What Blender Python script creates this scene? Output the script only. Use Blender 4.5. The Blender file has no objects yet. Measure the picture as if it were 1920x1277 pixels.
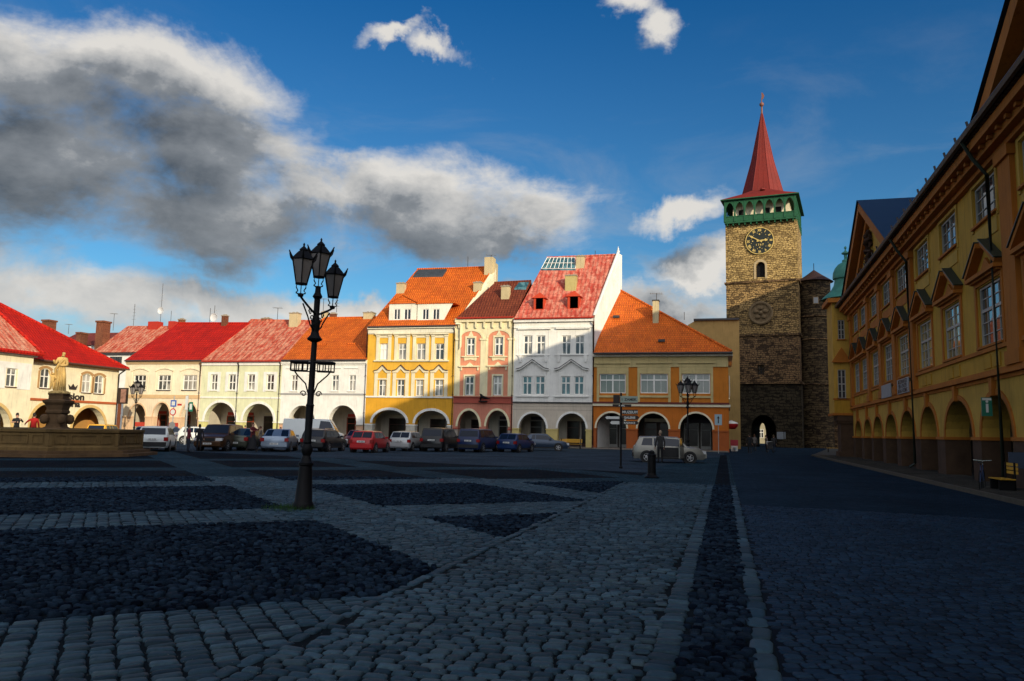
import bpy, bmesh, math, random
import numpy as np
from mathutils import Vector, Matrix
from mathutils.geometry import tessellate_polygon
random.seed(7); rng = np.random.default_rng(7)
sc = bpy.context.scene; COL = sc.collection
# ---------------- camera ----------------
FF, CX, CY, EYE = 1460.0, 960.0, 638.5, 1.6
_hy = 169.5; _p = math.atan(_hy/FF); _yaw = math.atan((1361-CX)/math.hypot(FF, _hy)); _roll = .02
_fw = Vector((-math.sin(_yaw)*math.cos(_p), math.cos(_yaw)*math.cos(_p), math.sin(_p)))
_rt = Vector((math.cos(_yaw), math.sin(_yaw), 0)); _up = _rt.cross(_fw)
RT = _rt*math.cos(_roll)+_up*math.sin(_roll); UP = _up*math.cos(_roll)-_rt*math.sin(_roll)
cd = bpy.data.cameras.new('camera'); cam = bpy.data.objects.new('camera', cd); COL.objects.link(cam)
M = Matrix((RT, UP, -_fw)).transposed().to_4x4(); M.translation = (0, 0, EYE); cam.matrix_world = M
cd.sensor_width = 36; cd.lens = 36*FF/1920; cd.clip_end = 6000; cd.clip_start = .1; sc.camera = cam
O = Vector((0, 0, EYE))
def ray(x, y): return _fw+RT*((x-CX)/FF)-UP*((y-CY)/FF)
def gnd(x, y, z=0):
    d = ray(x, y); return O+d*((z-EYE)/d.z)
def onY(x, y, Y):
    d = ray(x, y); return O+d*(Y/d.y)
def onplane(x, y, P, n):
    d = ray(x, y); return O+d*((Vector(P)-O).dot(Vector(n))/d.dot(Vector(n)))
# ---------------- light ----------------
SUN_AZ, SUN_EL = math.radians(47), math.radians(15.1)   # azimuth from -Y towards +X
sd = Vector((math.sin(SUN_AZ)*math.cos(SUN_EL), -math.cos(SUN_AZ)*math.cos(SUN_EL), math.sin(SUN_EL)))
sl = bpy.data.lights.new('sun', 'SUN'); so = bpy.data.objects.new('sun', sl); COL.objects.link(so)
sl.energy = 4.5; sl.angle = math.radians(.5); sl.color = (1, .86, .62)
so.rotation_euler = sd.to_track_quat('Z', 'Y').to_euler(); so.location = (60, -60, 80)
sc.view_settings.view_transform = 'Standard'; sc.view_settings.look = 'None'
sc.view_settings.exposure = .0; sc.view_settings.gamma = 1
SKY_STR = .1
# ---------------- node helpers ----------------
class NT:
    def __init__(s, tree): s.t = tree; s.n = tree.nodes; s.l = tree.links
    def new(s, typ, **kw):
        nd = s.n.new(typ)
        for k, v in kw.items(): setattr(nd, k, v)
        return nd
    def put(s, sock, v):
        if isinstance(v, bpy.types.NodeSocket): s.l.new(v, sock)
        elif v is not None:
            if hasattr(sock.default_value, '__len__') and not hasattr(v, '__len__'): v = (v,)*len(sock.default_value)
            if hasattr(v, '__len__') and len(sock.default_value) == 4 and len(v) == 3: v = (*v, 1)
            sock.default_value = v
    def math(s, op, a, b=None, c=None, clamp=False):
        nd = s.new('ShaderNodeMath', operation=op, use_clamp=clamp); s.put(nd.inputs[0], a)
        if b is not None: s.put(nd.inputs[1], b)
        if c is not None: s.put(nd.inputs[2], c)
        return nd.outputs[0]
    def vm(s, op, a, b=None):
        nd = s.new('ShaderNodeVectorMath', operation=op); s.put(nd.inputs[0], a)
        if b is not None: s.put(nd.inputs['Scale'] if op == 'SCALE' else nd.inputs[1], b)
        return nd.outputs['Value'] if op in ('LENGTH', 'DOT_PRODUCT', 'DISTANCE') else nd.outputs[0]
    def mix(s, f, a, b, blend='MIX'):
        nd = s.new('ShaderNodeMix', data_type='RGBA', blend_type=blend); s.put(nd.inputs[0], f); s.put(nd.inputs[6], a); s.put(nd.inputs[7], b); return nd.outputs[2]
    def mixf(s, f, a, b):
        nd = s.new('ShaderNodeMix', data_type='FLOAT'); s.put(nd.inputs[0], f); s.put(nd.inputs[2], a); s.put(nd.inputs[3], b); return nd.outputs[0]
    def noise(s, vec, scale, detail=4, rough=.55, dist=0):
        nd = s.new('ShaderNodeTexNoise'); s.put(nd.inputs['Vector'], vec)
        nd.inputs['Scale'].default_value = scale; nd.inputs['Detail'].default_value = detail; nd.inputs['Roughness'].default_value = rough; nd.inputs['Distortion'].default_value = dist
        return nd
    def step(s, v, a, b, lo=0., hi=1., smooth=True):
        nd = s.new('ShaderNodeMapRange', interpolation_type='SMOOTHSTEP' if smooth else 'LINEAR')
        s.put(nd.inputs[0], v); nd.inputs[1].default_value = a; nd.inputs[2].default_value = b; nd.inputs[3].default_value = lo; nd.inputs[4].default_value = hi
        return nd.outputs[0]
    def map(s, vec, loc=(0, 0, 0), rot=(0, 0, 0), sc_=(1, 1, 1)):
        nd = s.new('ShaderNodeMapping'); s.put(nd.inputs[0], vec); nd.inputs[1].default_value = loc; nd.inputs[2].default_value = rot; nd.inputs[3].default_value = sc_
        return nd.outputs[0]
def srgb(r, g, b):
    f = lambda c: (c/255/12.92 if c <= 10 else ((c/255+.055)/1.055)**2.4)
    return (f(r), f(g), f(b))
# ---------------- world ----------------
w = bpy.data.worlds.new('World'); sc.world = w; w.use_nodes = True
N = NT(w.node_tree); N.n.clear()
out = N.new('ShaderNodeOutputWorld'); bg = N.new('ShaderNodeBackground'); N.l.new(bg.outputs[0], out.inputs[0])
bg.inputs[1].default_value = SKY_STR
sky = N.new('ShaderNodeTexSky', sky_type='NISHITA'); sky.sun_disc = False
sky.sun_elevation = SUN_EL; sky.sun_rotation = math.pi-SUN_AZ
sky.air_density = 1.0; sky.dust_density = .3; sky.ozone_density = 3
tc = N.new('ShaderNodeTexCoord'); D = tc.outputs['Generated']
sep = N.new('ShaderNodeSeparateXYZ'); N.l.new(D, sep.inputs[0])
az = N.math('ARCTAN2', sep.outputs[0], sep.outputs[1]); el = N.math('ARCSINE', sep.outputs[2])
cmb = N.new('ShaderNodeCombineXYZ'); N.l.new(az, cmb.inputs[0]); N.l.new(el, cmb.inputs[1]); AE = cmb.outputs[0]
def azel(x, y):
    d = ray(x, y).normalized(); return math.atan2(d.x, d.y), math.asin(d.z)
# cloud banks (where in the sky they stand, half-sizes, tilt)
BL = [((70, 150), 250, 90, .04), ((330, 165), 230, 75, .05), ((110, 300), 330, 150, -.05), ((400, 300), 190, 130, .1), ((470, 395), 300, 88, -.1), ((610, 360), 170, 70, -.1),
      ((760, 405), 300, 84, -.03), ((1010, 420), 125, 62, .05), ((900, 460), 260, 42, 0), ((-240, 260), 300, 220, 0),
      ((150, 545), 300, 62, .02), ((430, 560), 190, 45, .12), ((-120, 520), 260, 130, 0), ((680, 590), 220, 30, 0),
      ((1265, 405), 78, 28, -.12), ((1290, 505), 130, 42, .05), ((1200, 575), 240, 42, 0), ((815, 78), 70, 24, .25), ((740, 55), 60, 16, -.3), ((1190, 15), 80, 26, .2), ((1235, 60), 40, 40, .8), ((1050, 560), 160, 28, 0), ((1950, 600), 200, 60, 0), ((-700, 300), 350, 90, 0), ((2900, 300), 500, 90, 0)]
rad = 1/FF
warp = N.noise(D, 5.5, 7, .62, .3)
wv = N.vm('SCALE', N.vm('SUBTRACT', warp.outputs['Color'], (.5, .5, .5)), .16)
def density(vec):
    p = N.vm('ADD', vec, wv); cur = None
    for (c, a, b, t) in BL:
        ca, ce = azel(*c)
        # local angles: bigger az span per px away from the axis is ignored, blobs are loose
        q = N.vm('SUBTRACT', p, (ca, ce, 0))
        q = N.map(q, rot=(0, 0, t+_roll), sc_=(1, 1, 1))
        q = N.vm('MULTIPLY', q, (1/(a*rad*1.0), 1/(b*rad), 0))
        L = N.vm('LENGTH', q)
        cur = L if cur is None else N.math('SMOOTH_MIN', cur, L, .22)
    return N.math('SUBTRACT', 1.0, cur)
fine = N.noise(N.map(D, sc_=(1, 1, 2.0)), 7, 10, .60, .25)
fn = N.math('MULTIPLY', N.math('SUBTRACT', fine.outputs[0], .5), 2.3)
d0 = N.math('ADD', density(AE), fn)
fine2 = N.noise(N.map(N.vm('ADD', D, tuple((RT*.012+UP*.02)[i] for i in range(3))), sc_=(1, 1, 2.0)), 7, 9, .58, .25)
fn2 = N.math('MULTIPLY', N.math('SUBTRACT', fine2.outputs[0], .5), 2.0)
d1 = N.math('ADD', density(N.vm('ADD', AE, (.025, .055, 0))), fn2)
alpha = N.step(d0, -.25, .70)
dk0 = N.step(d1, -.75, 1.15, 0, 1, False)
bil = N.noise(N.map(D, sc_=(1, 1, 1.6)), 19, 6, .6, .3)
dark = N.math('POWER', N.math('ADD', dk0, N.math('MULTIPLY', N.math('SUBTRACT', bil.outputs[0], .5), .35), clamp=True), .85)
dark = N.math('MULTIPLY', dark, N.step(el, .06, .30, .50, 1))
cl = N.mix(N.step(dark, .18, .62, 0, 1, False), (7.6, 7.3, 6.8), N.mix(N.step(dark, .5, .95, 0, 1, False), (3.0, 3.15, 3.3), (.85, .98, 1.12)))
tint = N.mix(N.step(el, .03, .60, 0, 1, False), (.72, 1.12, 1.20), (.04, .60, 1.05))
skyc = N.mix(1, sky.outputs[0], tint, 'MULTIPLY')
# unseen bright cloud added behind the camera as fill light, brightest round the sun
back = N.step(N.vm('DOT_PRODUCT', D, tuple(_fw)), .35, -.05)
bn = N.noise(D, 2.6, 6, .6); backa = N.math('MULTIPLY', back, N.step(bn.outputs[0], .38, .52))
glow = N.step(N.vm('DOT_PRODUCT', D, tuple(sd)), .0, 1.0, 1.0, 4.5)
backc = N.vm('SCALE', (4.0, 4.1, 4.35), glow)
veil = N.noise(N.map(D, sc_=(1, 1, 3.2)), 3.2, 8, .62, .6)
va = N.math('MULTIPLY', N.step(veil.outputs[0], .46, .72), N.step(el, .50, .10, 0, .55, False))
skyc = N.mix(va, skyc, (4.2, 4.5, 4.8))
front = N.mix(N.math('MULTIPLY', alpha, .96), skyc, cl)
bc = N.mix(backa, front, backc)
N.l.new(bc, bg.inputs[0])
# ---------------- materials ----------------
MATS = {}
def mat(name, col, rough=.8, var=.12, vs=2.0, bump=0., bs=20., metal=0., spec=.3, streak=0., em=None, coat=0.):
    if name in MATS: return MATS[name]
    m = bpy.data.materials.new(name); m.use_nodes = True; n = NT(m.node_tree); n.n.clear()
    o = n.new('ShaderNodeOutputMaterial'); b = n.new('ShaderNodeBsdfPrincipled'); n.l.new(b.outputs[0], o.inputs[0])
    t = n.new('ShaderNodeTexCoord').outputs['Object']
    c = col
    if var:
        nz = n.noise(t, vs, 6, .6); k = n.step(nz.outputs[0], .3, .7, 1-var, 1+var*.6, False)
        c = n.vm('SCALE', (*col,)[:3], k)
        if streak:
            st = n.noise(n.map(t, sc_=(3, 3, .25)), 2.2, 5, .6); kk = n.step(st.outputs[0], .5, .75, 1, 1-streak); c = n.vm('SCALE', c, kk)
    n.put(b.inputs['Base Color'], c)
    b.inputs['Roughness'].default_value = rough; b.inputs['Metallic'].default_value = metal
    b.inputs['Specular IOR Level'].default_value = spec; b.inputs['Coat Weight'].default_value = coat
    if em: n.put(b.inputs['Emission Color'], em[0]); b.inputs['Emission Strength'].default_value = em[1]
    if bump:
        nb = n.noise(t, bs, 5, .6); bp = n.new('ShaderNodeBump'); bp.inputs['Strength'].default_value = bump; bp.inputs['Distance'].default_value = .02
        n.l.new(nb.outputs[0], bp.inputs['Height']); n.l.new(bp.outputs[0], b.inputs['Normal'])
    MATS[name] = m; return m
def plaster(name, col, streak=.24): return mat(name, col, .85, .15, .8, .25, 30, streak=streak)
def tiles(name, c1, c2, pale=None, palef=.5, su=.3, sv=.35, axis='X'):
    """clay tiles: rows along the slope (object Z) and columns along object X or Y"""
    if name in MATS: return MATS[name]
    m = bpy.data.materials.new(name); m.use_nodes = True; n = NT(m.node_tree); n.n.clear()
    o = n.new('ShaderNodeOutputMaterial'); b = n.new('ShaderNodeBsdfPrincipled'); n.l.new(b.outputs[0], o.inputs[0])
    t = n.new('ShaderNodeTexCoord').outputs['Object']; s = n.new('ShaderNodeSeparateXYZ'); n.l.new(t, s.inputs[0])
    cb = n.new('ShaderNodeCombineXYZ'); n.l.new(s.outputs[0 if axis == 'X' else 1], cb.inputs[0])
    n.l.new(n.math('MULTIPLY', s.outputs[2], 1.35), cb.inputs[1])
    br = n.new('ShaderNodeTexBrick'); n.l.new(cb.outputs[0], br.inputs['Vector'])
    n.put(br.inputs['Color1'], c1); n.put(br.inputs['Color2'], c2); n.put(br.inputs['Mortar'], tuple(x*.35 for x in c2))
    br.inputs['Scale'].default_value = 1; br.inputs['Brick Width'].default_value = su; br.inputs['Row Height'].default_value = sv; br.inputs['Mortar Size'].default_value = .02; br.inputs['Mortar Smooth'].default_value = .6
    nz = n.noise(t, .7, 6, .65); k = n.step(nz.outputs[0], .3, .7, .72, 1.15, False)
    c = n.vm('SCALE', br.outputs[0], k)
    if pale and False:
        p = n.noise(n.map(cb.outputs[0], sc_=(1, .6, 1)), 1.6, 7, .7, .6); c = n.mix(n.step(p.outputs[0], .52-palef*.18, .60), c, pale)
        f2 = n.noise(cb.outputs[0], 6, 3, .6); c = n.mix(n.step(f2.outputs[0], .52, .62, 0, .55), c, c1)
    if pale:
        p = n.noise(n.map(cb.outputs[0], rot=(0, 0, .5), sc_=(1.5, .7, 1)), 1.3, 8, .72, .4); c = n.mix(n.step(p.outputs[0], .50-palef*.16, .62), c, pale)
        f2 = n.noise(cb.outputs[0], 5, 4, .7); c = n.mix(n.step(f2.outputs[0], .50, .62, 0, .6), c, c1); c = n.mix(n.math('MULTIPLY', br.outputs['Fac'], .75), c, tuple(x*.8 for x in c1))
    n.put(b.inputs['Base Color'], c); b.inputs['Roughness'].default_value = .7; b.inputs['Specular IOR Level'].default_value = .25
    saw = n.math('FRACT', n.math('DIVIDE', n.math('MULTIPLY', s.outputs[2], 1.35), sv))
    wx = n.math('SINE', n.math('MULTIPLY', s.outputs[0 if axis == 'X' else 1], 2*math.pi/su))
    h = n.math('ADD', n.math('MULTIPLY', saw, -1), n.math('MULTIPLY', wx, .25))
    h = n.math('ADD', h, n.math('MULTIPLY', nz.outputs[0], 2))
    bp = n.new('ShaderNodeBump'); bp.inputs['Strength'].default_value = .9; bp.inputs['Distance'].default_value = .08
    n.l.new(h, bp.inputs['Height']); n.l.new(bp.outputs[0], b.inputs['Normal'])
    MATS[name] = m; return m
def rubble(name, c1, c2, mortar, bw=.75, bh=.34, dark=.35, both=True):
    """coursed rubble masonry; works on X- and Y-facing walls"""
    if name in MATS: return MATS[name]
    m = bpy.data.materials.new(name); m.use_nodes = True; n = NT(m.node_tree); n.n.clear()
    o = n.new('ShaderNodeOutputMaterial'); b = n.new('ShaderNodeBsdfPrincipled'); n.l.new(b.outputs[0], o.inputs[0])
    t = n.new('ShaderNodeTexCoord').outputs['Object']; nz0 = n.noise(t, 1.1, 3, .5)
    tw = n.vm('ADD', t, n.vm('SCALE', n.vm('SUBTRACT', nz0.outputs['Color'], (.5, .5, .5)), .5))
    s = n.new('ShaderNodeSeparateXYZ'); n.l.new(tw, s.inputs[0])
    cb = n.new('ShaderNodeCombineXYZ'); n.l.new(n.math('ADD', s.outputs[0], s.outputs[1]), cb.inputs[0]); n.l.new(s.outputs[2], cb.inputs[1])
    br = n.new('ShaderNodeTexBrick'); n.l.new(cb.outputs[0], br.inputs['Vector']); br.offset_frequency = 2; br.squash = .7; br.squash_frequency = 3
    n.put(br.inputs['Color1'], c1); n.put(br.inputs['Color2'], c2); n.put(br.inputs['Mortar'], mortar)
    br.inputs['Scale'].default_value = 1; br.inputs['Brick Width'].default_value = bw; br.inputs['Row Height'].default_value = bh
    br.inputs['Mortar Size'].default_value = .045; br.inputs['Mortar Smooth'].default_value = .5; br.inputs['Bias'].default_value = -.2
    v = n.new('ShaderNodeTexVoronoi'); n.l.new(n.map(tw, sc_=(1.5, 1.5, 3.4)), v.inputs['Vector']); v.inputs['Scale'].default_value = 1.0
    vs = n.new('ShaderNodeSeparateColor'); n.l.new(v.outputs['Color'], vs.inputs[0])
    c = n.mix(n.step(vs.outputs[0], .62, .7, 0, dark+.45), br.outputs[0], mortar)
    nz = n.noise(t, 7, 6, .7); c = n.vm('SCALE', c, n.step(nz.outputs[0], .3, .7, .6, 1.3, False))
    nz2 = n.noise(t, .35, 4, .6); c = n.vm('SCALE', c, n.step(nz2.outputs[0], .35, .65, .75, 1.15, False))
    n.put(b.inputs['Base Color'], c); b.inputs['Roughness'].default_value = .9; b.inputs['Specular IOR Level'].default_value = .15
    h = n.math('ADD', n.math('MULTIPLY', br.outputs['Fac'], -1), n.math('MULTIPLY', nz.outputs[0], .7)); h = n.math('SUBTRACT', h, n.step(vs.outputs[0], .62, .7, 0, .7))
    bp = n.new('ShaderNodeBump'); bp.inputs['Strength'].default_value = .9; bp.inputs['Distance'].default_value = .07
    n.l.new(h, bp.inputs['Height']); n.l.new(bp.outputs[0], b.inputs['Normal'])
    MATS[name] = m; return m
def glassmat(name, c1, c2, sc_=1.3, rough=.06, lo=.45, hi=.6):
    """window pane: glossy, with curtains or a dark room behind"""
    if name in MATS: return MATS[name]
    m = bpy.data.materials.new(name); m.use_nodes = True; n = NT(m.node_tree); n.n.clear()
    o = n.new('ShaderNodeOutputMaterial'); b = n.new('ShaderNodeBsdfPrincipled'); n.l.new(b.outputs[0], o.inputs[0])
    t = n.new('ShaderNodeTexCoord').outputs['Object']
    nz = n.noise(n.map(t, sc_=(1, 1, .35)), sc_, 3, .5)
    n.put(b.inputs['Base Color'], n.mix(n.step(nz.outputs[0], lo, hi), c1, c2)); b.inputs['Roughness'].default_value = rough; b.inputs['Specular IOR Level'].default_value = .9
    nb = n.noise(t, 1.5, 2, .5); bp = n.new('ShaderNodeBump'); bp.inputs['Strength'].default_value = .08; bp.inputs['Distance'].default_value = .05
    n.l.new(nb.outputs[0], bp.inputs['Height']); n.l.new(bp.outputs[0], b.inputs['Normal'])
    MATS[name] = m; return m
# ---------------- mesh builder ----------------
class MB:
    def __init__(s): s.v = []; s.f = []; s.m = []; s.cur = 0; s.sm = False
    def add(s, vs, fs):
        k = len(s.v); s.v += [tuple(x) for x in vs]; s.f += [[i+k for i in f] for f in fs]; s.m += [s.cur]*len(fs)
    def poly(s, pts): s.add(pts, [list(range(len(pts)))])
    def box(s, a, b, T=None):
        x0, y0, z0 = a; x1, y1, z1 = b
        vs = [(x, y, z) for z in (z0, z1) for y in (y0, y1) for x in (x0, x1)]
        if T: vs = [T(*p) for p in vs]
        s.add(vs, [(0, 2, 3, 1), (4, 5, 7, 6), (0, 1, 5, 4), (2, 6, 7, 3), (0, 4, 6, 2), (1, 3, 7, 5)])
    def fbox(s, fr, u0, u1, v0, v1, d0, d1): s.box((u0, v0, d0), (u1, v1, d1), fr)
    def fpoly(s, fr, pts, d0, d1, back=False):
        n = len(pts); A = [fr(u, v, d1) for u, v in pts]; B = [fr(u, v, d0) for u, v in pts]
        s.add(A+B, [list(range(n))]+([list(range(2*n-1, n-1, -1))] if back else [])+[(i, (i+1) % n, n+(i+1) % n, n+i) for i in range(n)])
    def band(s, fr, inner, outer, d0, d1):
        """strip between two open 2D polylines of the same length, extruded"""
        n = len(inner)
        for i in range(n-1):
            s.fpoly(fr, [inner[i], inner[i+1], outer[i+1], outer[i]], d0, d1)
    def plate(s, fr, outer, holes, d, rev=None, rev_h=.2):
        """flat wall with openings; rev = {edge index of outer: depth}"""
        loops = [outer]+holes
        tri = tessellate_polygon([[Vector((u, v, 0)) for u, v in l] for l in loops]); flat = [p for l in loops for p in l]
        s.add([fr(u, v, d) for u, v in flat], [list(t) for t in tri])
        for l in holes:
            for i in range(len(l)):
                a, b = l[i], l[(i+1) % len(l)]; s.poly([fr(*a, d), fr(*b, d), fr(*b, d-rev_h), fr(*a, d-rev_h)])
        for i, dep in (rev or {}).items():
            a, b = outer[i], outer[(i+1) % len(outer)]; s.poly([fr(*a, d), fr(*b, d), fr(*b, d-dep), fr(*a, d-dep)])
    def tube(s, pts, r, n=6, cap=True):
        pts = [Vector(p) for p in pts]; rs = r if isinstance(r, (list, tuple)) else [r]*len(pts); k = len(s.v); vs = []
        for i, p in enumerate(pts):
            t = (pts[min(i+1, len(pts)-1)]-pts[max(i-1, 0)]).normalized()
            a = t.cross(Vector((0, 0, 1))); a = a.normalized() if a.length > 1e-3 else Vector((1, 0, 0)); b = t.cross(a)
            for j in range(n):
                q = 2*math.pi*j/n; vs.append(p+(a*math.cos(q)+b*math.sin(q))*rs[i])
        fs = [(i*n+j, i*n+(j+1) % n, (i+1)*n+(j+1) % n, (i+1)*n+j) for i in range(len(pts)-1) for j in range(n)]
        if cap: fs += [list(range(n)), list(range((len(pts)-1)*n, len(pts)*n))]
        s.add(vs, fs)
    def lathe(s, prof, c=(0, 0, 0), n=16, T=None, ph=0):
        vs = []
        for r, z in prof:
            for j in range(n):
                q = 2*math.pi*j/n+ph; vs.append((c[0]+r*math.cos(q), c[1]+r*math.sin(q), c[2]+z))
        if T: vs = [T(*p) for p in vs]
        m = len(prof); fs = [(i*n+j, i*n+(j+1) % n, (i+1)*n+(j+1) % n, (i+1)*n+j) for i in range(m-1) for j in range(n)]
        fs += [list(range(n)), list(range((m-1)*n, m*n))]
        s.add(vs, fs)
    def build(s, name, mats, parent=None, loc=None, smooth=None, label=None, fix=True):
        if not s.v: return None
        me = bpy.data.meshes.new(name); L = Vector(parent.location) if parent is not None and parent.parent is None else Vector((0, 0, 0))
        if parent is not None and parent.parent is not None: L = Vector(parent.get('_o', (0, 0, 0)))
        if parent is None: L = Vector(loc or (0, 0, 0))
        me.from_pydata([tuple(Vector(v)-L) for v in s.v], [], s.f); me.validate()
        if not isinstance(mats, (list, tuple)): mats = [mats]
        for m in mats: me.materials.append(m)
        if len(mats) > 1 and len(me.polygons) == len(s.m): me.polygons.foreach_set('material_index', s.m)
        if fix:
            bm = bmesh.new(); bm.from_mesh(me); bmesh.ops.remove_doubles(bm, verts=bm.verts, dist=1e-5); bmesh.ops.recalc_face_normals(bm, faces=bm.faces); bm.to_mesh(me); bm.free()
        if smooth:
            me.polygons.foreach_set('use_smooth', [True]*len(me.polygons))
            try: me.set_sharp_from_angle(angle=math.radians(smooth if smooth > 1 else 40))
            except Exception: pass
        o = bpy.data.objects.new(name, me); COL.objects.link(o)
        if parent is not None: o.parent = parent; o['_o'] = tuple(L)
        else: o.location = L
        if label: o['label'] = label
        return o
def tag(o, label=None, cat=None, group=None, kind=None):
    for k, v in (('label', label), ('category', cat), ('group', group), ('kind', kind)):
        if v: o[k] = v
    return o
def thing(name, loc, label, cat, group=None):
    o = bpy.data.objects.new(name, None); COL.objects.link(o); o.location = loc; o.empty_display_size = .2
    return tag(o, label, cat, group)
def copy_tree(o, parent=None):
    c = o.copy(); COL.objects.link(c); c.parent = parent
    for ch in list(o.children): copy_tree(ch, c)
    return c
def arc(u0, u1, vs, vt, n=14):
    c, a, b = (u0+u1)/2, (u1-u0)/2, vt-vs
    return [(c-a*math.cos(math.pi*i/n), vs+b*math.sin(math.pi*i/n)) for i in range(n+1)]
def seg_arc(u0, u1, v0, rise, n=8):
    return [(u0+(u1-u0)*i/n, v0+rise*(1-(2*i/n-1)**2)) for i in range(n+1)]
# ---------------- row of houses (facades on the plane Y = YR) ----------------
YR = 77.3
def row(u, v, d): return (u, YR-d, v)
def U(px, py=740): p = onY(px, py, YR); return p.x
def V(px, py): return onY(px, py, YR).z
def R4(b):   # picture box -> wall box
    x0, y0, x1, y1 = b; return (U(x0, (y0+y1)/2), U(x1, (y0+y1)/2), V((x0+x1)/2, y1), V((x0+x1)/2, y0))
WHITEP = mat('white_paint', (.78, .76, .70), .5, .04); CREAMT = plaster('cream_trim', (.74, .66, .46), .06)
IRON = mat('black_iron', (.004, .004, .005), .6, .2, 8, spec=.18); ZINC = mat('dark_zinc', (.05, .045, .045), .5, .2)
COPPERP = mat('brown_pipe', (.10, .045, .03), .5, .2); DARKIN = mat('dark_interior', (.012, .010, .009), .9, .3)
GLC = glassmat('curtained_glass', (.055, .06, .06), (.36, .34, .30)); GLD = glassmat('dark_glass', (.012, .014, .018), (.05, .05, .05))
GLN = glassmat('net_curtain_pane', (.20, .19, .17), (.45, .42, .37), 2.2, .08, .35, .65)
GLT = glassmat('blue_glass', (.03, .09, .11), (.10, .22, .24), 2)
SHOPG = mat('shop_glass', (.022, .018, .014), .2, .6, 1.5, spec=.25)
CEIL = plaster('vault_plaster', (.55, .50, .40)); FLAG = mat('flagstones', (.20, .17, .14), .8, .3, 2)
def window(par, fr, u0, u1, v0, v1, cols=2, trans=(.62,), rec=.16, fm=None, pm=None, sill=True, mun=None, mw=.07, label=None, d=0., vm_=None):
    """casement window: frame + pane + sill; trans = heights of the cross bars, mun = thin bars per light (cols, rows)"""
    fm = fm or WHITEP; pm = pm or random.choice([GLC, GLC, GLD, GLN]); f = MB(); z = d-rec; t = mw
    f.fbox(fr, u0, u0+t, v0, v1, z-.02, z+.06); f.fbox(fr, u1-t, u1, v0, v1, z-.02, z+.06)
    f.fbox(fr, u0+t, u1-t, v0, v0+t, z-.02, z+.058); f.fbox(fr, u0+t, u1-t, v1-t, v1, z-.02, z+.058)
    iu0, iu1, iv0, iv1 = u0+t, u1-t, v0+t, v1-t
    for i in range(1, cols):
        c = u0+(u1-u0)*i/cols; f.fbox(fr, c-t*.75, c+t*.75, iv0, iv1, z-.02, z+.05)
    for k in trans:
        c = v0+(v1-v0)*k; f.fbox(fr, iu0, iu1, c-t*.7, c+t*.7, z-.02, z+.054)
    if mun:
        mc, mr = mun
        for i in range(1, mc):
            c = u0+(u1-u0)*i/mc
            if all(abs(c-(u0+(u1-u0)*j/cols)) > .03 for j in range(cols+1)): f.fbox(fr, c-.016, c+.016, iv0, iv1, z-.02, z+.03)
        for i in range(1, mr):
            c = v0+(v1-v0)*i/mr; f.fbox(fr, iu0, iu1, c-.016, c+.016, z-.02, z+.032)
    w = f.build('window', fm, par, label=label)
    p = MB(); p.poly([fr(u0+.01, v0+.01, z), fr(u1-.01, v0+.01, z), fr(u1-.01, v1-.01, z), fr(u0+.01, v1-.01, z)]); p.build('pane', pm, w, fix=False)
    if sill:
        s = MB(); s.fbox(fr, u0-.10, u1+.10, v0-.09, v0-.003, d-.05, d+.12); s.build('sill', fm if sill is True else sill, w)
    return w
def wall(par, name, m, fr, x0, x1, v0, v1, wins=(), arches=(), rev=.75, d=0., wrev=.2, label=None):
    """wall with window holes (u0,u1,v0,v1[,rise]) and arches (u0,u1,vs,vt) open at the bottom"""
    outer = [(x0, v0)]; rv = {}
    for a in sorted(arches):
        outer.append((a[0], v0)); st = len(outer)-1; outer += arc(*a); outer.append((a[1], v0))
        for i in range(st, len(outer)-1): rv[i] = rev
    outer += [(x1, v0), (x1, v1), (x0, v1)]
    holes = []
    for wn in wins:
        if len(wn) > 4 and wn[4]: holes.append([(wn[1], wn[2]), (wn[0], wn[2])]+seg_arc(wn[0], wn[1], wn[3]-wn[4], wn[4]))
        else: holes.append([(wn[0], wn[2]), (wn[1], wn[2]), (wn[1], wn[3]), (wn[0], wn[3])])
    b = MB(); b.plate(fr, outer, holes, d, rv, wrev); return b.build(name, m, par, fix=False, label=label)
def ring(b, fr, a, wd, d0, d1, legs=None, n=16):
    u0, u1, vs, vt = a; inn = arc(u0, u1, vs, vt, n); outr = arc(u0-wd, u1+wd, vs, vt+wd, n)
    if legs is not None: inn = [(u0, legs)]+inn+[(u1, legs)]; outr = [(u0-wd, legs)]+outr+[(u1+wd, legs)]
    b.band(fr, inn, outr, d0, d1)
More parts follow.
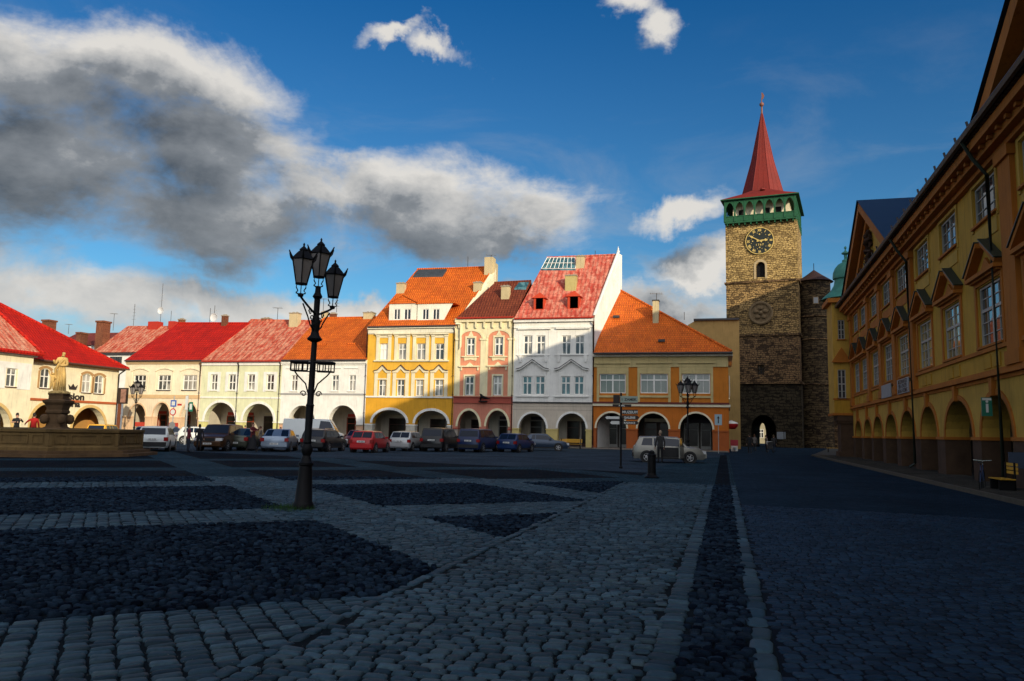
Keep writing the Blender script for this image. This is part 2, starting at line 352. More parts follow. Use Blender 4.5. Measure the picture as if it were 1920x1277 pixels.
def shopfront(par, fr, a, back, kind=0):
    """door or shop window on the back wall of the arcade behind arch a"""
    u0, u1 = a[0]+.2, a[1]-.2; z = -back+.02; h = min(2.75, a[3]-.15)
    f = MB(); t = .09; fm = [mat('dark_wood', (.06, .022, .012), .5), mat('red_brown_joinery', (.35, .06, .02), .5), mat('grey_joinery', (.25, .25, .23), .5), WHITEP][kind % 4]
    m_ = u0+(u1-u0)*(.42 if kind % 2 else .58)
    for (p, q) in ((u0, m_-.1), (m_+.1, u1)):
        f.fbox(fr, p, p+t, 0, h, z, z+.1); f.fbox(fr, q-t, q, 0, h, z, z+.1); f.fbox(fr, p+t, q-t, h-t, h, z, z+.098); f.fbox(fr, p+t, q-t, .02, .45, z, z+.096)
        f.fbox(fr, p+t, q-t, h*.74, h*.74+.06, z, z+.094)
    o = f.build('shop_window', fm, par)
    g = MB()
    for (p, q) in ((u0, m_-.1), (m_+.1, u1)): g.poly([fr(p+.02, .3, z+.03), fr(q-.02, .3, z+.03), fr(q-.02, h-.02, z+.03), fr(p+.02, h-.02, z+.03)])
    g.build('pane', SHOPG, o, fix=False)
    s = MB(); s.fbox(fr, u0+.1, u1-.1, h+.06, h+.4, z, z+.08)
    s.build('fascia', [mat('fascia_cream', (.6, .52, .35), .6), mat('fascia_red', (.5, .05, .03), .6), mat('fascia_dark', (.05, .04, .05), .6), mat('fascia_white', (.7, .7, .66), .6)][kind % 4], o)
def arcade(par, fr, x0, x1, top, arches, m_side, back=4.0, kinds=(0, 1)):
    b = MB(); z = -.75
    b.poly([fr(x0, 0, -back), fr(x1, 0, -back), fr(x1, top, -back), fr(x0, top, -back)])
    b.poly([fr(x0, top, -.0), fr(x1, top, -.0), fr(x1, top, -back), fr(x0, top, -back)])
    for x in (x0, x1): b.poly([fr(x, 0, 0), fr(x, 0, -back), fr(x, top, -back), fr(x, top, 0)])
    # back face of the piers
    outer = [(x0, .0)]
    for a in sorted(arches): outer += [(a[0], 0)]+arc(*a)+[(a[1], 0)]
    outer += [(x1, 0), (x1, top), (x0, top)]
    b.plate(fr, outer, [], z)
    o = b.build('arcade_passage', m_side, par, fix=False)
    f = MB(); f.fbox(fr, x0+.01, x1-.01, .0, .13, -back+.01, .35); f.build('arcade_floor', FLAG, o)
    for i, a in enumerate(sorted(arches)): shopfront(par, fr, a, back, kinds[i % len(kinds)])
def roofplane(slope, ve, over=.35):
    n = (0, -math.sin(slope), math.cos(slope)); return (0, YR-over, ve), n
def roof(par, pts, slope, ve, m, over=.35, thick=.16, drop=1.0, name='roof', back=True, gut=True, gm=None, label=None):
    """front slope from picture outline [eave left, ridge left, (more), ridge right, eave right] laid on the slope plane + back slope"""
    P, n = roofplane(math.radians(slope), ve, over); q = []
    for i, p in enumerate(pts):
        v = onplane(*p, P, n)
        if i in (0, len(pts)-1): v = Vector((onY(p[0], p[1], YR-over).x, YR-over, ve))
        q.append(v)
    b = MB(); nn = Vector(n)*thick; k = len(q)
    b.add([tuple(v) for v in q]+[tuple(v-nn) for v in q], [list(range(k)), list(range(2*k-1, k-1, -1))]+[(i, (i+1) % k, k+(i+1) % k, k+i) for i in range(k)])
    if back:
        r = q[1:-1]; bk = [Vector((v.x, v.y+(v.z-ve+drop)/math.tan(math.radians(slope)), ve-drop)) for v in r]
        for i in range(len(r)-1): b.poly([r[i], r[i+1], bk[i+1], bk[i]])
    o = b.build(name, m, par, label=label)
    if back:
        rt = MB(); rt.tube([v+Vector((0, 0, .03)) for v in q[1:-1]], .11, 6); rt.build('ridge_tiles', m, o)
    if gut:
        g = MB(); a, c = q[0], q[-1]; g.tube([(a.x+.02, a.y-.06, ve-.1), (c.x-.02, c.y-.06, ve-.1)], .085, 6); g.build('gutter', gm or ZINC, o)
    return o, q
def onslope(px, py, slope, ve, over=.35):
    P, n = roofplane(math.radians(slope), ve, over); return onplane(px, py, P, n)
def chimney(par, xl, xr, ytop, ybot, slope, ve, m, cap=None, dep=None):
    a = onslope((xl+xr)/2, ybot, slope, ve); Y = a.y; p = onY(xl, (ytop+ybot)/2, Y); q = onY(xr, (ytop+ybot)/2, Y); t = onY((xl+xr)/2, ytop, Y).z
    wd = q.x-p.x; dep = dep or wd*.7; b = MB(); b.box((p.x, Y, a.z-.3), (q.x, Y+dep, t-.18))
    o = b.build('chimney', m, par); b = MB(); b.box((p.x-.06, Y-.06, t-.18), (q.x+.06, Y+dep+.06, t-.06))
    for i in range(2):
        cx = p.x+wd*(.3+.4*i); b.box((cx-.1, Y+dep*.5-.1, t-.06), (cx+.1, Y+dep*.5+.1, t+.06))
    b.build('chimney_cap', cap or mat('chimney_concrete', (.32, .27, .20), .9, .3, 5), o); return o
def pipe(par, xt, yt, xb, yb, m=None):
    p = onY(xt, yt, YR); b = MB(); x = p.x
    b.tube([(x, YR-.3, p.z), (x, YR-.12, p.z-.35), (x, YR-.12, .35), (x, YR-.25, .15)], .07, 8)
    for z in (1.2, 3.2, 5.2, 7.2):
        if z < p.z-.6: b.tube([(x, YR-.12, z), (x, YR-.12, z+.06)], .09, 8)
    return b.build('downpipe', m or COPPERP, par, smooth=50)
def house(label, x0, x1, ve, mu, mg, vstr, wins, arches, cat='house', side=12, group='arcaded houses along the far side of the square'):
    h = thing('row_house', ((x0+x1)/2, YR, 0), label, cat, group)
    wall(h, 'upper_wall', mu, row, x0, x1, vstr, ve, wins)
    wall(h, 'arcade_wall', mg, row, x0, x1, 0, vstr, [], arches)
    b = MB()
    for x in (x0+.02, x1-.02): b.poly([(x, YR, 0), (x, YR+side, 0), (x, YR+side, ve-.3), (x, YR, ve-.1)])
    b.poly([(x0+.02, YR+side, 0), (x1-.02, YR+side, 0), (x1-.02, YR+side, ve-.1), (x0+.02, YR+side, ve-.1)])
    b.build('side_walls', mu, h, fix=False)
    return h
def A(xl, xr, ys, yt): return (U(xl, ys), U(xr, ys), V((xl+xr)/2, ys), V((xl+xr)/2, yt))
T_RED = tiles('bright_red_tiles', (.50, .012, .002), (.42, .009, .002), su=.35, sv=.4)
T_WEA = tiles('weathered_pale_red_tiles', (.42, .045, .02), (.55, .13, .07), (.62, .29, .18), .6, .55, .45)
T_ORA = tiles('orange_tiles', (.72, .15, .012), (.60, .11, .01), su=.24, sv=.3)
T_BRO = tiles('brown_tiles', (.22, .05, .02), (.16, .032, .014), su=.3, sv=.34)
T_PNK = tiles('red_and_pale_tiles', (.46, .05, .03), (.55, .14, .09), (.64, .27, .18), .45, .46, .6)
BRICK = tiles('chimney_brick', (.30, .11, .05), (.22, .07, .035), su=.26, sv=.1); RENDER = plaster('chimney_render', (.52, .42, .24), .3)
WHITEW = plaster('white_wall', (.78, .76, .70)); STONEP = mat('pier_stone', (.34, .28, .20), .9, .25, 3, .4, 12)
def piers(h, m, x0, x1, arches, vt, d=.035, cap=None, label=None):
    b = MB(); c = MB(); xs = [x0+.005]+[v for a in sorted(arches) for v in (a[0], a[1])]+[x1-.005]
    for i in range(0, len(xs), 2):
        if xs[i+1]-xs[i] < .05: continue
        b = MB(); c = MB()
        b.fbox(row, xs[i]-.002 if i else xs[i], xs[i+1]+.002 if i+2 < len(xs) else xs[i+1], 0, vt, -.7, d); c.fbox(row, xs[i]-.05 if i else xs[i], xs[i+1]+.05 if i+2 < len(xs) else xs[i+1], vt, vt+.13, -.72, d+.06)
        b.build('pier_base', m, h, label=label); c.build('impost_band', cap or m, h)
def strip(b, u0, u1, v0, v1, d=.08): b.fbox(row, u0, u1, v0, v1, -.01, d)
# --- A: cream house with bright red hipped roof
xa, xb_, xc, xd, xe, xf, xg, xh = [U(x) for x in (233, 376, 526.5, 686, 850.5, 961.5, 1111.7, 1366)]
veA = V(307, 676); wA = [R4(b) for b in ((250.6, 703.3, 273, 731.6), (296, 703.3, 319.5, 731.2), (343, 703.3, 369, 731.2))]
arA = [A(242, 272.5, 781, 757.5), A(287, 318, 781, 755), A(339, 369.5, 781, 756)]; sA = V(307, 747)
CREAM = plaster('cream_plaster', (.80, .70, .50)); PEACH = plaster('peach_plaster', (.74, .50, .31))
h = house('low cream house at the left end of the row, bright red roof, hooded windows', xa, xb_, veA, CREAM, plaster('pale_peach', (.79, .66, .48)), sA, wA, arA)
for w_ in wA:
    window(h, row, *w_, cols=3, trans=(.62,), sill=ZINC)
    b = MB(); u0, u1, v0, v1 = w_; b.band(row, seg_arc(u0-.35, u1+.35, v1+.42, .3), [(u, v+.12) for u, v in seg_arc(u0-.4, u1+.4, v1+.42, .3)], 0, .12)
    b.fbox(row, u0-.35, u0-.28, v0-.3, v1+.4, 0, .03); b.fbox(row, u1+.28, u1+.35, v0-.3, v1+.4, 0, .03)
    b.build('window_hood', CREAM, h)
b = MB(); strip(b, xa, xb_, veA-.28, veA-.02, .22); strip(b, xa, xb_, veA-.42, veA-.28, .12); b.build('cornice', mat('cornice_tan', (.55, .40, .22), .8), h)
b = MB(); strip(b, xa, xb_, sA, sA+.42, .07); b.build('string_band', mat('band_tan', (.62, .42, .22), .8), h)
b = MB(); [ring(b, row, a, .16, -.01, .05) for a in arA]; b.build('arch_ring', PEACH, h)
piers(h, PEACH, xa, xb_, arA, arA[0][2]-.1); arcade(h, row, xa+.05, xb_-.05, arA[0][3]+.35, arA, CEIL, kinds=(1, 1, 2))
r, q = roof(h, [(234, 676), (334, 606), (467, 606), (378, 676)], 38, veA+.05, T_RED)
chimney(r, 415, 424, 590, 612, 38, veA, BRICK); chimney(r, 334, 343, 597, 607, 38, veA, BRICK)
pipe(h, 378, 680, 373, 830)
# --- B: pale green house, weathered roof
veB = V(452, 677); wB = [R4((a, 702.3, b_, 731.5)) for a, b_ in ((395.4, 407.4), (428.7, 441.5), (464.3, 477.6), (500, 513.4))]
arB = [A(383, 441, 789, 754.5), A(455, 512.5, 789, 757)]; sB = V(452, 746)
GREEN = plaster('pale_green_plaster', (.66, .66, .43)); PGRN = plaster('yellow_green_plaster', (.62, .58, .24))
h = house('pale green house with four narrow windows and a weathered pinkish roof', xb_, xc, veB, GREEN, GREEN, sB, wB, arB)
for w_ in wB:
    window(h, row, *w_, cols=2, trans=(.5,), sill=True); b = MB(); u0, u1, v0, v1 = w_
    for (p, q_, r_, s_) in ((u0-.42, u0-.02, v0-.18, v1+.3), (u1+.02, u1+.42, v0-.18, v1+.3), (u0-.02, u1+.02, v1+.02, v1+.298)): strip(b, p, q_, r_, s_, .04)
    b.build('window_surround', WHITEW, h)
b = MB(); strip(b, xb_, xc, veB-.5, veB-.02, .14); strip(b, xb_, xc, veB-.2, veB-.02, .24); b.build('cornice', WHITEW, h)
b = MB(); strip(b, xb_, xc, sB-.06, sB+.12, .07); b.build('string_band', WHITEW, h)
b = MB(); [ring(b, row, a, .28, -.01, .05) for a in arB]; b.build('arch_ring', WHITEW, h)
piers(h, PGRN, xb_, xc, arB, arB[0][2]-.12, cap=WHITEW); arcade(h, row, xb_+.05, xc-.05, arB[0][3]+.35, arB, CEIL, kinds=(1, 0))
r, q = roof(h, [(378, 676), (467, 604), (470.6, 600), (590, 602), (527.5, 675)], 38, veB+.05, T_WEA, gm=mat('red_gutter', (.4, .03, .015), .5))
chimney(r, 542, 558, 585, 614, 38, veB, RENDER); chimney(r, 490, 504, 595, 602, 38, veB, BRICK)
pipe(h, 449, 680, 447, 830, ZINC); pipe(h, 527.3, 678, 523, 830)
# --- C: white house behind the lamp
veC = V(606, 675); wC = [R4((a, 703.3, b_, 733)) for a, b_ in ((545.8, 557.6), (577, 589), (622, 634.8), (654.3, 666.8))]
arC = [A(541, 590, 790.5, 760.4), A(616, 668, 790.5, 760)]; sC = V(606, 739)
h = house('plain white house with orange roof right behind the big street lamp', xc, xd, veC, WHITEW, WHITEW, sC, wC, arC)
for w_ in wC: window(h, row, *w_, cols=2, trans=(.68,), sill=True)
b = MB(); strip(b, xc, xd, veC-.42, veC-.02, .2); strip(b, xc, xd, veC-.55, veC-.42, .08)
for p, q_ in ((537, 596), (612, 640), (646, 672)): strip(b, U(p, 690), U(q_, 690), V(600, 691), V(600, 689.6), .09)
b.build('cornice', WHITEW, h)
b = MB(); strip(b, xc, xd, sC-.08, sC+.1, .08); b.build('string_band', mat('grey_lead_band', (.35, .34, .33), .7), h)
b = MB(); [ring(b, row, a, .12, -.01, .03) for a in arC]; b.build('arch_ring', WHITEW, h)
piers(h, mat('salmon_plinth', (.62, .36, .22), .85), xc, xd, arC, arC[0][2]-.35, cap=STONEP); arcade(h, row, xc+.05, xd-.05, arC[0][3]+.35, arC, CEIL, kinds=(3, 1))
r, q = roof(h, [(528, 675), (583, 612), (610, 596.5), (706, 595), (694, 614), (687, 674)], 38, veC+.05, T_ORA)
chimney(r, 681, 698.5, 584, 599, 38, veC, RENDER); chimney(r, 603, 612, 583, 598, 38, veC, RENDER); chimney(r, 617.5, 628, 586, 596, 38, veC, BRICK)
b = MB()
for px, py in ((605, 647), (658, 646)):
    p = onslope(px, py, 38, veC); b.box((p.x-.4, p.y-.12, p.z), (p.x+.5, p.y+.15, p.z+.16))
b.build('roof_vent', T_ORA, r)
# --- D: yellow three-storey house
veD = V(770, 612); wD1 = [R4((a, 644, b_, 674.5)) for a, b_ in ((712.4, 726.7), (746.7, 761.3), (781, 797.4), (816, 832.4))]
wD2 = [R4((a, 712, b_, 742.6)) for a, b_ in ((709.8, 723.3), (744.2, 758), (779.3, 793.6), (815, 830.7))]
arD = [A(698, 762, 793, 768.5), A(778, 839, 794.5, 770)]; sD = V(770, 745)
YEL = plaster('yellow_plaster', (.72, .40, .045)); TRIM = CREAMT
h = house('tall yellow house with four gabled window surrounds and white-fronted double dormer', xd, xe, veD, YEL, plaster('deep_yellow_plaster', (.66, .33, .025)), sD, wD1+wD2, arD, cat='townhouse')
for i, w_ in enumerate(wD1):
    window(h, row, *w_, cols=2, trans=(.65,), sill=False, pm=mat('blind', (.8, .78, .74), .6) if i == 0 else None); b = MB(); u0, u1, v0, v1 = w_
    for x in (u0-.42, u1+.08):
        strip(b, x, x+.34, v0-.05, v1+.75, .1)
        strip(b, x-.05, x+.39, v1+.75, v1+.9, .16)
    strip(b, u0-.55, u1+.5, v1+.95, v1+1.1, .28); strip(b, u0-.08, u1+.08, v1+.62, v1+.9, .06)
    strip(b, u0-.6, u1+.6, v0-.2, v0-.05, .2)
    strip(b, u0-.08, u0, v0, v1, .04); strip(b, u1, u1+.08, v0, v1, .04)
    b.build('window_surround', TRIM, h)
for w_ in wD2:
    window(h, row, *w_, cols=2, trans=(.66,), sill=False); b = MB(); u0, u1, v0, v1 = w_; c = (u0+u1)/2
    for x in (u0-.5, u1+.12): strip(b, x, x+.38, v0-.1, v1+.7, .08)
    strip(b, u0-.12, u1+.12, v1, v1+.16, .07)
    pt = [(c-.98, v1+.75), (c-.98, v1+.95), (c-.55, v1+1.02), (c, v1+1.55), (c+.55, v1+1.02), (c+.98, v1+.95), (c+.98, v1+.75), (c+.4, v1+.75), (c, v1+1.15), (c-.4, v1+.75)]
    b.fpoly(row, pt, 0, .12)
    dk = MB(); tp = pt[1:6]; dk.band(row, [(x, z) for x, z in tp], [(x, z+.07) for x, z in tp], 0, .24); dk.build('pediment_capping', COPPERP, h)
    b.build('window_surround', TRIM, h)
b = MB(); strip(b, xd, xe, veD-.72, veD-.02, .12); strip(b, xd-.0, xe, veD-.25, veD-.02, .34); strip(b, xd, xe, veD-.80, veD-.72, .05); b.build('cornice', plaster('pale_cornice', (.74, .70, .56)), h)
b = MB(); strip(b, xd, xe, sD-.05, sD+.12, .12); b.build('string_band', WHITEW, h)
b = MB(); [ring(b, row, a, .26, -.01, .07) for a in arD]; b.build('arch_ring', WHITEW, h)
piers(h, mat('whitish_plinth', (.52, .48, .40), .85, .2, 3), xd, xe, arD, arD[0][2]-.25, cap=WHITEW); arcade(h, row, xd+.05, xe-.05, arD[0][3]+.35, arD, CEIL, kinds=(0, 0))
SLD = 47
r, q = roof(h, [(690, 612), (782, 505), (838.5, 503.8), (913, 501), (917, 515), (889, 559), (854, 609)], SLD, veD+.05, T_ORA)
chimney(r, 743, 757.5, 529, 551, SLD, veD, RENDER); chimney(r, 887.5, 902, 527.5, 548, SLD, veD, RENDER)
# metal roof light and right parapet gable
b = MB(); pp = [onslope(*p, SLD, veD+.25) for p in ((775, 517), (784, 505.5), (838, 504.5), (830, 516))]; b.add([tuple(v) for v in pp]+[tuple(v-Vector((0, 0, .35))) for v in pp], [(0, 1, 2, 3), (0, 3, 7, 4), (3, 2, 6, 7), (0, 4, 5, 1)])
b.build('metal_roof_hatch', mat('grey_sheet_metal', (.09, .10, .11), .4, .2, metal=.5), r)
pa = [onslope(*p, SLD, veD) for p in ((853, 611), (889, 559), (917.5, 514), (921, 505))]; b = MB()
n_ = len(pa); off = Vector((.55, .1, .0))
vs = [tuple(v+Vector((0, 0, .18))) for v in pa]+[tuple(v+off+Vector((0, 0, .18))) for v in pa]+[tuple(v+off-Vector((0, 0, 2.5))) for v in pa]
b.add(vs, [(i, i+1, n_+i+1, n_+i) for i in range(n_-1)]+[(n_+i, n_+i+1, 2*n_+i+1, 2*n_+i) for i in range(n_-1)]); b.build('gable_parapet', CREAMT, h, fix=False)
pc = onslope(914, 512, SLD, veD); b = MB(); t0 = onY(917, 483, pc.y).z; x0_ = onY(909.5, 500, pc.y).x; x1_ = onY(925, 500, pc.y).x; x2_ = onY(931, 500, pc.y+.8).x
b.box((x0_, pc.y-.3, pc.z-2.2), (x1_, pc.y+.9, t0)); b.box((x1_+.003, pc.y-.1, pc.z-3.0), (x2_, pc.y+1.4, t0-.55)); b.build('chimney', RENDER, r)
# double dormer
def dorm(par, x0, x1, yt, yb, slope, ve, mw_, mr, wins, peak, tri=0, fm=None, hood=.12):
    a = onslope((x0+x1)/2, yb, slope, ve); Y = a.y-.02; L = onY(x0, yb, Y).x; Rr = onY(x1, yb, Y).x; zt = onY((x0+x1)/2, yt, Y).z; zb = a.z-.05; pk = onY((x0+x1)/2, peak, Y).z
    fr = lambda u, v, d: (u, Y-d, v)
    hs = []
    for (p, p1, q0, q1) in wins: hs.append((onY(p, yb, Y).x, onY(q0, yb, Y).x, onY((p+q0)/2, q1, Y).z, onY((p+q0)/2, p1, Y).z))
    d_ = MB(); d_.plate(fr, [(L, zb), (Rr, zb), (Rr, zt), (L, zt)], [[(a_, c), (b_, c), (b_, e), (a_, e)] for a_, b_, c, e in hs], 0, None, .12)
    tn = math.tan(math.radians(slope)); run = (zt-zb)/tn
    for x in (L, Rr): d_.poly([(x, Y, zb), (x, Y, zt), (x, Y+run, zt)])
    if tri: d_.poly([(Rr, Y, zb), (Rr, Y, zt), (Rr+tri, Y+.0, zt-.0), ])
    o = d_.build('dormer', mw_, par, fix=False)
    for (a_, b_, c, e) in hs: window(o, fr, a_, b_, c, e, cols=2, trans=(), rec=.1, sill=False, fm=fm, pm=GLD)
    rf = MB(); c = (L+Rr)/2; e = .22; rp = (pk-zb)/tn
    Lo, Ro = L-e, Rr+e+tri
    rf.poly([(Lo, Y-hood, zt), (Ro, Y-hood, zt), (c, Y+.35, pk)]) if tri or pk-zt < .9 else rf.poly([(Lo, Y-.02, zt), (Ro, Y-.02, zt), (c, Y-.02, pk)])
    apex = (c, Y+(.35 if (tri or pk-zt < .9) else -.12), pk); ab = (c, Y+rp, pk)
    rf.poly([(Lo, Y-hood, zt), apex, ab, (Lo, Y+run, zt)]); rf.poly([(Ro, Y-hood, zt), apex, ab, (Ro, Y+run, zt)])
    rf.poly([(Lo, Y-hood, zt), (Ro, Y-hood, zt), (Ro, Y+run, zt), (Lo, Y+run, zt)])
    rf.build('dormer_roof', mr, o, fix=False); return o
DW = plaster('dormer_white', (.78, .75, .62))
dorm(h, 729, 780.5, 569.5, 600.5, SLD, veD, DW, T_ORA, [(738, 579, 750, 599.5), (757, 579, 770, 599.5)], 554)
dorm(h, 782, 832, 569.5, 600.5, SLD, veD, DW, T_ORA, [(791.5, 579, 803.7, 599.5), (811, 579, 823.7, 599.5)], 553, tri=1.0)
pipe(h, 690, 618, 684, 800); pipe(h, 852.8, 614, 848.5, 800)
# --- E: pink house
veE = V(908, 596); xe2 = xe
wE1 = [R4(b) for b in ((875.2, 633.8, 890.3, 666), (927.6, 632.3, 943.4, 666))]; wE2 = [R4(b) for b in ((871.9, 705.4, 888.2, 741.5), (924.8, 704.8, 941, 741.5))]
arE = [A(858, 898.5, 799.7, 769.5), A(911.5, 952.5, 799.7, 769.5)]; sE = V(906, 754.5)
PINK = plaster('salmon_pink_plaster', (.66, .26, .15)); PCR = plaster('light_cream', (.74, .66, .42))
h = house('narrow pink house with arched wall panels and brown roof', xe, xf, veE, PCR, plaster('deeper_pink', (.55, .20, .13)), sE, wE1+wE2, arE, cat='townhouse')
def panel(b, u0, u1, v0, vs, vt, d, wins):
    hs = [[(a_, c), (b_, c), (b_, e), (a_, e)] for a_, b_, c, e in wins]
    b.plate(row, [(u0, v0)]+arc(u0, u1, vs, vt, 12)+[(u1, v0)], hs, d)
b = MB()
for (l, r_), i in (((862.8, 901.5), 0), ((914.5, 954.5), 1)): panel(b, U(l, 700), U(r_, 700), V(880, 742), V(880, 634), V(880, 621), .012, [wE1[i], wE2[i]])
b.build('pink_wall_panels', PINK, h, fix=False)
for j, w_ in enumerate(wE1+wE2):
    window(h, row, *w_, cols=2, trans=(.62,), sill=False, mw=.1); b = MB(); u0, u1, v0, v1 = w_; c = (u0+u1)/2
    strip(b, u0-.16, u0, v0-.1, v1+.18, .07); strip(b, u1, u1+.16, v0-.1, v1+.18, .07); strip(b, u0, u1, v1, v1+.18, .068)
    if j < 2: strip(b, u0-.5, u1+.5, v0-.22, v0-.1, .16); b.fpoly(row, [(u0-.3, v0-.22), (u0-.18, v0-.6), (c, v0-.45), (u1+.18, v0-.6), (u1+.3, v0-.22)], 0, .07); b.fpoly(row, [(c-.3, v1+.18), (c, v1+.75), (c+.3, v1+.18)], 0, .08)
    else: strip(b, u0-.7, u1+.6, v1+.95, v1+1.1, .2); b.fpoly(row, [(c-.4, v1+1.1), (c, v1+1.45), (c+.4, v1+1.1)], 0, .1); strip(b, u0-.5, u0-.36, v1+.6, v1+.95, .12); strip(b, u1+.36, u1+.5, v1+.6, v1+.95, .12)
    b.build('window_surround', PCR, h)
b = MB()
for (l, r_) in ((862.8, 901.5), (914.5, 954.5)): ring(b, row, (U(l, 700), U(r_, 700), V(880, 634), V(880, 621)), .2, 0, .07)
for px in (853, 905, 957.5):
    u = U(px, 700); strip(b, u-.28 if px > 853 else u+.02, u+.33, V(905, 742), V(905, 636), .05); strip(b, u-.38 if px > 853 else u, u+.42, V(905, 638), V(905, 634.5), .13)
b.build('pilaster', PCR, h)
b = MB()
for i in range(7):
    u = xe+.45+i*(xf-xe-.9)/6; b.fpoly(row, [(u-.07, veE-1.0), (u+.09, veE-1.12), (u+.12, veE-.45), (u-.07, veE-.45)], 0, .22)
strip(b, xe, xf, veE-.45, veE-.05, .26); b.build('bracket_frieze', PCR, h)
b = MB(); strip(b, xe, xf, sE-.05, sE+.55, .06); strip(b, xe, xf, sE+.5, sE+.62, .16); strip(b, xe, xf, sE-.1, sE+.02, .14); b.build('string_band', mat('red_brown_band', (.34, .07, .045), .7), h)
b = MB(); [ring(b, row, a, .22, -.01, .06) for a in arE]; b.build('arch_ring', PCR, h)
piers(h, mat('grey_plinth', (.30, .26, .22), .85), xe, xf, arE, arE[0][2]-.3, cap=mat('red_brown_band', (.34, .07, .045), .7)); arcade(h, row, xe+.05, xf-.05, arE[0][3]+.35, arE, CEIL, kinds=(0, 2))
r, q = roof(h, [(857, 594.5), (927, 530.5), (996, 527), (963.5, 592)], SLD, veE+.05, T_BRO, gm=mat('red_gutter', (.4, .03, .015), .5))
chimney(r, 939.5, 954.5, 534.5, 562, SLD, veE, RENDER)
b = MB(); pp = [onslope(*p, SLD, veE+.15) for p in ((964, 541.5), (973, 529.5), (992, 528.5), (986, 541.5))]; b.add([tuple(v) for v in pp]+[tuple(v-Vector((0, 0, .3))) for v in pp], [(0, 1, 2, 3), (0, 3, 7, 4), (3, 2, 6, 7), (0, 4, 5, 1)]); b.build('skylight', GLT, r)
# the carved bird over the arches
b = MB(); c = onY(904, 750, YR)
b.tube([(c.x-.05, c.y-.45, c.z-.1), (c.x-.02, c.y-.5, c.z+.18), (c.x+.12, c.y-.5, c.z+.33), (c.x+.5, c.y-.48, c.z+.2), (c.x+1.0, c.y-.45, c.z+.12)], [.05, .13, .17, .12, .03], 8)
b.tube([(c.x-.12, c.y-.5, c.z+.62), (c.x+.02, c.y-.5, c.z+.5), (c.x+.15, c.y-.5, c.z+.3)], [.03, .12, .15], 8); b.fbox(row, c.x-.2, c.x+.6, c.z-.22, c.z-.1, 0, .6)
tag(b.build('bird_house_sign', IRON, None, c, smooth=60), 'dark carved bird perched on a bracket over the pink house arches', 'house sign')
pipe(h, 963, 600, 960.3, 800)
# --- F: tall white house
veF = V(1037, 596.5); wF1 = [R4((a, 629, b_, 664.6)) for a, b_ in ((981.7, 998), (1006, 1022.3), (1053.3, 1070.3), (1078, 1095.6))]
wF2 = [R4((a, 705.3, b_, 740)) for a, b_ in ((979.8, 997), (1003.8, 1021.4), (1052, 1069.6), (1076.6, 1094.5))]
arF = [A(973, 1024, 803, 775), A(1045.5, 1098.5, 803, 775)]; sF = V(1037, 755.5)
h = house('tallest white house with steep red and pale tiled roof and two small dormers', xf, xg, veF, WHITEW, plaster('beige_rusticated', (.56, .48, .38)), sF, wF1+wF2, arF, cat='townhouse')
for i, w_ in enumerate(wF1): window(h, row, *w_, cols=2, trans=(.63,), sill=False, mw=.085)
for i, w_ in enumerate(wF2): window(h, row, *w_, cols=2, trans=(.63,), sill=False, pm=GLT, mw=.085)
for (l, r_) in ((969.5, 1030), (1041, 1104)):
    b = MB(); u0, u1 = U(l, 650), U(r_, 650); c = (u0+u1)/2
    strip(b, u0, u1, V(c*0+1000, 666.8), V(1000, 665.2), .12); strip(b, u0+.1, u1+.15, V(1000, 618), V(1000, 615.8), .22)
    strip(b, u0+.2, u0+.26, V(1000, 665), V(1000, 618.2), .03); strip(b, u1-.06, u1, V(1000, 665), V(1000, 618.2), .03)
    for x in (u0+.3, u1-.4): b.fpoly(row, [(x-.12, V(1000, 667)), (x, V(1000, 679)), (x+.2, V(1000, 679)), (x+.28, V(1000, 667))], 0, .12)
    vb, vp = V(1000, 695), V(1000, 677.5); pt = [(u0, vb), (u0+.5, vb+.12), (c, vp), (u1-.5, vb+.12), (u1, vb)]
    b.band(row, pt, [(x, z+.13) for x, z in pt], 0, .3)
    strip(b, u0+.25, u0+.36, V(1000, 742.5), vb-.05, .05); strip(b, u1-.36, u1-.25, V(1000, 742.5), vb-.05, .05); strip(b, u0, u1, V(1000, 744.2), V(1000, 741.8), .14)
    strip(b, u0+.05, u0+.12, V(1000, 753), V(1000, 744.4), .03); strip(b, u1-.12, u1-.05, V(1000, 753), V(1000, 744.4), .03)
    b.build('window_surround', WHITEW, h)
    k_ = MB(); k_.band(row, [(x, z+.13) for x, z in pt], [(x, z+.2) for x, z in pt], 0, .34); k_.build('pediment_capping', ZINC, h)
b = MB(); strip(b, xf, xg, veF-.4, veF-.02, .28); strip(b, xf, xg, veF-1.0, veF-.88, .12); b.build('cornice', WHITEW, h)
b = MB(); strip(b, xf, xg, sF-.04, sF+.1, .12); b.build('string_band', ZINC, h)
b = MB(); [ring(b, row, a, .2, -.01, .06) for a in arF]; b.build('arch_ring', WHITEW, h)
b = MB(); [strip(b, U(1000)-2.0, U(1000)-1.9, 1, 1.1, .001) for _ in ()]
vv = arF[0][3]+.35
while vv < sF-.1: strip(b, xf+.05, xg-.05, vv, vv+.03, .012); vv += .36
b.build('rustication_joints', mat('joint_grey', (.30, .25, .20), .9), h)
piers(h, mat('ochre_plinth', (.55, .43, .16), .85), xf, xg, arF, arF[0][2]-.15); arcade(h, row, xf+.05, xg-.05, arF[0][3]+.3, arF, CEIL, kinds=(2, 0))
SLF = 50
r, q = roof(h, [(964.2, 597), (1025.5, 483.5), (1157, 478), (1112.6, 595.3)], SLF, veF+.05, T_PNK, gm=mat('red_gutter', (.4, .03, .015), .5))
b = MB(); gl = [q[3], q[2]]; gt = q[2]; gb = onY(1166, 545, gt.y+1.0)
e0 = q[3]+Vector((.05, .35, -.1)); tp = gt+Vector((.12, 0, .25)); bk = Vector((gb.x, gb.y, tp.z-.1))
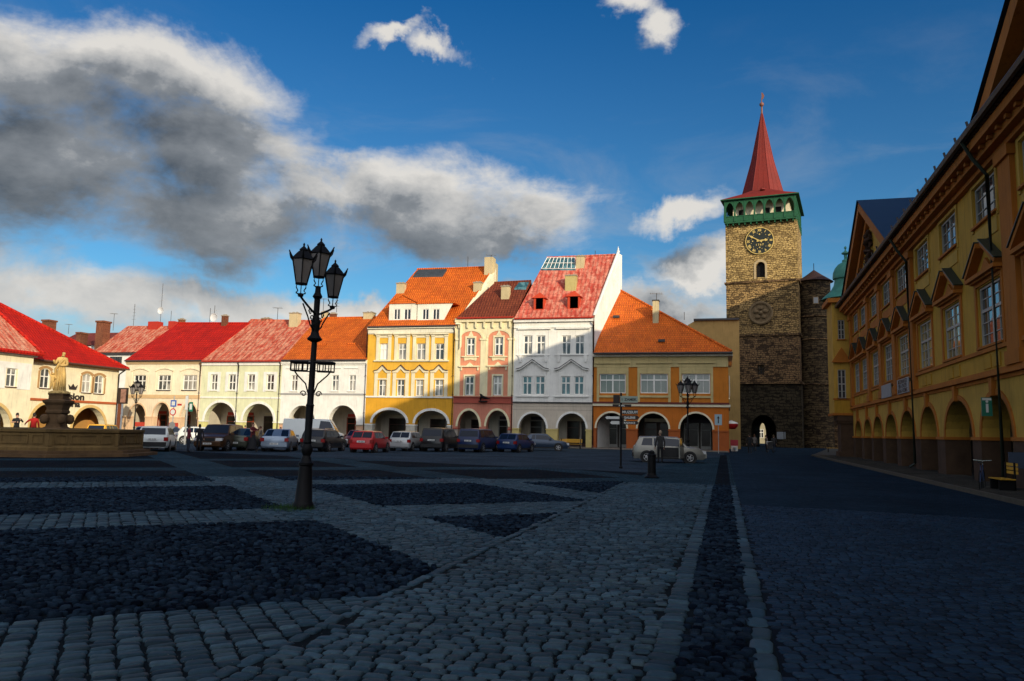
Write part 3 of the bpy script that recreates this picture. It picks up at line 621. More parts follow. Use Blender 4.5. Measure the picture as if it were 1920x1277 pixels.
b.poly([e0, tp, bk, Vector((bk.x, bk.y, 0)), Vector((e0.x, e0.y, 0))]); b.tube([e0+Vector((0, -.3, .18)), tp+Vector((0, 0, .05))], .14, 6)
b.build('gable_wall', WHITEW, h, fix=False)
b = MB(); b.lathe([(.16, 0), (.18, .16), (.07, .28), (.11, .38), (.05, .5), (.01, .7)], tuple(tp), 10); b.build('gable_finial', WHITEW, h, smooth=50)
b = MB(); pp = [onslope(*p, SLF, veF+.2) for p in ((1015, 504.5), (1026, 484), (1078, 483.5), (1079, 504.5))]; b.add([tuple(v) for v in pp]+[tuple(v-Vector((0, 0, .35))) for v in pp], [(0, 1, 2, 3), (0, 3, 7, 4), (3, 2, 6, 7), (0, 4, 5, 1)]); so_ = b.build('skylight', GLT, r)
b = MB()
for i in range(9):
    f_ = i/8; b.tube([pp[0].lerp(pp[3], f_)+Vector((0, -.03, .04)), pp[1].lerp(pp[2], f_)+Vector((0, -.03, .04))], .04, 4)
for f_ in (0, .5, 1): b.tube([pp[0].lerp(pp[1], f_)+Vector((0, -.03, .05)), pp[3].lerp(pp[2], f_)+Vector((0, -.03, .05))], .04, 4)
b.build('skylight_bars', WHITEP, so_)
chimney(r, 1080, 1095, 478, 504, SLF, veF, RENDER); chimney(r, 1059.5, 1080, 514, 546, SLF, veF, plaster('ochre_render', (.46, .38, .15), .3))
DR = mat('red_dormer_boards', (.50, .05, .015), .7)
dorm(h, 1000.5, 1020, 559, 581.5, SLF, veF, DR, DR, [(1004.5, 557.5, 1018, 579.5)], 547, hood=.15)
dorm(h, 1064, 1086, 556, 579.5, SLF, veF, DR, DR, [(1068.5, 555, 1083.8, 578)], 544, hood=.15)
pipe(h, 1112.8, 603, 1110.8, 830)
# --- G: orange corner house with hip roof
veG = V(1240, 662.5); wG = [R4(b) for b in ((1124.5, 701, 1173.2, 737.4), (1200.6, 700.8, 1252.2, 737.4), (1279.2, 700.8, 1331.6, 738))]
arG = [A(1118, 1174.5, 803, 774), A(1195.5, 1253.5, 804, 775), A(1275, 1336, 805, 775)]; sG = V(1240, 760)
ORG = plaster('orange_plaster', (.52, .17, .018)); OLV = plaster('olive_cream', (.54, .43, .20)); RBR = mat('red_brown_plaster', (.36, .09, .02), .85, .15)
h = house('orange corner house with hipped orange roof and three wide windows', xg, xh, veG, ORG, plaster('orange_lower', (.50, .14, .015)), sG, wG, arG, side=13)
for w_ in wG:
    window(h, row, *w_, cols=2, trans=(.68,), sill=False, mun=(4, 1), pm=mat('net_curtain_glass', (.17, .19, .16), .12, .25, .8, spec=.8), mw=.09); b = MB(); u0, u1, v0, v1 = w_
    for x in (u0-.28, u1+.04): strip(b, x, x+.24, sG+.3, v1+.35, .08)
    strip(b, u0-.28, u1+.28, v1+.35, v1+1.0, .07); strip(b, u0-.06, u1+.06, v1+.003, v1+.35, .06); strip(b, u0-.42, u1+.42, v1+1.0, v1+1.14, .25); strip(b, u0-.06, u1+.06, v0-.42, v0-.22, .1)
    b.build('window_surround', OLV, h)
b = MB(); strip(b, xg, xh+.1, veG-.32, veG-.02, .42); b.build('cornice', plaster('pale_cornice', (.74, .70, .56)), h)
b = MB(); strip(b, xg, xh, veG-1.35, veG-.32, .1); b.build('frieze', OLV, h)
b = MB(); strip(b, xg, xh+.05, sG-.12, sG+.12, .16); b.build('string_band', CREAMT, h)
b = MB(); strip(b, xg, xh+.06, sG+.12, sG+.3, .22); b.build('string_capping', mat('maroon_sheet', (.12, .02, .015), .6), h)
b = MB(); [ring(b, row, a, .17, -.01, .06) for a in arG]; b.build('arch_ring', CREAMT, h)
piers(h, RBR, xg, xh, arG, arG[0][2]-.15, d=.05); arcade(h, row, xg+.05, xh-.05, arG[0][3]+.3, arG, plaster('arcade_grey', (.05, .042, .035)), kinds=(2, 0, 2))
SLG = 45; P_, n_ = roofplane(math.radians(SLG), veG+.05, .7); pk = onplane(1152.5, 539, P_, n_); eL = Vector((onY(1113, 662, YR-.7).x, YR-.7, veG+.05)); eR = Vector((onY(1371.5, 662, YR-.7).x, YR-.7, veG+.05))
b = MB(); bR = Vector((eR.x, YR+14, veG+.05)); bL = Vector((eL.x+1.2, YR+14, veG+.05)); pk2 = pk+Vector((0, 1.2, 0))
b.poly([eL, eR, pk]); b.poly([eR, bR, pk2, pk]); b.poly([bR, bL, pk2]); b.poly([bL, eL, pk, pk2]); b.poly([eL+Vector((0, 0, -.1)), eR+Vector((0, 0, -.1)), bR+Vector((0, 0, -.1)), bL+Vector((0, 0, -.1))]); r = b.build('roof', T_ORA, h, fix=False)
b = MB(); b.tube([pk+Vector((0, 0, .05)), eR+Vector((0, 0, .08))], .12, 6); b.build('hip_tiles', T_ORA, r)
b = MB(); b.tube([eL+Vector((0, -.06, -.1)), eR+Vector((.06, -.06, -.1)), bR+Vector((.06, 0, -.1))], .1, 6); b.build('gutter', ZINC, r)
p = onplane(1230, 606, P_, n_); b = MB(); tz = onY(1230, 562, p.y).z; xl = onY(1223.7, 585, p.y).x; xr = onY(1234.5, 585, p.y).x; b.box((xl, p.y, p.z-.5), (xr, p.y+.9, tz-.1)); ch = b.build('chimney', RENDER, r)
b = MB(); b.box((xl-.07, p.y-.07, tz-.1), (xr+.07, p.y+.97, tz)); b.build('chimney_cap', ZINC, ch)
b = MB()
for px, py in ((1155, 596), (1240, 641)):
    v = onplane(px, py, P_, n_); b.box((v.x-.3, v.y-.2, v.z), (v.x+.35, v.y+.25, v.z+.25))
b.build('roof_vent', ZINC, r)
# side wall cornice towards the street
sidef = lambda u, v, d: (xh+d, YR+u, v)
b = MB(); b.fbox(sidef, -.4, 13, veG-.3, veG-.03, 0, .42); b.fbox(sidef, -.15, 13, sG-.12, sG+.12, 0, .16); b.build('side_cornice', plaster('pale_cornice', (.74, .70, .56)), h)
sw = MB(); sw.fbox(sidef, 0, 13, 0, veG-.3, -.01, .01); sw.build('street_side_wall', ORG, h)
for k in range(3):
    u = 2.5+k*3.8; b = MB(); b.fbox(sidef, u-.15, u+1.5, wG[0][2]-.2, wG[0][3]+.3, .0, .08); b.build('side_window_surround', OLV, h)
    window(h, sidef, u, u+1.35, wG[0][2], wG[0][3], trans=(.66,), rec=-.1, sill=False, pm=GLD)
pipe(h, 1113, 664, 1111.5, 830, mat('maroon_pipe', (.08, .015, .012), .5))
# ---------------- gate tower ----------------
YT = 118.0
TXL, TXR = onY(1361, 560, YT).x, onY(1497, 560, YT).x; TD = 10.5; TCX = (TXL+TXR)/2
def tz(py, px=1427): return onY(px, py, YT).z
tw = thing('gate_tower', (TCX, YT, 0), 'tall square stone gate tower with green gallery, clock and red spire', 'tower')
tf = lambda u, v, d: (u, YT-d, v)
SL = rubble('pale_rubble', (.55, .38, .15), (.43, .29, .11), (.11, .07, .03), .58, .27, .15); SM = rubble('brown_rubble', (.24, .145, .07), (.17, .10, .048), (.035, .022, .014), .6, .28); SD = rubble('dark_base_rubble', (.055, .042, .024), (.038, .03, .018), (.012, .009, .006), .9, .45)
z1, z2, z3, z4 = tz(718), tz(628), tz(528), tz(416)
gu0, gu1 = onY(1408, 800, YT).x, onY(1455, 800, YT).x; gvs, gvt = tz(806), tz(778)
def tower_stage(nm, za, zb, m, wins=(), arches=(), ex=0.):
    wall(tw, nm, m, tf, TXL-ex, TXR+ex, za, zb, wins, arches, rev=TD, wrev=.7)
    b = MB(); x0, x1 = TXL-ex, TXR+ex
    for x in (x0, x1): b.poly([(x, YT, za), (x, YT+TD, za), (x, YT+TD, zb), (x, YT, zb)])
    if arches:
        a = arches[0]; b.plate(lambda u, v, d: (u, YT+TD, v), [(x0, za), (a[0]+.05, za)]+arc(a[0]+.05, a[0]+1.0, a[2]-.6, a[3]-1.0)+[(a[0]+1.0, za), (x1, za), (x1, zb), (x0, zb)], [], 0)
    else: b.poly([(x0, YT+TD, za), (x1, YT+TD, za), (x1, YT+TD, zb), (x0, YT+TD, zb)])
    b.build(nm+'_sides', m, tw, fix=False)
sw_ = (onY(1420, 693, YT).x, onY(1433, 693, YT).x, tz(702), tz(684)); cw = (onY(1417.5, 505, YT).x, onY(1434.5, 505, YT).x, tz(520), tz(491), .5)
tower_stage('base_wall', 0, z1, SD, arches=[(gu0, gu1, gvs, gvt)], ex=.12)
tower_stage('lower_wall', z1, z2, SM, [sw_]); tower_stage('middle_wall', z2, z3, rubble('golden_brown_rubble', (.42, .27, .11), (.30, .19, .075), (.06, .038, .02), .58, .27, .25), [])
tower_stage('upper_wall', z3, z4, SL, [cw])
for z in (z1, z2, z3):
    b = MB(); e = .22 if z != z1 else .34
    b.box((TXL-e, YT-e, z-.13), (TXR+e, YT-.004, z+.13)); b.box((TXR+.004, YT-.003, z-.13), (TXR+e, YT+TD, z+.13)); b.box((TXL-e, YT-.003, z-.13), (TXL-.004, YT+TD, z+.13)); b.build('string_course', SM, tw)
b = MB(); b.band(tf, arc(cw[0], cw[1], cw[3]-.5, cw[3]), arc(cw[0]-.3, cw[1]+.3, cw[3]-.5, cw[3]+.35), -.02, .06); b.fbox(tf, cw[0]-.3, cw[0], cw[2]-.2, cw[3]-.5, 0, .06); b.fbox(tf, cw[1], cw[1]+.3, cw[2]-.2, cw[3]-.5, 0, .06); b.build('window_surround', mat('dressed_sandstone', (.42, .32, .18), .9, .15, 3), tw)
window(tw, tf, *cw[:4], cols=1, trans=(), rec=.5, mun=(4, 7), sill=False, fm=IRON, pm=DARKIN)
window(tw, tf, *sw_, cols=2, trans=(.5,), rec=.5, sill=False, fm=IRON, pm=GLD)
# clock
cc = onY(1424.5, 452, YT); cr = (onY(1451, 452, YT).x-onY(1398, 452, YT).x)/2; cz = cc.z
def disc(r, z0, z1_, n=48): 
    b = MB(); b.lathe([(r, z0), (r, z1_)], (0, 0, 0), n, T=lambda x, y, z: (cc.x+x, YT-z, cz+y)); return b
CLK = mat('clock_black', (.012, .016, .012), .5, .1, spec=.4); GOLD = mat('clock_gold', (.62, .45, .14), .5, .08, metal=0)
face = disc(cr, .02, .16).build('clock_face', CLK, tw)
def text(s, size, fr_, m, par, nm='lettering', ext=.02, bold=0., sx=1.):
    cu = bpy.data.curves.new('t', 'FONT'); cu.body = s; cu.size = size; cu.extrude = ext; cu.align_x = 'CENTER'; cu.align_y = 'CENTER'; cu.resolution_u = 3; cu.offset = bold
    t = bpy.data.objects.new('t', cu); COL.objects.link(t); dg = bpy.context.evaluated_depsgraph_get(); me = t.evaluated_get(dg).to_mesh()
    b = MB(); b.add([fr_(v.co.x*sx, v.co.y, v.co.z) for v in me.vertices], [list(p.vertices) for p in me.polygons]); t.to_mesh_clear() if False else None
    bpy.data.objects.remove(t); bpy.data.curves.remove(cu); return b.build(nm, m, par)
for i, s in enumerate(('XII', 'I', 'II', 'III', 'IIII', 'V', 'VI', 'VII', 'VIII', 'IX', 'X', 'XI')):
    a = math.pi/2-i*math.pi/6; r_ = cr*.80; ca, sa = math.cos(a-math.pi/2), math.sin(a-math.pi/2)
    text(s, cr*.25, lambda x, y, z, ca=ca, sa=sa, a=a: (cc.x+r_*math.cos(a)+x*ca-y*sa, YT-.19-z, cz+r_*math.sin(a)+x*sa+y*ca), GOLD, face, 'roman_numeral', .02, .02, .85)
text('1 7 6 7', cr*.2, lambda x, y, z: (cc.x+x, YT-.19-z, cz-cr*.3+y), GOLD, face, 'year', .02, .01)
b = MB(); rg = lambda r: [(r*math.cos(2*math.pi*i/48), r*math.sin(2*math.pi*i/48)) for i in range(49)]
cf = lambda u, v, d: (cc.x+u, YT-d, cz+v)
b.band(cf, rg(cr*.97), rg(cr*1.02), .1, .22)
for i in range(24):
    a = math.pi*i/12+math.pi/12; 
    if i % 2 == 0: b.lathe([(.05, 0), (.05, .05)], (0, 0, 0), 8, T=lambda x, y, z, a=a: (cc.x+x+cr*.62*math.cos(a), YT-.17-z, cz+y+cr*.62*math.sin(a)))
for i in range(4):
    a = math.pi*i/2; b.lathe([(.1, 0), (.1, .05)], (0, 0, 0), 8, T=lambda x, y, z, a=a: (cc.x+x+cr*.5*math.cos(a), YT-.17-z, cz+y+cr*.5*math.sin(a)))
b.build('clock_ring', GOLD, face)
for nm, a, L, wd in (('minute_hand', math.radians(150), cr*.86, .11), ('hour_hand', math.radians(5), cr*.6, .15)):
    b = MB(); ca, sa = math.cos(a), math.sin(a); f_ = lambda u, v, d, ca=ca, sa=sa: (cc.x+u*ca-v*sa, YT-d, cz+u*sa+v*ca)
    b.fpoly(f_, [(-.4, -wd*.7), (L*.6, -wd*.5), (L*.68, -wd*1.4), (L, 0), (L*.68, wd*1.4), (L*.6, wd*.5), (-.4, wd*.7)], .24, .30, True); b.build(nm, GOLD, face)
# relief medallion
mc = onY(1426.5, 587, YT); mr_ = 1.72; MED = mat('medallion_stone', (.17, .115, .06), .9, .3, 3, .5, 8)
mt = lambda x, y, z: (mc.x+x, YT-z, mc.z+y)
b = MB(); b.lathe([(mr_, 0), (mr_, .28), (mr_*.92, .36), (mr_*.8, .3), (mr_*.76, .1)], n=36, T=mt); md = b.build('relief_medallion', MED, tw, smooth=40)
b = MB()
for i in range(5):
    a = math.pi/2+i*2*math.pi/5; b.lathe([(.02, .42), (.25, .38), (.36, .26), (.4, .08)], n=10, T=lambda x, y, z, a=a: mt(x+.72*math.cos(a), y*.8+.72*math.sin(a), z))
b.lathe([(.02, .5), (.22, .45), (.3, .3), (.34, .08)], n=10, T=mt); b.build('carved_relief', MED, md, smooth=50)
# gallery
GRN = mat('green_timber', (.012, .085, .035), .6, .25, 4); GALW = mat('gallery_plaster', (.78, .68, .48), .85)
zc0, zf, zt_ = tz(417), tz(404.5), tz(371); zg = tz(413); gx0, gx1 = onY(1360, 395, YT-.6).x, onY(1492, 395, YT-.6).x; gy0, gy1 = YT-.6, YT+TD+.6
b = MB(); b.box((TXL+1.0, YT+1.0, zg), (TXR-1.0, YT+TD-1.0, zt_)); core = b.build('gallery_core', GALW, tw)
for x in (TXL+2.3, TCX+.8, TXR-2.6):
    b = MB(); b.box((x-.45, YT+.94, zg+.7), (x+.45, YT+1.0-.003, zg+2.1)); b.build('gallery_door', DARKIN, core)
b = MB(); b.box((gx0-.1, gy0-.1, zg-.28), (gx1+.1, gy1+.1, zg)); b.build('gallery_floor', GRN, tw)
def gside(nm, F, L):
    b = MB(); n = 7; s = L/n; rh = zf-zg
    b.fbox(F, 0, L, zg, zf, 0, .12); b.fbox(F, -.05, L+.05, zf, zf+.12, -.03, .18)
    for i in range(n+1): b.fbox(F, i*s-.13, i*s+.13, zg-.05, zf+.5, -.02, .2); b.fbox(F, i*s-.1, i*s+.1, zf+.5, zt_-.2, 0, .16)
    vs = zf+(zt_-zf)*.30; vt = zt_-.5
    outer = [(0, zt_), (0, vs)]; 
    for i in range(n):
        a, c = i*s+.12, (i+1)*s-.12; m_ = (a+c)/2
        outer += [(a, vs), (a+.06, vs+(vt-vs)*.45), (a+(m_-a)*.5, vs+(vt-vs)*.82), (m_, vt), (c-(c-m_)*.5, vs+(vt-vs)*.82), (c-.06, vs+(vt-vs)*.45), (c, vs)]
    outer += [(L, vs), (L, zt_)]
    b.fpoly(F, outer, .02, .13, True); b.build(nm, GRN, tw)
gside('gallery_arcade', lambda u, v, d: (gx0+u, gy0-d, v), gx1-gx0); gside('gallery_arcade', lambda u, v, d: (gx1+d, gy0+u, v), gy1-gy0); gside('gallery_arcade', lambda u, v, d: (gx0-d, gy0+u, v), gy1-gy0)
b = MB()
for i in range(12):
    x = gx0+.3+i*(gx1-gx0-.6)/11; b.box((x-.09, gy0, zg-.6), (x+.09, YT, zg-.3))
    y = gy0+.3+i*(gy1-gy0-.6)/11; b.box((TXR+.003, y-.09, zg-.6), (gx1, y+.09, zg-.3))
b.build('gallery_brackets', GRN, tw)
# spire
SPR = mat('red_sheet_spire', (.17, .010, .003), .7, .2, .5, .15, 3, spec=.4, streak=.25)
zs0 = zt_; zs1 = tz(347); zs2 = tz(188); ov = .55; cxs, cys = (gx0+gx1)/2, (gy0+gy1)/2; hw = (gx1-gx0)/2+ov; hd = (gy1-gy0)/2+ov; ro = (onY(1468, 345, cys).x-onY(1392, 345, cys).x)/2/math.cos(math.pi/8)
b = MB(); oc = []
for j in range(8):
    q = math.pi/8+j*math.pi/4-math.pi; oc.append((cxs+ro*math.cos(q), cys+ro*math.sin(q)))
# square eave ring subdivided to 8 to meet the octagon
sq = []
for j in range(8):
    q = math.pi/8+j*math.pi/4-math.pi; x, y = math.cos(q), math.sin(q); k_ = 1/max(abs(x), abs(y)); cor = lambda v, h_: h_ if v > 0 else -h_
    sq.append((cxs+cor(x, hw), cys+cor(y, hd)))
mid = [(cxs+(a[0]-cxs)*1.45+(s_[0]-cxs)*.14, cys+(a[1]-cys)*1.45+(s_[1]-cys)*.14) for a, s_ in zip(oc, sq)]
rings = [[(x, y, zs0-.05) for x, y in sq], [(x, y, zs0+(zs1-zs0)*.42) for x, y in mid], [(x, y, zs1) for x, y in oc], [(cxs+(x-cxs)*.55, cys+(y-cys)*.55, zs1+(zs2-zs1)*.40) for x, y in oc], [(cxs+(x-cxs)*.04, cys+(y-cys)*.04, zs2) for x, y in oc]]
b.add([p for r_ in rings for p in r_], [(i*8+j, i*8+(j+1) % 8, (i+1)*8+(j+1) % 8, (i+1)*8+j) for i in range(4) for j in range(8)]); b.poly([(x, y, zs0-.06) for x, y in ((cxs-hw, cys-hd), (cxs+hw, cys-hd), (cxs+hw, cys+hd), (cxs-hw, cys+hd))])
spire = b.build('spire', SPR, tw, fix=True)
b = MB()
for j in range(8):
    for f0 in (0,):
        for (ra, rb) in ((2, 3), (3, 4)): b.tube([rings[ra][j], rings[rb][j]], .05, 4)
        for t_ in (.33, .66):
            p_ = [Vector(rings[k][j]).lerp(Vector(rings[k][(j+1) % 8]), t_) for k in (2, 3, 4)]; b.tube(p_, .03, 4)
b.build('standing_seams', SPR, spire)
b = MB(); b.box((cxs-hw-.05, cys-hd-.05, zs0-.2), (cxs+hw+.05, cys+hd+.05, zs0-.06)); b.build('spire_eave', GRN, spire)
b = MB(); b.lathe([(.16, 0), (.12, 1.3), (.1, 1.4)], (cxs, cys, zs2-.2), 8); b.lathe([(.05, 0), (.3, .2), (.36, .4), (.3, .6), (.05, .8)], (cxs, cys, zs2+1.1), 12); b.tube([(cxs, cys, zs2+1.8), (cxs, cys, tz(158))], .07, 6); b.fpoly(lambda u, v, d: (cxs+u, cys-d, v), [(0, zs2+2.3), (.25, zs2+2.4), (.42, zs2+2.9), (.25, zs2+3.3), (0, zs2+3.5)], -.03, .03, True)
b.build('spire_finial', mat('finial_copper', (.20, .08, .05), .5), spire, smooth=50)
b = MB(); q0 = Vector(rings[1][1]).lerp(Vector(rings[1][2]), .5); q0 = Vector((cxs+.3, cys-ro*.93-1.0, zs0+(zs1-zs0)*.8)); b.lathe([(.02, .28), (.35, .18), (.4, 0)], tuple(q0), 8); b.build('spire_dormer', SPR, spire)
tw.rotation_euler.z = math.radians(-8.5)
# stair turret
tp_ = onY(1531.5, 700, YT+4); trr = (onY(1561, 600, YT+4).x-onY(1500, 600, YT+4).x)/2; ty = YT+4.5
st = thing('stair_turret', (tp_.x, ty, 0), 'round rubble stair turret with low conical roof beside the gate tower', 'turret')
zr = onY(1531, 529, ty).z; zp = onY(1531, 506, ty).z
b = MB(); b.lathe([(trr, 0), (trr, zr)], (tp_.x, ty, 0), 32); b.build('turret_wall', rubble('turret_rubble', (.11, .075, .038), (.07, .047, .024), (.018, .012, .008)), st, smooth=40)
b = MB(); [b.lathe([(trr+.02, z-.12), (trr+.2, z-.05), (trr+.2, z+.1), (trr+.02, z+.15)], (tp_.x, ty, 0), 32) for z in (z2-.4, z1, onY(1531, 596, ty).z)]; b.build('string_course', SM, st, smooth=30)
b = MB(); b.lathe([(trr+.45, zr-.05), (trr*.5, zr+(zp-zr)*.55), (.03, zp)], (tp_.x, ty, 0), 32); rf = b.build('cone_roof', mat('dark_red_roof', (.028, .012, .012), .8, .2), st, smooth=30)
b = MB(); b.tube([(tp_.x, ty, zp-.1), (tp_.x, ty, zp+1.0)], .05, 5); b.build('finial', IRON, rf)
b = MB(); wz = onY(1530, 563, ty-trr).z; b.box((tp_.x-.5, ty-trr-.03, wz-.55), (tp_.x+.35, ty-trr+.3, wz+.55)); fr_ = b.build('window_surround', MED, st); b = MB(); b.box((tp_.x-.38, ty-trr-.05, wz-.42), (tp_.x+.23, ty-trr-.031, wz+.42)); b.build('pane', GLD, fr_)
b = MB(); tagx = onY(1565, 700, 119).x; b.box((TXR-.5, ty+.3, 0), (onY(1640, 700, ty).x, ty+1.2, zr-9)); tag(b.build('town_wall', SM, None, (tp_.x+4, ty, 0)), 'dark stone wall running from the stair turret behind the palace', 'wall')
# ---------------- palace on the right ----------------
def pal(u, v, d): return (8.6+.018*u-d, u, v)
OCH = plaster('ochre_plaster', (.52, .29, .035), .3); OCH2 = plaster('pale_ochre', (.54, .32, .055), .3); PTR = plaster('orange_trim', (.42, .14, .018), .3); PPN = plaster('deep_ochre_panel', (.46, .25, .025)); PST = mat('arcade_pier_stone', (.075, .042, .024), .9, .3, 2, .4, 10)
GLP = glassmat('palace_glass', (.05, .05, .055), (.13, .12, .10), .8, .03); GLY = glassmat('yellow_reflection_glass', (.16, .12, .05), (.40, .27, .08), 1.0, .04, .4, .55)  # GLY: yellow reflection put into the pane colour
pw = thing('palace', (9.4, 45, 0), 'long ochre baroque palace wing with arcade, pedimented windows and dark roof', 'palace')
Wn = [('n', 20.8), ('n', 25.6), ('n', 30.75), ('n', 35.85), ('n', 40.75), ('f', 45.85), ('f', 50.35), ('f', 54.95), ('f', 59.6), ('f', 63.3)]
ups = [(c-1.35, c+1.35, 9.5, 10.95) for k, c in Wn]; los = [(c-1.35, c+1.35, 4.98, 7.18) for k, c in Wn]
arP = [(17.9, 21.6, 1.72, 3.2), (23.2, 27.0, 1.72, 3.2), (28.9, 32.4, 1.72, 3.2), (33.5, 37.7, 1.72, 3.22), (39.05, 42.4, 1.71, 3.16), (43.75, 47.35, 1.7, 3.1), (48.45, 52.0, 1.7, 3.05), (53.05, 56.5, 1.69, 3.0), (57.25, 60.6, 1.69, 2.92), (61.75, 65.0, 1.68, 2.88)]
YE = 66.2
wall(pw, 'upper_wall', OCH, pal, 14, YE, 3.9, 11.35, ups+los, wrev=.18)
wall(pw, 'arcade_wall', OCH2, pal, 14, YE, 0.0, 3.9, [], arP, rev=.9)
b = MB(); b.poly([pal(14, 0, 0), pal(-75, 0, 0), pal(-75, 11.4, 0), pal(14, 11.4, 0)]); b.poly([pal(YE, 0, 0), pal(YE, 0, -14), pal(YE, 12, -14), pal(YE, 12, 0)]); b.poly([pal(-75, 0, -14), pal(YE, 0, -14), pal(YE, 12, -14), pal(-75, 12, -14)]); b.poly([pal(-75, 0, 0), pal(-75, 0, -14), pal(-75, 12, -14), pal(-75, 12, 0)])
b.build('rear_and_south_walls', OCH, pw, fix=False)
b = MB(); T0, T1 = 3.35, -4.5
b.poly([pal(14, 0, T1), pal(YE, 0, T1), pal(YE, T0, T1), pal(14, T0, T1)]); b.poly([pal(14, T0, 0), pal(YE, T0, 0), pal(YE, T0, T1), pal(14, T0, T1)]); b.poly([pal(14, 0, 0), pal(14, 0, T1), pal(14, T0, T1), pal(14, T0, 0)]); b.poly([pal(YE-.02, 0, 0), pal(YE-.02, 0, T1), pal(YE-.02, T0, T1), pal(YE-.02, T0, 0)])
b.plate(pal, [(14, 0)]+[p for a in arP for p in [(a[0], 0)]+arc(*a)+[(a[1], 0)]]+[(YE, 0), (YE, T0), (14, T0)], [], -.9)
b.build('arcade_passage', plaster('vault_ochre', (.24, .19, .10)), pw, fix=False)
b = MB()
for i, a in enumerate(arP):
    b.fbox(pal, a[0]+.6, a[1]-.6, 0, 1.68, T1+.02, T1+.1)
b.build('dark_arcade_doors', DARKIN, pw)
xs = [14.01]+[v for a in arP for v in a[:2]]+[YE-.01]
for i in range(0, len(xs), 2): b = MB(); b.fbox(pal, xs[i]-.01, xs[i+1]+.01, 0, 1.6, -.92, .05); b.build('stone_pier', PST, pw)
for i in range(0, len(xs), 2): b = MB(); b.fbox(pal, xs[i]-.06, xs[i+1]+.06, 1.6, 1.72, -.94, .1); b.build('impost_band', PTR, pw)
b = MB(); [ring(b, pal, a, .2, -.01, .05) for a in arP]
for a in arP: c = (a[0]+a[1])/2; b.fpoly(pal, [(c-.12, a[3]-.05), (c+.12, a[3]-.05), (c+.2, 3.78), (c-.2, 3.78)], -.02, .16)
b.build('arch_ring', PTR, pw)
b = MB(); b.fbox(pal, 14, YE, 3.82, 3.93, -.01, .22); b.fbox(pal, 14, YE, 3.93, 4.05, -.01, .14); b.fbox(pal, 14, YE, 3.68, 3.8, -.01, .07)
b.fbox(pal, 14, YE, 4.72, 4.86, -.01, .1); b.build('string_band', PTR, pw)
for i, ((k, c), w1, w2) in enumerate(zip(Wn, ups, los)):
    far = k == 'f'
    window(pw, pal, *w1, cols=2, trans=(), mun=(4, 3), rec=.13, sill=PTR, pm=GLP, mw=.08, fm=mat('grey_white_paint', (.38, .37, .34), .5))
    window(pw, pal, *w2, cols=2, trans=(.6,), mun=(4, 5), rec=.13, sill=PTR, pm=GLY if i in (3, 4, 5) else GLP, mw=.08, fm=mat('grey_white_paint', (.38, .37, .34), .5))
    b = MB(); u0, u1 = w2[0]-.28, w2[1]+.28
    b.fbox(pal, u0, u0+.2, 4.86, 7.35, -.01, .06); b.fbox(pal, u1-.2, u1, 4.86, 7.35, -.01, .06); b.fbox(pal, u0+.2, u1-.2, 7.22, 7.35, -.01, .06)
    b.fbox(pal, u0-.12, u1+.12, 7.42, 7.56, -.01, .34); b.fbox(pal, u0, u1, 7.35, 7.42, -.01, .2)
    for s_ in (-1, 1):
        p0, p1 = (c+s_*1.75, 7.56), (c+s_*.25, 8.5); b.fpoly(pal, [p0, p1, (p1[0], p1[1]+.17), (p0[0]+s_*.12, p0[1]+.12)], -.01, .32)
    b.fpoly(pal, [(c-.75, 7.56), (c+.75, 7.56), (c, 8.1)], -.01, .1)
    b.build('window_pediment', PTR, pw)
    kk = MB()
    for s_ in (-1, 1):
        p0, p1 = (c+s_*1.75, 7.56), (c+s_*.25, 8.5); kk.fpoly(pal, [(p0[0]+s_*.14, p0[1]+.13), (p1[0], p1[1]+.18), (p1[0], p1[1]+.23), (p0[0]+s_*.18, p0[1]+.16)], -.01, .37)
    kk.build('pediment_capping', mat('dark_green_sheet', (.035, .045, .035), .5), pw)
    b = MB(); b.fbox(pal, w1[0]-.2, w1[0]-.02, 9.3, 11.1, -.01, .05); b.fbox(pal, w1[1]+.02, w1[1]+.2, 9.3, 11.1, -.01, .05); b.fbox(pal, w1[0]-.02, w1[1]+.02, 10.97, 11.1, -.01, .05)
    b.fbox(pal, w1[0], w1[1], 8.75, 9.25, -.01, .04); b.build('window_surround', OCH2 if not far else PTR, pw)
    b = MB()
    for p in (c-.95, c+.08): b.fbox(pal, p, p+.87, 4.15, 4.62, -.01, .05)
    b.build('parapet_panel', PPN, pw)
for u in (28.2, 43.3, 48.1, 52.65, 57.3, 65.7, 17.9):
    b = MB(); wd = .55 if u != 28.2 else .75; b.fbox(pal, u-wd, u+wd*.6, 4.05, 10.75, -.01, .16); b.fbox(pal, u-wd-.1, u+wd*.6+.1, 4.05, 4.5, -.01, .22); b.fbox(pal, u-wd-.1, u+wd*.6+.1, 10.75, 11.1, -.01, .26); b.build('giant_pilaster', PTR, pw)
b = MB(); b.fbox(pal, -75, YE, 11.12, 11.3, -.01, .22); b.fbox(pal, -75, YE, 11.3, 11.55, -.01, .5); b.fbox(pal, -75, YE, 11.55, 11.85, -.01, .8)
u = 14.2
while u < YE: b.fbox(pal, u, u+.2, 11.42, 11.54, .502, .66); u += .9
b.build('main_cornice', PTR, pw)
PRF = tiles('dark_palace_tiles', (.045, .03, .026), (.03, .02, .02), su=.3, sv=.35, axis='Y')
b = MB(); rz, rr_ = 22.3, -6.2; rz2 = 20.7
E0 = [pal(-76, 11.9, .95), pal(YE+.6, 11.9, .95)]; RG = [pal(8, rz, rr_), pal(YE-5.5, rz, rr_)]; RL = [pal(-76, rz2, rr_), pal(8, rz2, rr_)]; EM = pal(8, 11.9, .95); EN = pal(8, 11.9, -15); E1 = [pal(-76, 11.9, -15), pal(YE+.6, 11.9, -15)]
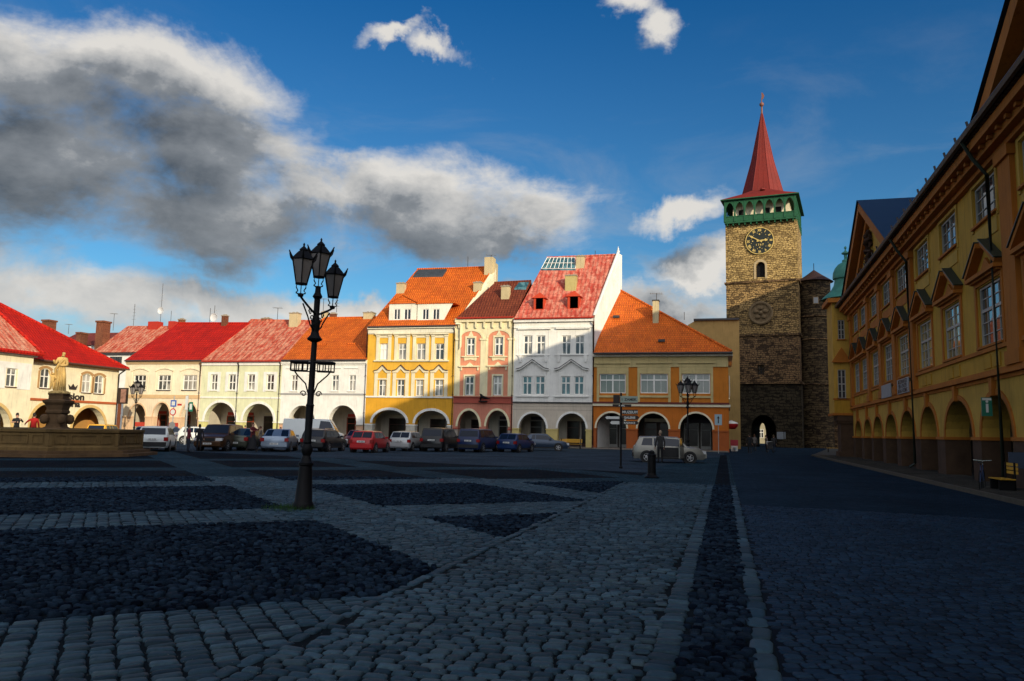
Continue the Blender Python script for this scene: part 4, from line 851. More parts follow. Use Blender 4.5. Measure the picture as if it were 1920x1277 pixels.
b.poly([EM, E0[1], RG[1], RG[0]]); b.poly([EN, E1[1], RG[1], RG[0]]); b.poly([E0[1], E1[1], RG[1]]); b.poly([E0[0], E1[0], RL[0]]); b.poly([E0[0], EM, RL[1], RL[0]]); b.poly([E1[0], EN, RL[1], RL[0]]); b.poly([EM, RL[1], RG[0]]); b.poly([EN, RL[1], RG[0]]); b.poly([pal(-76, 11.86, .93), pal(YE+.6, 11.86, .93), pal(YE+.6, 11.86, -15), pal(-76, 11.86, -15)])
prf = b.build('roof', PRF, pw, fix=False)
b = MB(); b.tube([pal(-76, 12.0, 1.02), pal(YE+.6, 12.0, 1.02)], .12, 6); b.build('gutter', ZINC, prf)
b = MB(); sn = lambda u, f: tuple(Vector(pal(u, 11.9, .95)).lerp(Vector(pal(u, rz, rr_)), f))
for k in range(22):
    u = 26+k*1.65; p = Vector(sn(u, .09)); b.tube([p, p+Vector((-.1, 0, .42))], .05, 5)
b.build('snow_guards', ZINC, prf)
# gabled pavilions
def pediment(c, hwid, apex, nm):
    base = 11.88; b = MB(); tf_ = lambda u, v, d: pal(u, v, d)
    b.fpoly(tf_, [(c-hwid+.5, base), (c+hwid-.5, base), (c, apex-.35)], -.4, .12, True); b.build('tympanum', OCH, pw)
    b = MB()
    for s_ in (-1, 1):
        b.fpoly(tf_, [(c+s_*(hwid+.3), base), (c, apex), (c, apex-.55), (c+s_*(hwid-1.0), base)], -.3, .85, True); b.fpoly(tf_, [(c+s_*(hwid-1.4), base), (c, apex-.75), (c, apex-1.15), (c+s_*(hwid-2.6), base)], -.3, .38, True)
    b.fbox(tf_, c-hwid+.1, c+hwid-.1, base, base+.25, .0, .7); b.build('raking_cornice', PTR, pw)
    b = MB(); L, R_, T_ = pal(c-hwid-.4, base+.1, .95), pal(c+hwid+.4, base+.1, .95), pal(c, apex+.2, .95); Tb = pal(c, apex+.2, -4.5); Lb, Rb = pal(c-hwid-.4, base+.1, .3), pal(c+hwid+.4, base+.1, .3)
    b.poly([L, T_, Tb, Lb]); b.poly([R_, T_, Tb, Rb]); b.build('pavilion_roof', mat('blue_grey_sheet', (.028, .038, .058), .4, .15, metal=.3), prf, fix=False)
pediment(54.2, 9.6, 17.0, 'n'); pediment(19.0, 9.7, 17.2, 'n')
b = MB(); c = pal(54.2, 13.9, .2)
for k in range(9):
    a = k*2*math.pi/9; b.tube([(c[0], c[1]+.5*math.cos(a), c[2]+1.0*math.sin(a)), (c[0]-.25, c[1]+.2*math.cos(a*2), c[2]+.9*math.sin(a+.5)), (c[0]-.1, c[1]+.75*math.cos(a+.6), c[2]+1.3*math.sin(a+.6))], [.22, .2, .1], 6)
b.build('carved_relief', mat('dark_relief', (.07, .035, .02), .9, .3), pw, smooth=60)
for (u, ut, tp) in ((42.95, 42.95, 11.2), (29.35, 29.5, 11.3)):
    b = MB(); b.tube([pal(u, tp+.6, 1.0), pal(u, tp, .7), pal(u, tp-.6, .28), pal(u, .4, .24), pal(u, .2, .5)], .07, 8); b.build('downpipe', mat('green_black_pipe', (.02, .03, .02), .5), pw, smooth=50)
# polygonal corner bay on a stone pier
by0, by1 = 66.3, 70.5; bx = lambda u, v, d: (u, by0-d, v); BX0 = onY(1563, 700, by0).x; BX1 = onY(1601, 700, by0).x
bay = thing('corner_bay', ((BX0+BX1)/2, by0, 0), 'narrow corner bay with green copper onion dome standing on a stone pier', 'bay')
bz0 = onY(1583, 776, by0).z; bz1 = onY(1583, 562, by0).z; bm_ = onY(1583, 748, by0).z
bw1 = (onY(1571, 618, by0).x, onY(1583.5, 618, by0).x, onY(1577, 636, by0).z, onY(1577, 600, by0).z); bw2 = (onY(1571, 720, by0).x, onY(1586, 720, by0).x, onY(1577, 747, by0).z, onY(1577, 693, by0).z)
wall(bay, 'bay_wall', OCH2, bx, BX0, BX1, bz0, bz1, [bw1, bw2])
b = MB(); b.poly([(BX0, by0, bz0), (BX0-.0, by0+3.2, bz0), (BX0, by0+3.2, bz1), (BX0, by0, bz1)]); b.poly([(BX0, by0+3.2, bz0), (BX1+2, by0+3.2, bz0), (BX1+2, by0+3.2, bz1), (BX0, by0+3.2, bz1)]); b.poly([(BX0, by0, bz0), (BX1+.3, by0, bz0), (BX1+.3, by0+3.2, bz0), (BX0, by0+3.2, bz0)]); b.build('bay_side_walls', OCH2, bay, fix=False)
for w_ in (bw1, bw2): window(bay, bx, *w_, cols=2, trans=(.5,), mun=(2, 4), rec=.1, sill=PTR, pm=GLP, mw=.06, fm=MATS['grey_white_paint'])
b = MB(); c = (bw2[0]+bw2[1])/2; b.fpoly(bx, [(c-.75, bw2[3]+.55), (c+.75, bw2[3]+.55), (c, bw2[3]+1.75)], 0, .3); b.build('window_pediment', PTR, bay)
b = MB(); b.fbox(bx, BX0-.02, BX1+.02, bz0, bm_-.1, .0, .06); b.build('parapet_panel', PPN, bay)
b = MB(); b.fbox(bx, BX0-.12, BX1+.05, bz0-.12, bz0+.06, -3.2, .15); b.fbox(bx, BX0-.08, BX1+.05, bm_-.1, bm_+.05, -.01, .12); b.fbox(bx, BX0-.35, BX1+.1, bz1-.25, bz1+.1, -3.4, .4); b.build('cornice', PTR, bay)
b = MB(); P0, P1 = onY(1577.5, 820, by0).x, BX1+.25; b.box((P0, by0+.1, 0), (P1, by0+2.0, bz0-.75)); b.box((P0-.12, by0-.02, bz0-.75), (P1+.1, by0+2.1, bz0-.55)); b.box((P0-.25, by0-.1, bz0-.55), (P1+.1, by0+2.3, bz0-.13)); b.box((P0-.15, by0-.03, 0), (P1+.1, by0+2.1, .5)); b.build('stone_pier', PST, bay)
dx_, dy_ = onY(1586, 500, by0+2).x, by0+2; COP = mat('green_copper', (.06, .22, .17), .6, .25, 2); zd = lambda py: onY(1586, py, dy_).z; ppx = 1/FF*70
b = MB(); b.lathe([(2.0, zd(562)), (1.75, zd(556)), (1.25, zd(546)), (.98, zd(535)), (.9, zd(524)), (1.05, zd(523)), (1.06, zd(521)), (1.02, zd(512)), (.86, zd(503)), (.6, zd(496)), (.3, zd(492)), (.28, zd(488)), (.12, zd(486)), (.13, zd(478)), (.32, zd(476)), (.3, zd(474)), (.08, zd(471)), (.04, zd(467))], (dx_, dy_, 0), 16)
dm = b.build('onion_dome', COP, bay, smooth=35); b = MB(); b.lathe([(.02, 0), (.1, .1), (.1, .2), (.02, .3)], (dx_, dy_, zd(467)-.05), 10); b.build('dome_ball', COP, dm, smooth=60)
# unseen block added behind the palace, sized to cast shade on the gate tower
ch = thing('shade_block', (33, 90, 0), 'large plain unseen block behind the palace, added to shade the gate tower', 'shade_block')
CH0, CH1, CW0, CW1, CRZ, CEZ = 64, 107, 26, 40, 32.2, 24
b = MB()
for a_, c_ in (((CW0, CH0), (CW1, CH0)), ((CW1, CH0), (CW1, CH1)), ((CW1, CH1), (CW0, CH1)), ((CW0, CH1), (CW0, CH0))): b.poly([(*a_, 0), (*c_, 0), (*c_, CEZ), (*a_, CEZ)])
b.build('shade_block_wall', OCH2, ch, fix=False); b = MB(); m_ = (CW0+CW1)/2; e = .6
b.poly([(CW0-e, CH0-e, CEZ), (CW0-e, CH1+e, CEZ), (m_, CH1-3, CRZ), (m_, CH0+3, CRZ)]); b.poly([(CW1+e, CH0-e, CEZ), (CW1+e, CH1+e, CEZ), (m_, CH1-3, CRZ), (m_, CH0+3, CRZ)]); b.poly([(CW0-e, CH0-e, CEZ), (CW1+e, CH0-e, CEZ), (m_, CH0+3, CRZ)]); b.poly([(CW0-e, CH1+e, CEZ), (CW1+e, CH1+e, CEZ), (m_, CH1-3, CRZ)])
b.build('shade_block_roof', PRF, ch, fix=False)
# ---------------- left building (guest house) ----------------
XP = -66.0
def pen(u, v, d): return (XP+d, u, v)
def onX(px, py, X=XP): d = ray(px, py); return O+d*(X/d.x)
def PU(px, py=740, X=XP): return onX(px, py, X).y
def PV(px, py, X=XP): return onX(px, py, X).z
def RP(b): x0, y0, x1, y1 = b; return (PU(x0), PU(x1), PV((x0+x1)/2, y1), PV((x0+x1)/2, y0))
ph = thing('guest_house', (XP, 66, 0), 'cream guest house with red hipped roof, crown sign and lettering at the left edge', 'building')
u0, u1 = PU(57), PU(221.5, 720); vE = PV(229, 692)+.02
PCM = plaster('guest_house_cream', (.79, .70, .48)); wP = [(*RP(b), .22) for b in ((73, 691, 90, 727.5), (152.5, 701, 168.5, 736), (176, 704, 192, 738))]
aP = [(PU(135.5, 795), PU(197.5, 795), PV(166, 806), PV(166, 764)), (PU(54.5, 795), PU(112, 795), PV(83, 806), PV(83, 758))]
wall(ph, 'wall', PCM, pen, u0, u1, 0, vE, wP, sorted(aP), rev=.8)
for w_ in wP:
    window(ph, pen, *w_[:4], cols=2, trans=(.6,), rec=.14, sill=COPPERP); b = MB(); p, q_, v0, v1 = w_[:4]
    b.fbox(pen, p-.3, p-.12, v0, v1-.22, 0, .06); b.fbox(pen, q_+.12, q_+.3, v0, v1-.22, 0, .06); b.band(pen, seg_arc(p-.12, q_+.12, v1-.22, .3), [(x, y+.22) for x, y in seg_arc(p-.3, q_+.3, v1-.22, .3)], 0, .07); b.build('window_surround', mat('brown_surround', (.42, .24, .10), .8), ph)
b = MB(); [ring(b, pen, a, .3, -.01, .06) for a in aP]; b.build('arch_ring', mat('ochre_arch_ring', (.62, .42, .16), .8), ph)
sv = PV(130, 752); b = MB(); b.fbox(pen, u0, u1, sv-.12, sv+.12, 0, .12); b.build('string_band', mat('red_brown_band2', (.42, .10, .03), .7), ph)
b = MB(); b.fbox(pen, u0, u1+.3, vE-.25, vE, 0, .35); b.build('cornice', mat('cornice_ochre', (.50, .28, .10), .8), ph)
b = MB(); a0, a1 = u0+.1, u1-.1; bt = aP[0][3]+.3
b.poly([pen(a0, 0, -3.5), pen(a1, 0, -3.5), pen(a1, bt, -3.5), pen(a0, bt, -3.5)]); b.poly([pen(a0, bt, 0), pen(a1, bt, 0), pen(a1, bt, -3.5), pen(a0, bt, -3.5)])
for u_ in (a0, a1): b.poly([pen(u_, 0, 0), pen(u_, 0, -3.5), pen(u_, bt, -3.5), pen(u_, bt, 0)])
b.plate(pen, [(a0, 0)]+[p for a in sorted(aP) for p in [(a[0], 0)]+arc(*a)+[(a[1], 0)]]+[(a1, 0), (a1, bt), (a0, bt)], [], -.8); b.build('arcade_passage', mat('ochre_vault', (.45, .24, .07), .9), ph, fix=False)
b = MB()
for a in aP: c = (a[0]+a[1])/2+.4; b.plate(pen, [(c-1.1, 0)]+arc(c-1.1, c+1.1, 1.8, 2.8)+[(c+1.1, 0)], [], -3.46)
b.build('arcade_doors', DARKIN, ph, fix=False)
b = MB(); b.poly([(XP, u1, 0), (XP-14, u1, 0), (XP-14, u1, vE), (XP, u1, vE)]); b.poly([(XP-14, u1, 0), (XP-14, u0-20, 0), (XP-14, u0-20, vE), (XP-14, u1, vE)]); b.build('side_walls', PCM, ph, fix=False)
# roof: hipped, ridge parallel to the street
T_RY = tiles('bright_red_tiles_side', (.50, .012, .002), (.42, .009, .002), su=.35, sv=.4, axis='Y')
e0 = Vector((XP+.7, u1+.7, vE)); d_ = ray(0, 571); sl_ = math.tan(math.radians(42)); t_ = ((vE-EYE)-(-(XP+.7))*0-sl_*(XP+.7)*1.0*0)/1 if False else None
def roofhit(px, py):   # plane rising away from the street at 42 deg
    n = Vector((sl_, 0, 1)); P = e0; d = ray(px, py); return O+d*((P-O).dot(n)/d.dot(n))
pk_ = roofhit(0, 571); hx = e0.x-pk_.x
ext = Vector((pk_.x, pk_.y-14, pk_.z)); ea = Vector((e0.x, u0-20, vE)); eb = Vector((2*pk_.x-e0.x, u1+.7, vE)); ec = Vector((2*pk_.x-e0.x, u0-20, vE))
pkr = pk_
b = MB(); b.poly([e0, pkr, ext, ea]); b.poly([e0, eb, pkr]); b.poly([eb, ec, ext, pkr]); b.poly([ea, ext, ec]); b.poly([e0, ea, ec, eb]); rf = b.build('roof', T_RY, ph, fix=False)
b = MB(); b.tube([e0+Vector((0, 0, .05)), pkr+Vector((0, 0, .1)), ext], .13, 6); b.build('hip_tiles', T_RY, rf)
b = MB(); b.tube([e0+Vector((.06, 0, -.08)), Vector((e0.x+.06, u0, vE-.08))], .1, 6); b.build('gutter', COPPERP, rf)
# nearer projecting half with paler roof
X2 = XP+1.3; pen2 = lambda u, v, d: (X2+d, u, v); v2 = PV(61, 664, X2)
W2 = (PU(12.5, 705, X2), PU(30.5, 705, X2), PV(20, 725, X2), PV(20, 690.5, X2)); A2 = (PU(-60, 800, X2), PU(20, 800, X2), PV(0, 806, X2), PV(0, 758, X2)); uu0, uu1 = u0-20, PU(59, 720, X2)
wall(ph, 'projecting_wall', PCM, pen2, uu0, uu1, 0, v2, [W2], [A2], rev=.8)
window(ph, pen2, *W2, cols=2, trans=(.66,), rec=.14, sill=COPPERP)
b = MB(); b.fbox(pen2, W2[0]-1.4, W2[0]-.15, W2[2]-.2, W2[3]+.6, 0, .05); b.fbox(pen2, W2[1]+.15, W2[1]+1.6, W2[2]-.2, W2[3]+.6, 0, .05); b.fbox(pen2, W2[0]-.15, W2[1]+.15, W2[3], W2[3]+.6, 0, .048); b.build('window_surround', WHITEW, ph)
b = MB(); ring(b, pen2, A2, .3, -.01, .06); b.build('arch_ring', MATS['ochre_arch_ring'], ph)
b = MB(); b.poly([(X2, uu1, 0), (XP, uu1, 0), (XP, uu1, v2), (X2, uu1, v2)]); b.poly([pen2(uu0, 0, -4), pen2(uu1, 0, -4), pen2(uu1, 4, -4), pen2(uu0, 4, -4)]); b.poly([pen2(uu0, 4, 0), pen2(uu1, 4, 0), pen2(uu1, 4, -4), pen2(uu0, 4, -4)]); b.build('passage_walls', MATS['ochre_vault'], ph, fix=False)
b = MB(); b.fbox(pen2, uu0, uu1+.2, v2-.3, v2, 0, .3); b.build('cornice', WHITEW, ph)
c0 = Vector((X2+.6, uu1+.5, v2)); n2 = Vector((sl_*1.0, 0, 1)); d = ray(0, 590); tpp = O+d*((c0-O).dot(n2)/d.dot(n2))
b = MB(); b.poly([c0, tpp, Vector((tpp.x, uu0, tpp.z)), Vector((c0.x, uu0, v2))]); b.poly([c0, tpp, Vector((tpp.x-3, tpp.y+1, v2+.5)), Vector((XP-1, uu1+.5, v2+.3))]); b.build('projecting_roof', tiles('weathered_side', (.42, .045, .02), (.55, .13, .07), (.60, .30, .19), .8, .5, .6, 'Y'), ph, fix=False)
b = MB(); b.tube([c0+Vector((.05, 0, .1)), tpp+Vector((0, 0, .15))], .18, 6); b.tube([c0+Vector((0, 0, 0)), Vector((c0.x, uu0, v2))], .2, 6); b.build('verge_tiles', T_RY, ph)
b = MB(); pq = onX(220, 697); b.tube([(XP+.5, u1+.4, vE-.1), (XP+.12, u1-.1, vE-.7), (XP+.12, u1-.1, .3)], .09, 8); b.build('downpipe', ZINC, ph, smooth=50)
TXM = mat('sign_black', (.03, .022, .02), .6)
def ptext(s, px, py, size, bold=.02): 
    c = onX(px, py); return text(s, size, lambda x, y, z: (XP+.05+z, c.y+x*1.25, c.z+y), TXM, ph, 'lettering', .03, bold)
ptext('Pension', 130, 743.5, 1.0, .03); ptext('Pizzeria', 126, 757.5, .85, .025)
b = MB(); c = onX(136, 726); cf2 = lambda u, v, d: (XP+.03+d, c.y+u*1.1, c.z+v*.72)
b.fpoly(cf2, [(-.4, -.35), (.4, -.35), (.55, .35), (.25, .0), (0, .5), (-.25, 0), (-.55, .35)], 0, .05, True); b.build('crown_emblem', TXM, ph)
# ---------------- background buildings ----------------
def block(label, pts, zt, m, roofm=None, rz=None, cat='house', ridge='x'):
    xs = [p[0] for p in pts]; ys = [p[1] for p in pts]; x0, x1, y0, y1 = min(xs), max(xs), min(ys), max(ys)
    t = thing('background_house', ((x0+x1)/2, y0, 0), label, cat); b = MB(); b.box((x0, y0, 0), (x1, y1, zt)); b.build('wall', m, t)
    if roofm:
        b = MB(); e = .4; ym = (y0+y1)/2; xm = (x0+x1)/2
        if ridge == 'x': b.add([(x0-e, y0-e, zt+.01), (x1+e, y0-e, zt+.01), (x1+e, y1+e, zt+.01), (x0-e, y1+e, zt+.01), (x0, ym, rz), (x1, ym, rz)], [(0, 1, 5, 4), (2, 3, 4, 5), (0, 4, 3), (1, 2, 5), (0, 1, 2, 3)])
        else: b.add([(x0-e, y0-e, zt+.01), (x1+e, y0-e, zt+.01), (x1+e, y1+e, zt+.01), (x0-e, y1+e, zt+.01), (xm, y0, rz), (xm, y1, rz)], [(0, 4, 5, 3), (1, 2, 5, 4), (0, 1, 4), (3, 5, 2), (0, 1, 2, 3)])
        b.build('roof', roofm, t)
    return t
yb = 92; xl_, xr_ = onY(172, 660, yb).x, onY(262, 660, yb).x; ze = onY(215, 661, yb).z; P_, n_ = (0, yb-.4, ze), (0, -math.sin(math.radians(38)), math.cos(math.radians(38)))
bh = thing('background_house', ((xl_+xr_)/2, yb, 0), 'white house with weathered roof in the gap behind the guest house', 'house'); b = MB(); b.box((xl_, yb, 0), (xr_+6, yb+9, ze)); b.build('wall', WHITEW, bh)
pr = [onplane(px, py, P_, n_) for px, py in ((172, 661), (240, 611), (345, 611))]; pr.append(Vector((pr[2].x-1, yb-.4, ze))); b = MB(); b.poly(pr); b.poly([pr[1], pr[2], pr[2]+Vector((0, 9, -7)), pr[1]+Vector((0, 9, -7))]); rf = b.build('roof', T_WEA, bh, fix=False)
b = MB(); b.box((xl_, yb-.3, ze-.35), (xr_+6, yb-.004, ze)); b.build('cornice', ZINC, bh)
wv_ = (onY(205, 700, yb).x, onY(216, 700, yb).x, onY(210, 682, yb).z-.8, onY(210, 682, yb).z+1.0)
window(bh, lambda u, v, d: (u, yb-d, v), wv_[0], wv_[1]+1, wv_[2], wv_[3], cols=3, trans=(.5,), rec=-.06, sill=False, fm=ZINC, pm=GLD)
for (l, r_, t, bb) in ((277, 296, 602.5, 612), (315, 327, 602, 612)):
    p = onY(l, bb, pr[1].y-1); q_ = onY(r_, t, pr[1].y-1); b = MB(); b.box((p.x, p.y, p.z-1.2), (q_.x, p.y+1.2, q_.z)); b.build('chimney', mat('red_sheet', (.40, .03, .015), .6), rf)
t = block('low house with dull red roof and brick chimneys behind the guest house roof', [(onY(105, 640, 98).x, 98), (onY(200, 640, 98).x, 106)], onY(140, 648, 98).z, WHITEW, mat('dull_red_roof', (.16, .03, .02), .8, .3, 2), onY(140, 625, 102).z)
for (l, r_, t0, bb, Y) in ((75.5, 92.5, 599, 640, 96), (141, 152, 622.5, 655, 96), (177.5, 194.5, 601, 645, 93)):
    p = onY(l, bb, Y); q_ = onY(r_, t0, Y); b = MB(); b.box((p.x, Y, p.z-2), (q_.x, Y+1.4, q_.z-.25)); b.box((p.x-.12, Y-.12, q_.z-.25), (q_.x+.12, Y+1.52, q_.z)); b.build('chimney', BRICK, t)
# beige block beside the tower
yb = 97; t = thing('background_house', (onY(1325, 650, yb).x, yb, 0), 'ochre flat-roofed block between the orange house and the gate tower', 'house')
xa_, xb2 = onY(1290, 640, yb).x, onY(1362, 640, yb).x+1.5; zt2 = onY(1330, 601, yb).z; b = MB(); b.fpoly(lambda u, v, d: (u, yb-d, v), [(xa_, 0), (xb2, 0), (xb2, zt2), (xa_+.9, zt2), (xa_, zt2-.5)], -12, 0, True); b.build('wall', plaster('khaki_plaster', (.40, .26, .09), .3), t)
b = MB(); b.box((xa_+.7, yb-.3, zt2), (xb2, yb+12, zt2+.22)); b.build('roof', ZINC, t)
# street beyond the gate
t = block('cream street house seen through the gate passage', [(onY(1412, 800, 175).x, 175), (onY(1475, 800, 175).x, 190)], 9, plaster('bright_cream', (.34, .30, .2)), T_ORA, 13)
for k in range(3):
    for z_ in (1.2, 4.6): window(t, lambda u, v, d: (u, 175-d, v), t.location.x-1.8+k*1.8-.5, t.location.x-1.8+k*1.8+.5, z_, z_+1.8, rec=-.05, sill=False)
# extra houses closing the far corners
block('grey-roofed house row behind the palace arcade end', [(12.5, 128), (40, 140)], 9, OCH2, T_BRO, 14)
block('dim house beyond the town gate on the left', [(-22, 140), (-3, 152)], 8, CREAM, T_RED, 12)
# ---------------- ground ----------------
def cobble(name, c1, c2, joint, su, sv, ang=0., bump=.8, dist=.02, vor=0., rough=1., rv=.1, spec=.02):
    if name in MATS: return MATS[name]
    m = bpy.data.materials.new(name); m.use_nodes = True; n = NT(m.node_tree); n.n.clear()
    o = n.new('ShaderNodeOutputMaterial'); b = n.new('ShaderNodeBsdfPrincipled'); n.l.new(b.outputs[0], o.inputs[0])
    t = n.new('ShaderNodeTexCoord').outputs['Object']; tr = n.map(t, rot=(0, 0, -ang))
    nz0 = n.noise(tr, 1.5, 3, .5); tw = n.vm('ADD', tr, n.vm('SCALE', n.vm('SUBTRACT', nz0.outputs['Color'], (.5, .5, .5)), .12))
    if vor:
        v = n.new('ShaderNodeTexVoronoi', feature='DISTANCE_TO_EDGE'); n.l.new(tw, v.inputs['Vector']); v.inputs['Scale'].default_value = 1/vor
        v2 = n.new('ShaderNodeTexVoronoi'); n.l.new(tw, v2.inputs['Vector']); v2.inputs['Scale'].default_value = 1/vor
        h = n.step(v.outputs['Distance'], .0, .28); sc1 = n.new('ShaderNodeSeparateColor'); n.l.new(v2.outputs['Color'], sc1.inputs[0]); rnd = sc1.outputs[0]
    else:
        br = n.new('ShaderNodeTexBrick'); n.l.new(tw, br.inputs['Vector']); n.put(br.inputs['Color1'], (0, 0, 0)); n.put(br.inputs['Color2'], (1, 1, 1)); n.put(br.inputs['Mortar'], (.5, .5, .5))
        br.inputs['Scale'].default_value = 1; br.inputs['Brick Width'].default_value = su; br.inputs['Row Height'].default_value = sv; br.inputs['Mortar Size'].default_value = sv*.14; br.inputs['Mortar Smooth'].default_value = .9
        h = n.math('SUBTRACT', 1, br.outputs['Fac']); rnd = br.outputs[0]
    c = n.mix(rnd, c1, c2); c = n.mix(n.step(h, .15, .5), joint, c)
    nz = n.noise(t, 9, 5, .6); c = n.vm('SCALE', c, n.step(nz.outputs[0], .3, .7, .7, 1.2, False)); nz2 = n.noise(t, .35, 5, .6); c = n.vm('SCALE', c, n.step(nz2.outputs[0], .35, .65, .75, 1.2, False))
    n.put(b.inputs['Base Color'], c); n.put(b.inputs['Roughness'], n.mixf(nz.outputs[0], rough-rv/2, rough+rv/2)); b.inputs['Specular IOR Level'].default_value = spec
    hh = n.math('ADD', n.math('ADD', h, n.math('MULTIPLY', rnd, .25)), n.math('MULTIPLY', nz.outputs[0], .35))
    bp = n.new('ShaderNodeBump'); bp.inputs['Strength'].default_value = bump; bp.inputs['Distance'].default_value = dist
    n.l.new(hh, bp.inputs['Height']); n.l.new(bp.outputs[0], b.inputs['Normal']); MATS[name] = m; return m
def stonemat(name, c1, c2, rough=.45, spec=.5):
    m = bpy.data.materials.new(name); m.use_nodes = True; n = NT(m.node_tree); n.n.clear()
    o = n.new('ShaderNodeOutputMaterial'); b = n.new('ShaderNodeBsdfPrincipled'); n.l.new(b.outputs[0], o.inputs[0])
    g = n.new('ShaderNodeNewGeometry'); t = n.new('ShaderNodeTexCoord').outputs['Object']; r_ = g.outputs['Random Per Island']
    c = n.mix(r_, c1, c2); nz = n.noise(t, 22, 6, .65); c = n.vm('SCALE', c, n.step(nz.outputs[0], .3, .7, .65, 1.25, False)); nz2 = n.noise(t, .5, 4, .6); c = n.vm('SCALE', c, n.step(nz2.outputs[0], .35, .65, .8, 1.15, False))
    rr2 = n.math('FRACT', n.math('MULTIPLY', r_, 7.31)); c = n.vm('SCALE', c, n.step(rr2, 0, 1, .6, 1.35, False)); c = n.mix(n.step(rr2, .90, .93, 0, .45), c, (c2[0]*1.15, c2[1]*.9, c2[2]*.75))
    n.put(b.inputs['Base Color'], c); n.put(b.inputs['Roughness'], n.mixf(nz.outputs[0], rough-.12, rough+.2)); b.inputs['Specular IOR Level'].default_value = spec
    bp = n.new('ShaderNodeBump'); bp.inputs['Strength'].default_value = .5; bp.inputs['Distance'].default_value = .006; n.l.new(nz.outputs[0], bp.inputs['Height']); n.l.new(bp.outputs[0], b.inputs['Normal']); MATS[name] = m; return m
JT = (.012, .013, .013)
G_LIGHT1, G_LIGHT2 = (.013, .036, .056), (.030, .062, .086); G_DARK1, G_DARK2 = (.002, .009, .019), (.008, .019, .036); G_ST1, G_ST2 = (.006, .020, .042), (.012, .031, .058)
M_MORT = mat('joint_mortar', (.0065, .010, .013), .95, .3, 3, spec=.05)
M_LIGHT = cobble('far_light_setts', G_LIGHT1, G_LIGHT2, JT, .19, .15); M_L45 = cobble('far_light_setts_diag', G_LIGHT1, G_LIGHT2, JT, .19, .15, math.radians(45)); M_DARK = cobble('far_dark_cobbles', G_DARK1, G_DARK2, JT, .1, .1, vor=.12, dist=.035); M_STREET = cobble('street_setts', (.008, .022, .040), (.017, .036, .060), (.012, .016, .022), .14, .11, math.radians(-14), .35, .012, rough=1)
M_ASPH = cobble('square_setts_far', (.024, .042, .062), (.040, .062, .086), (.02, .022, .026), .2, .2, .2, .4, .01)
def sheet(name, pts, z, m, kind='structure'):
    b = MB(); b.poly([(x, y, z) for x, y in pts]); o = b.build(name, m, None, (0, 0, 0), fix=False); return tag(o, kind=kind)
sheet('ground', [(-1500, -1500), (1500, -1500), (1500, 1800), (-1500, 1800)], -.02, mat('earth', (.05, .05, .045), .9, .3, .05))
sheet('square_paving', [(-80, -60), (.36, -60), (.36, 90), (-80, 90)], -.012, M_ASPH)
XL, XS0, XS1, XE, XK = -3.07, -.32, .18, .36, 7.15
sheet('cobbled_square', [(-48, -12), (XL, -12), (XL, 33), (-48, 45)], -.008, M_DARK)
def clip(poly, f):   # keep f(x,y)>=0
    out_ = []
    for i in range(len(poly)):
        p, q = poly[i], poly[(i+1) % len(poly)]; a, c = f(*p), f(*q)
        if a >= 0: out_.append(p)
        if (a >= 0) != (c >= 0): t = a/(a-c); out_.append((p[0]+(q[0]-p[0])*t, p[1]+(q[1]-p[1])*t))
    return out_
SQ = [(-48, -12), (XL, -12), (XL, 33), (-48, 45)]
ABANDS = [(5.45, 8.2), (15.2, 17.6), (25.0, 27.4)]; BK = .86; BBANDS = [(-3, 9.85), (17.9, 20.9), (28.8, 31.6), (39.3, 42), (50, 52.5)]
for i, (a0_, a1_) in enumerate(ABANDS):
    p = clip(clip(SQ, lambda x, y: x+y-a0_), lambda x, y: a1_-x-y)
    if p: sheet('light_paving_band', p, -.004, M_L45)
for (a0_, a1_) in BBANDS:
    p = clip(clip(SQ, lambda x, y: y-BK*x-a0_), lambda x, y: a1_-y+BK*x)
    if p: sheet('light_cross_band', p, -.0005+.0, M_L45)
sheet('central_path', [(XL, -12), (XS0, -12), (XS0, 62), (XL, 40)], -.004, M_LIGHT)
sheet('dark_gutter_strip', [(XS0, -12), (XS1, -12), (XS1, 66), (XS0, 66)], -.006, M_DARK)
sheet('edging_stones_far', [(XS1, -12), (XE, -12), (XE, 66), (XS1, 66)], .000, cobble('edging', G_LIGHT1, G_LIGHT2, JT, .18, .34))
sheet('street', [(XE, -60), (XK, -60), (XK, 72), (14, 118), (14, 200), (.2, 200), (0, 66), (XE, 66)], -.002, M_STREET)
# pavement with real kerb beside the palace
b = MB(); b.box((XK, -60, -.2), (XK+.16, 71, .12)); tag(b.build('kerb', mat('kerb_granite', (.085, .075, .055), .7, .25, 4), None, (0, 0, 0)), kind='structure')
b = MB(); b.box((XK+.163, -60, -.2), (9.95, 71, .115)); tag(b.build('pavement', cobble('pavement_setts', (.045, .042, .036), (.10, .09, .07), JT, .3, .12, 0, .4, .01), None, (0, 0, 0)), kind='structure')
sheet('joint_mortar', [(x, y) for x, y in [(-25.3*math.cos(a), 25.3*math.sin(a)) for a in [math.pi/2*k/24 for k in range(25)]] if x < 0]+[(XE, 25.3), (XE, -3), (-25.3, -3)], .003, M_MORT)
sheet('street_joint_mortar', [(XE+.004, -3), (XK-.03, -3), (XK-.03, 17.3), (XE+.004, 18.5)], .002, mat('street_mortar', (.006, .010, .017), .95, .3, 3, spec=.05))
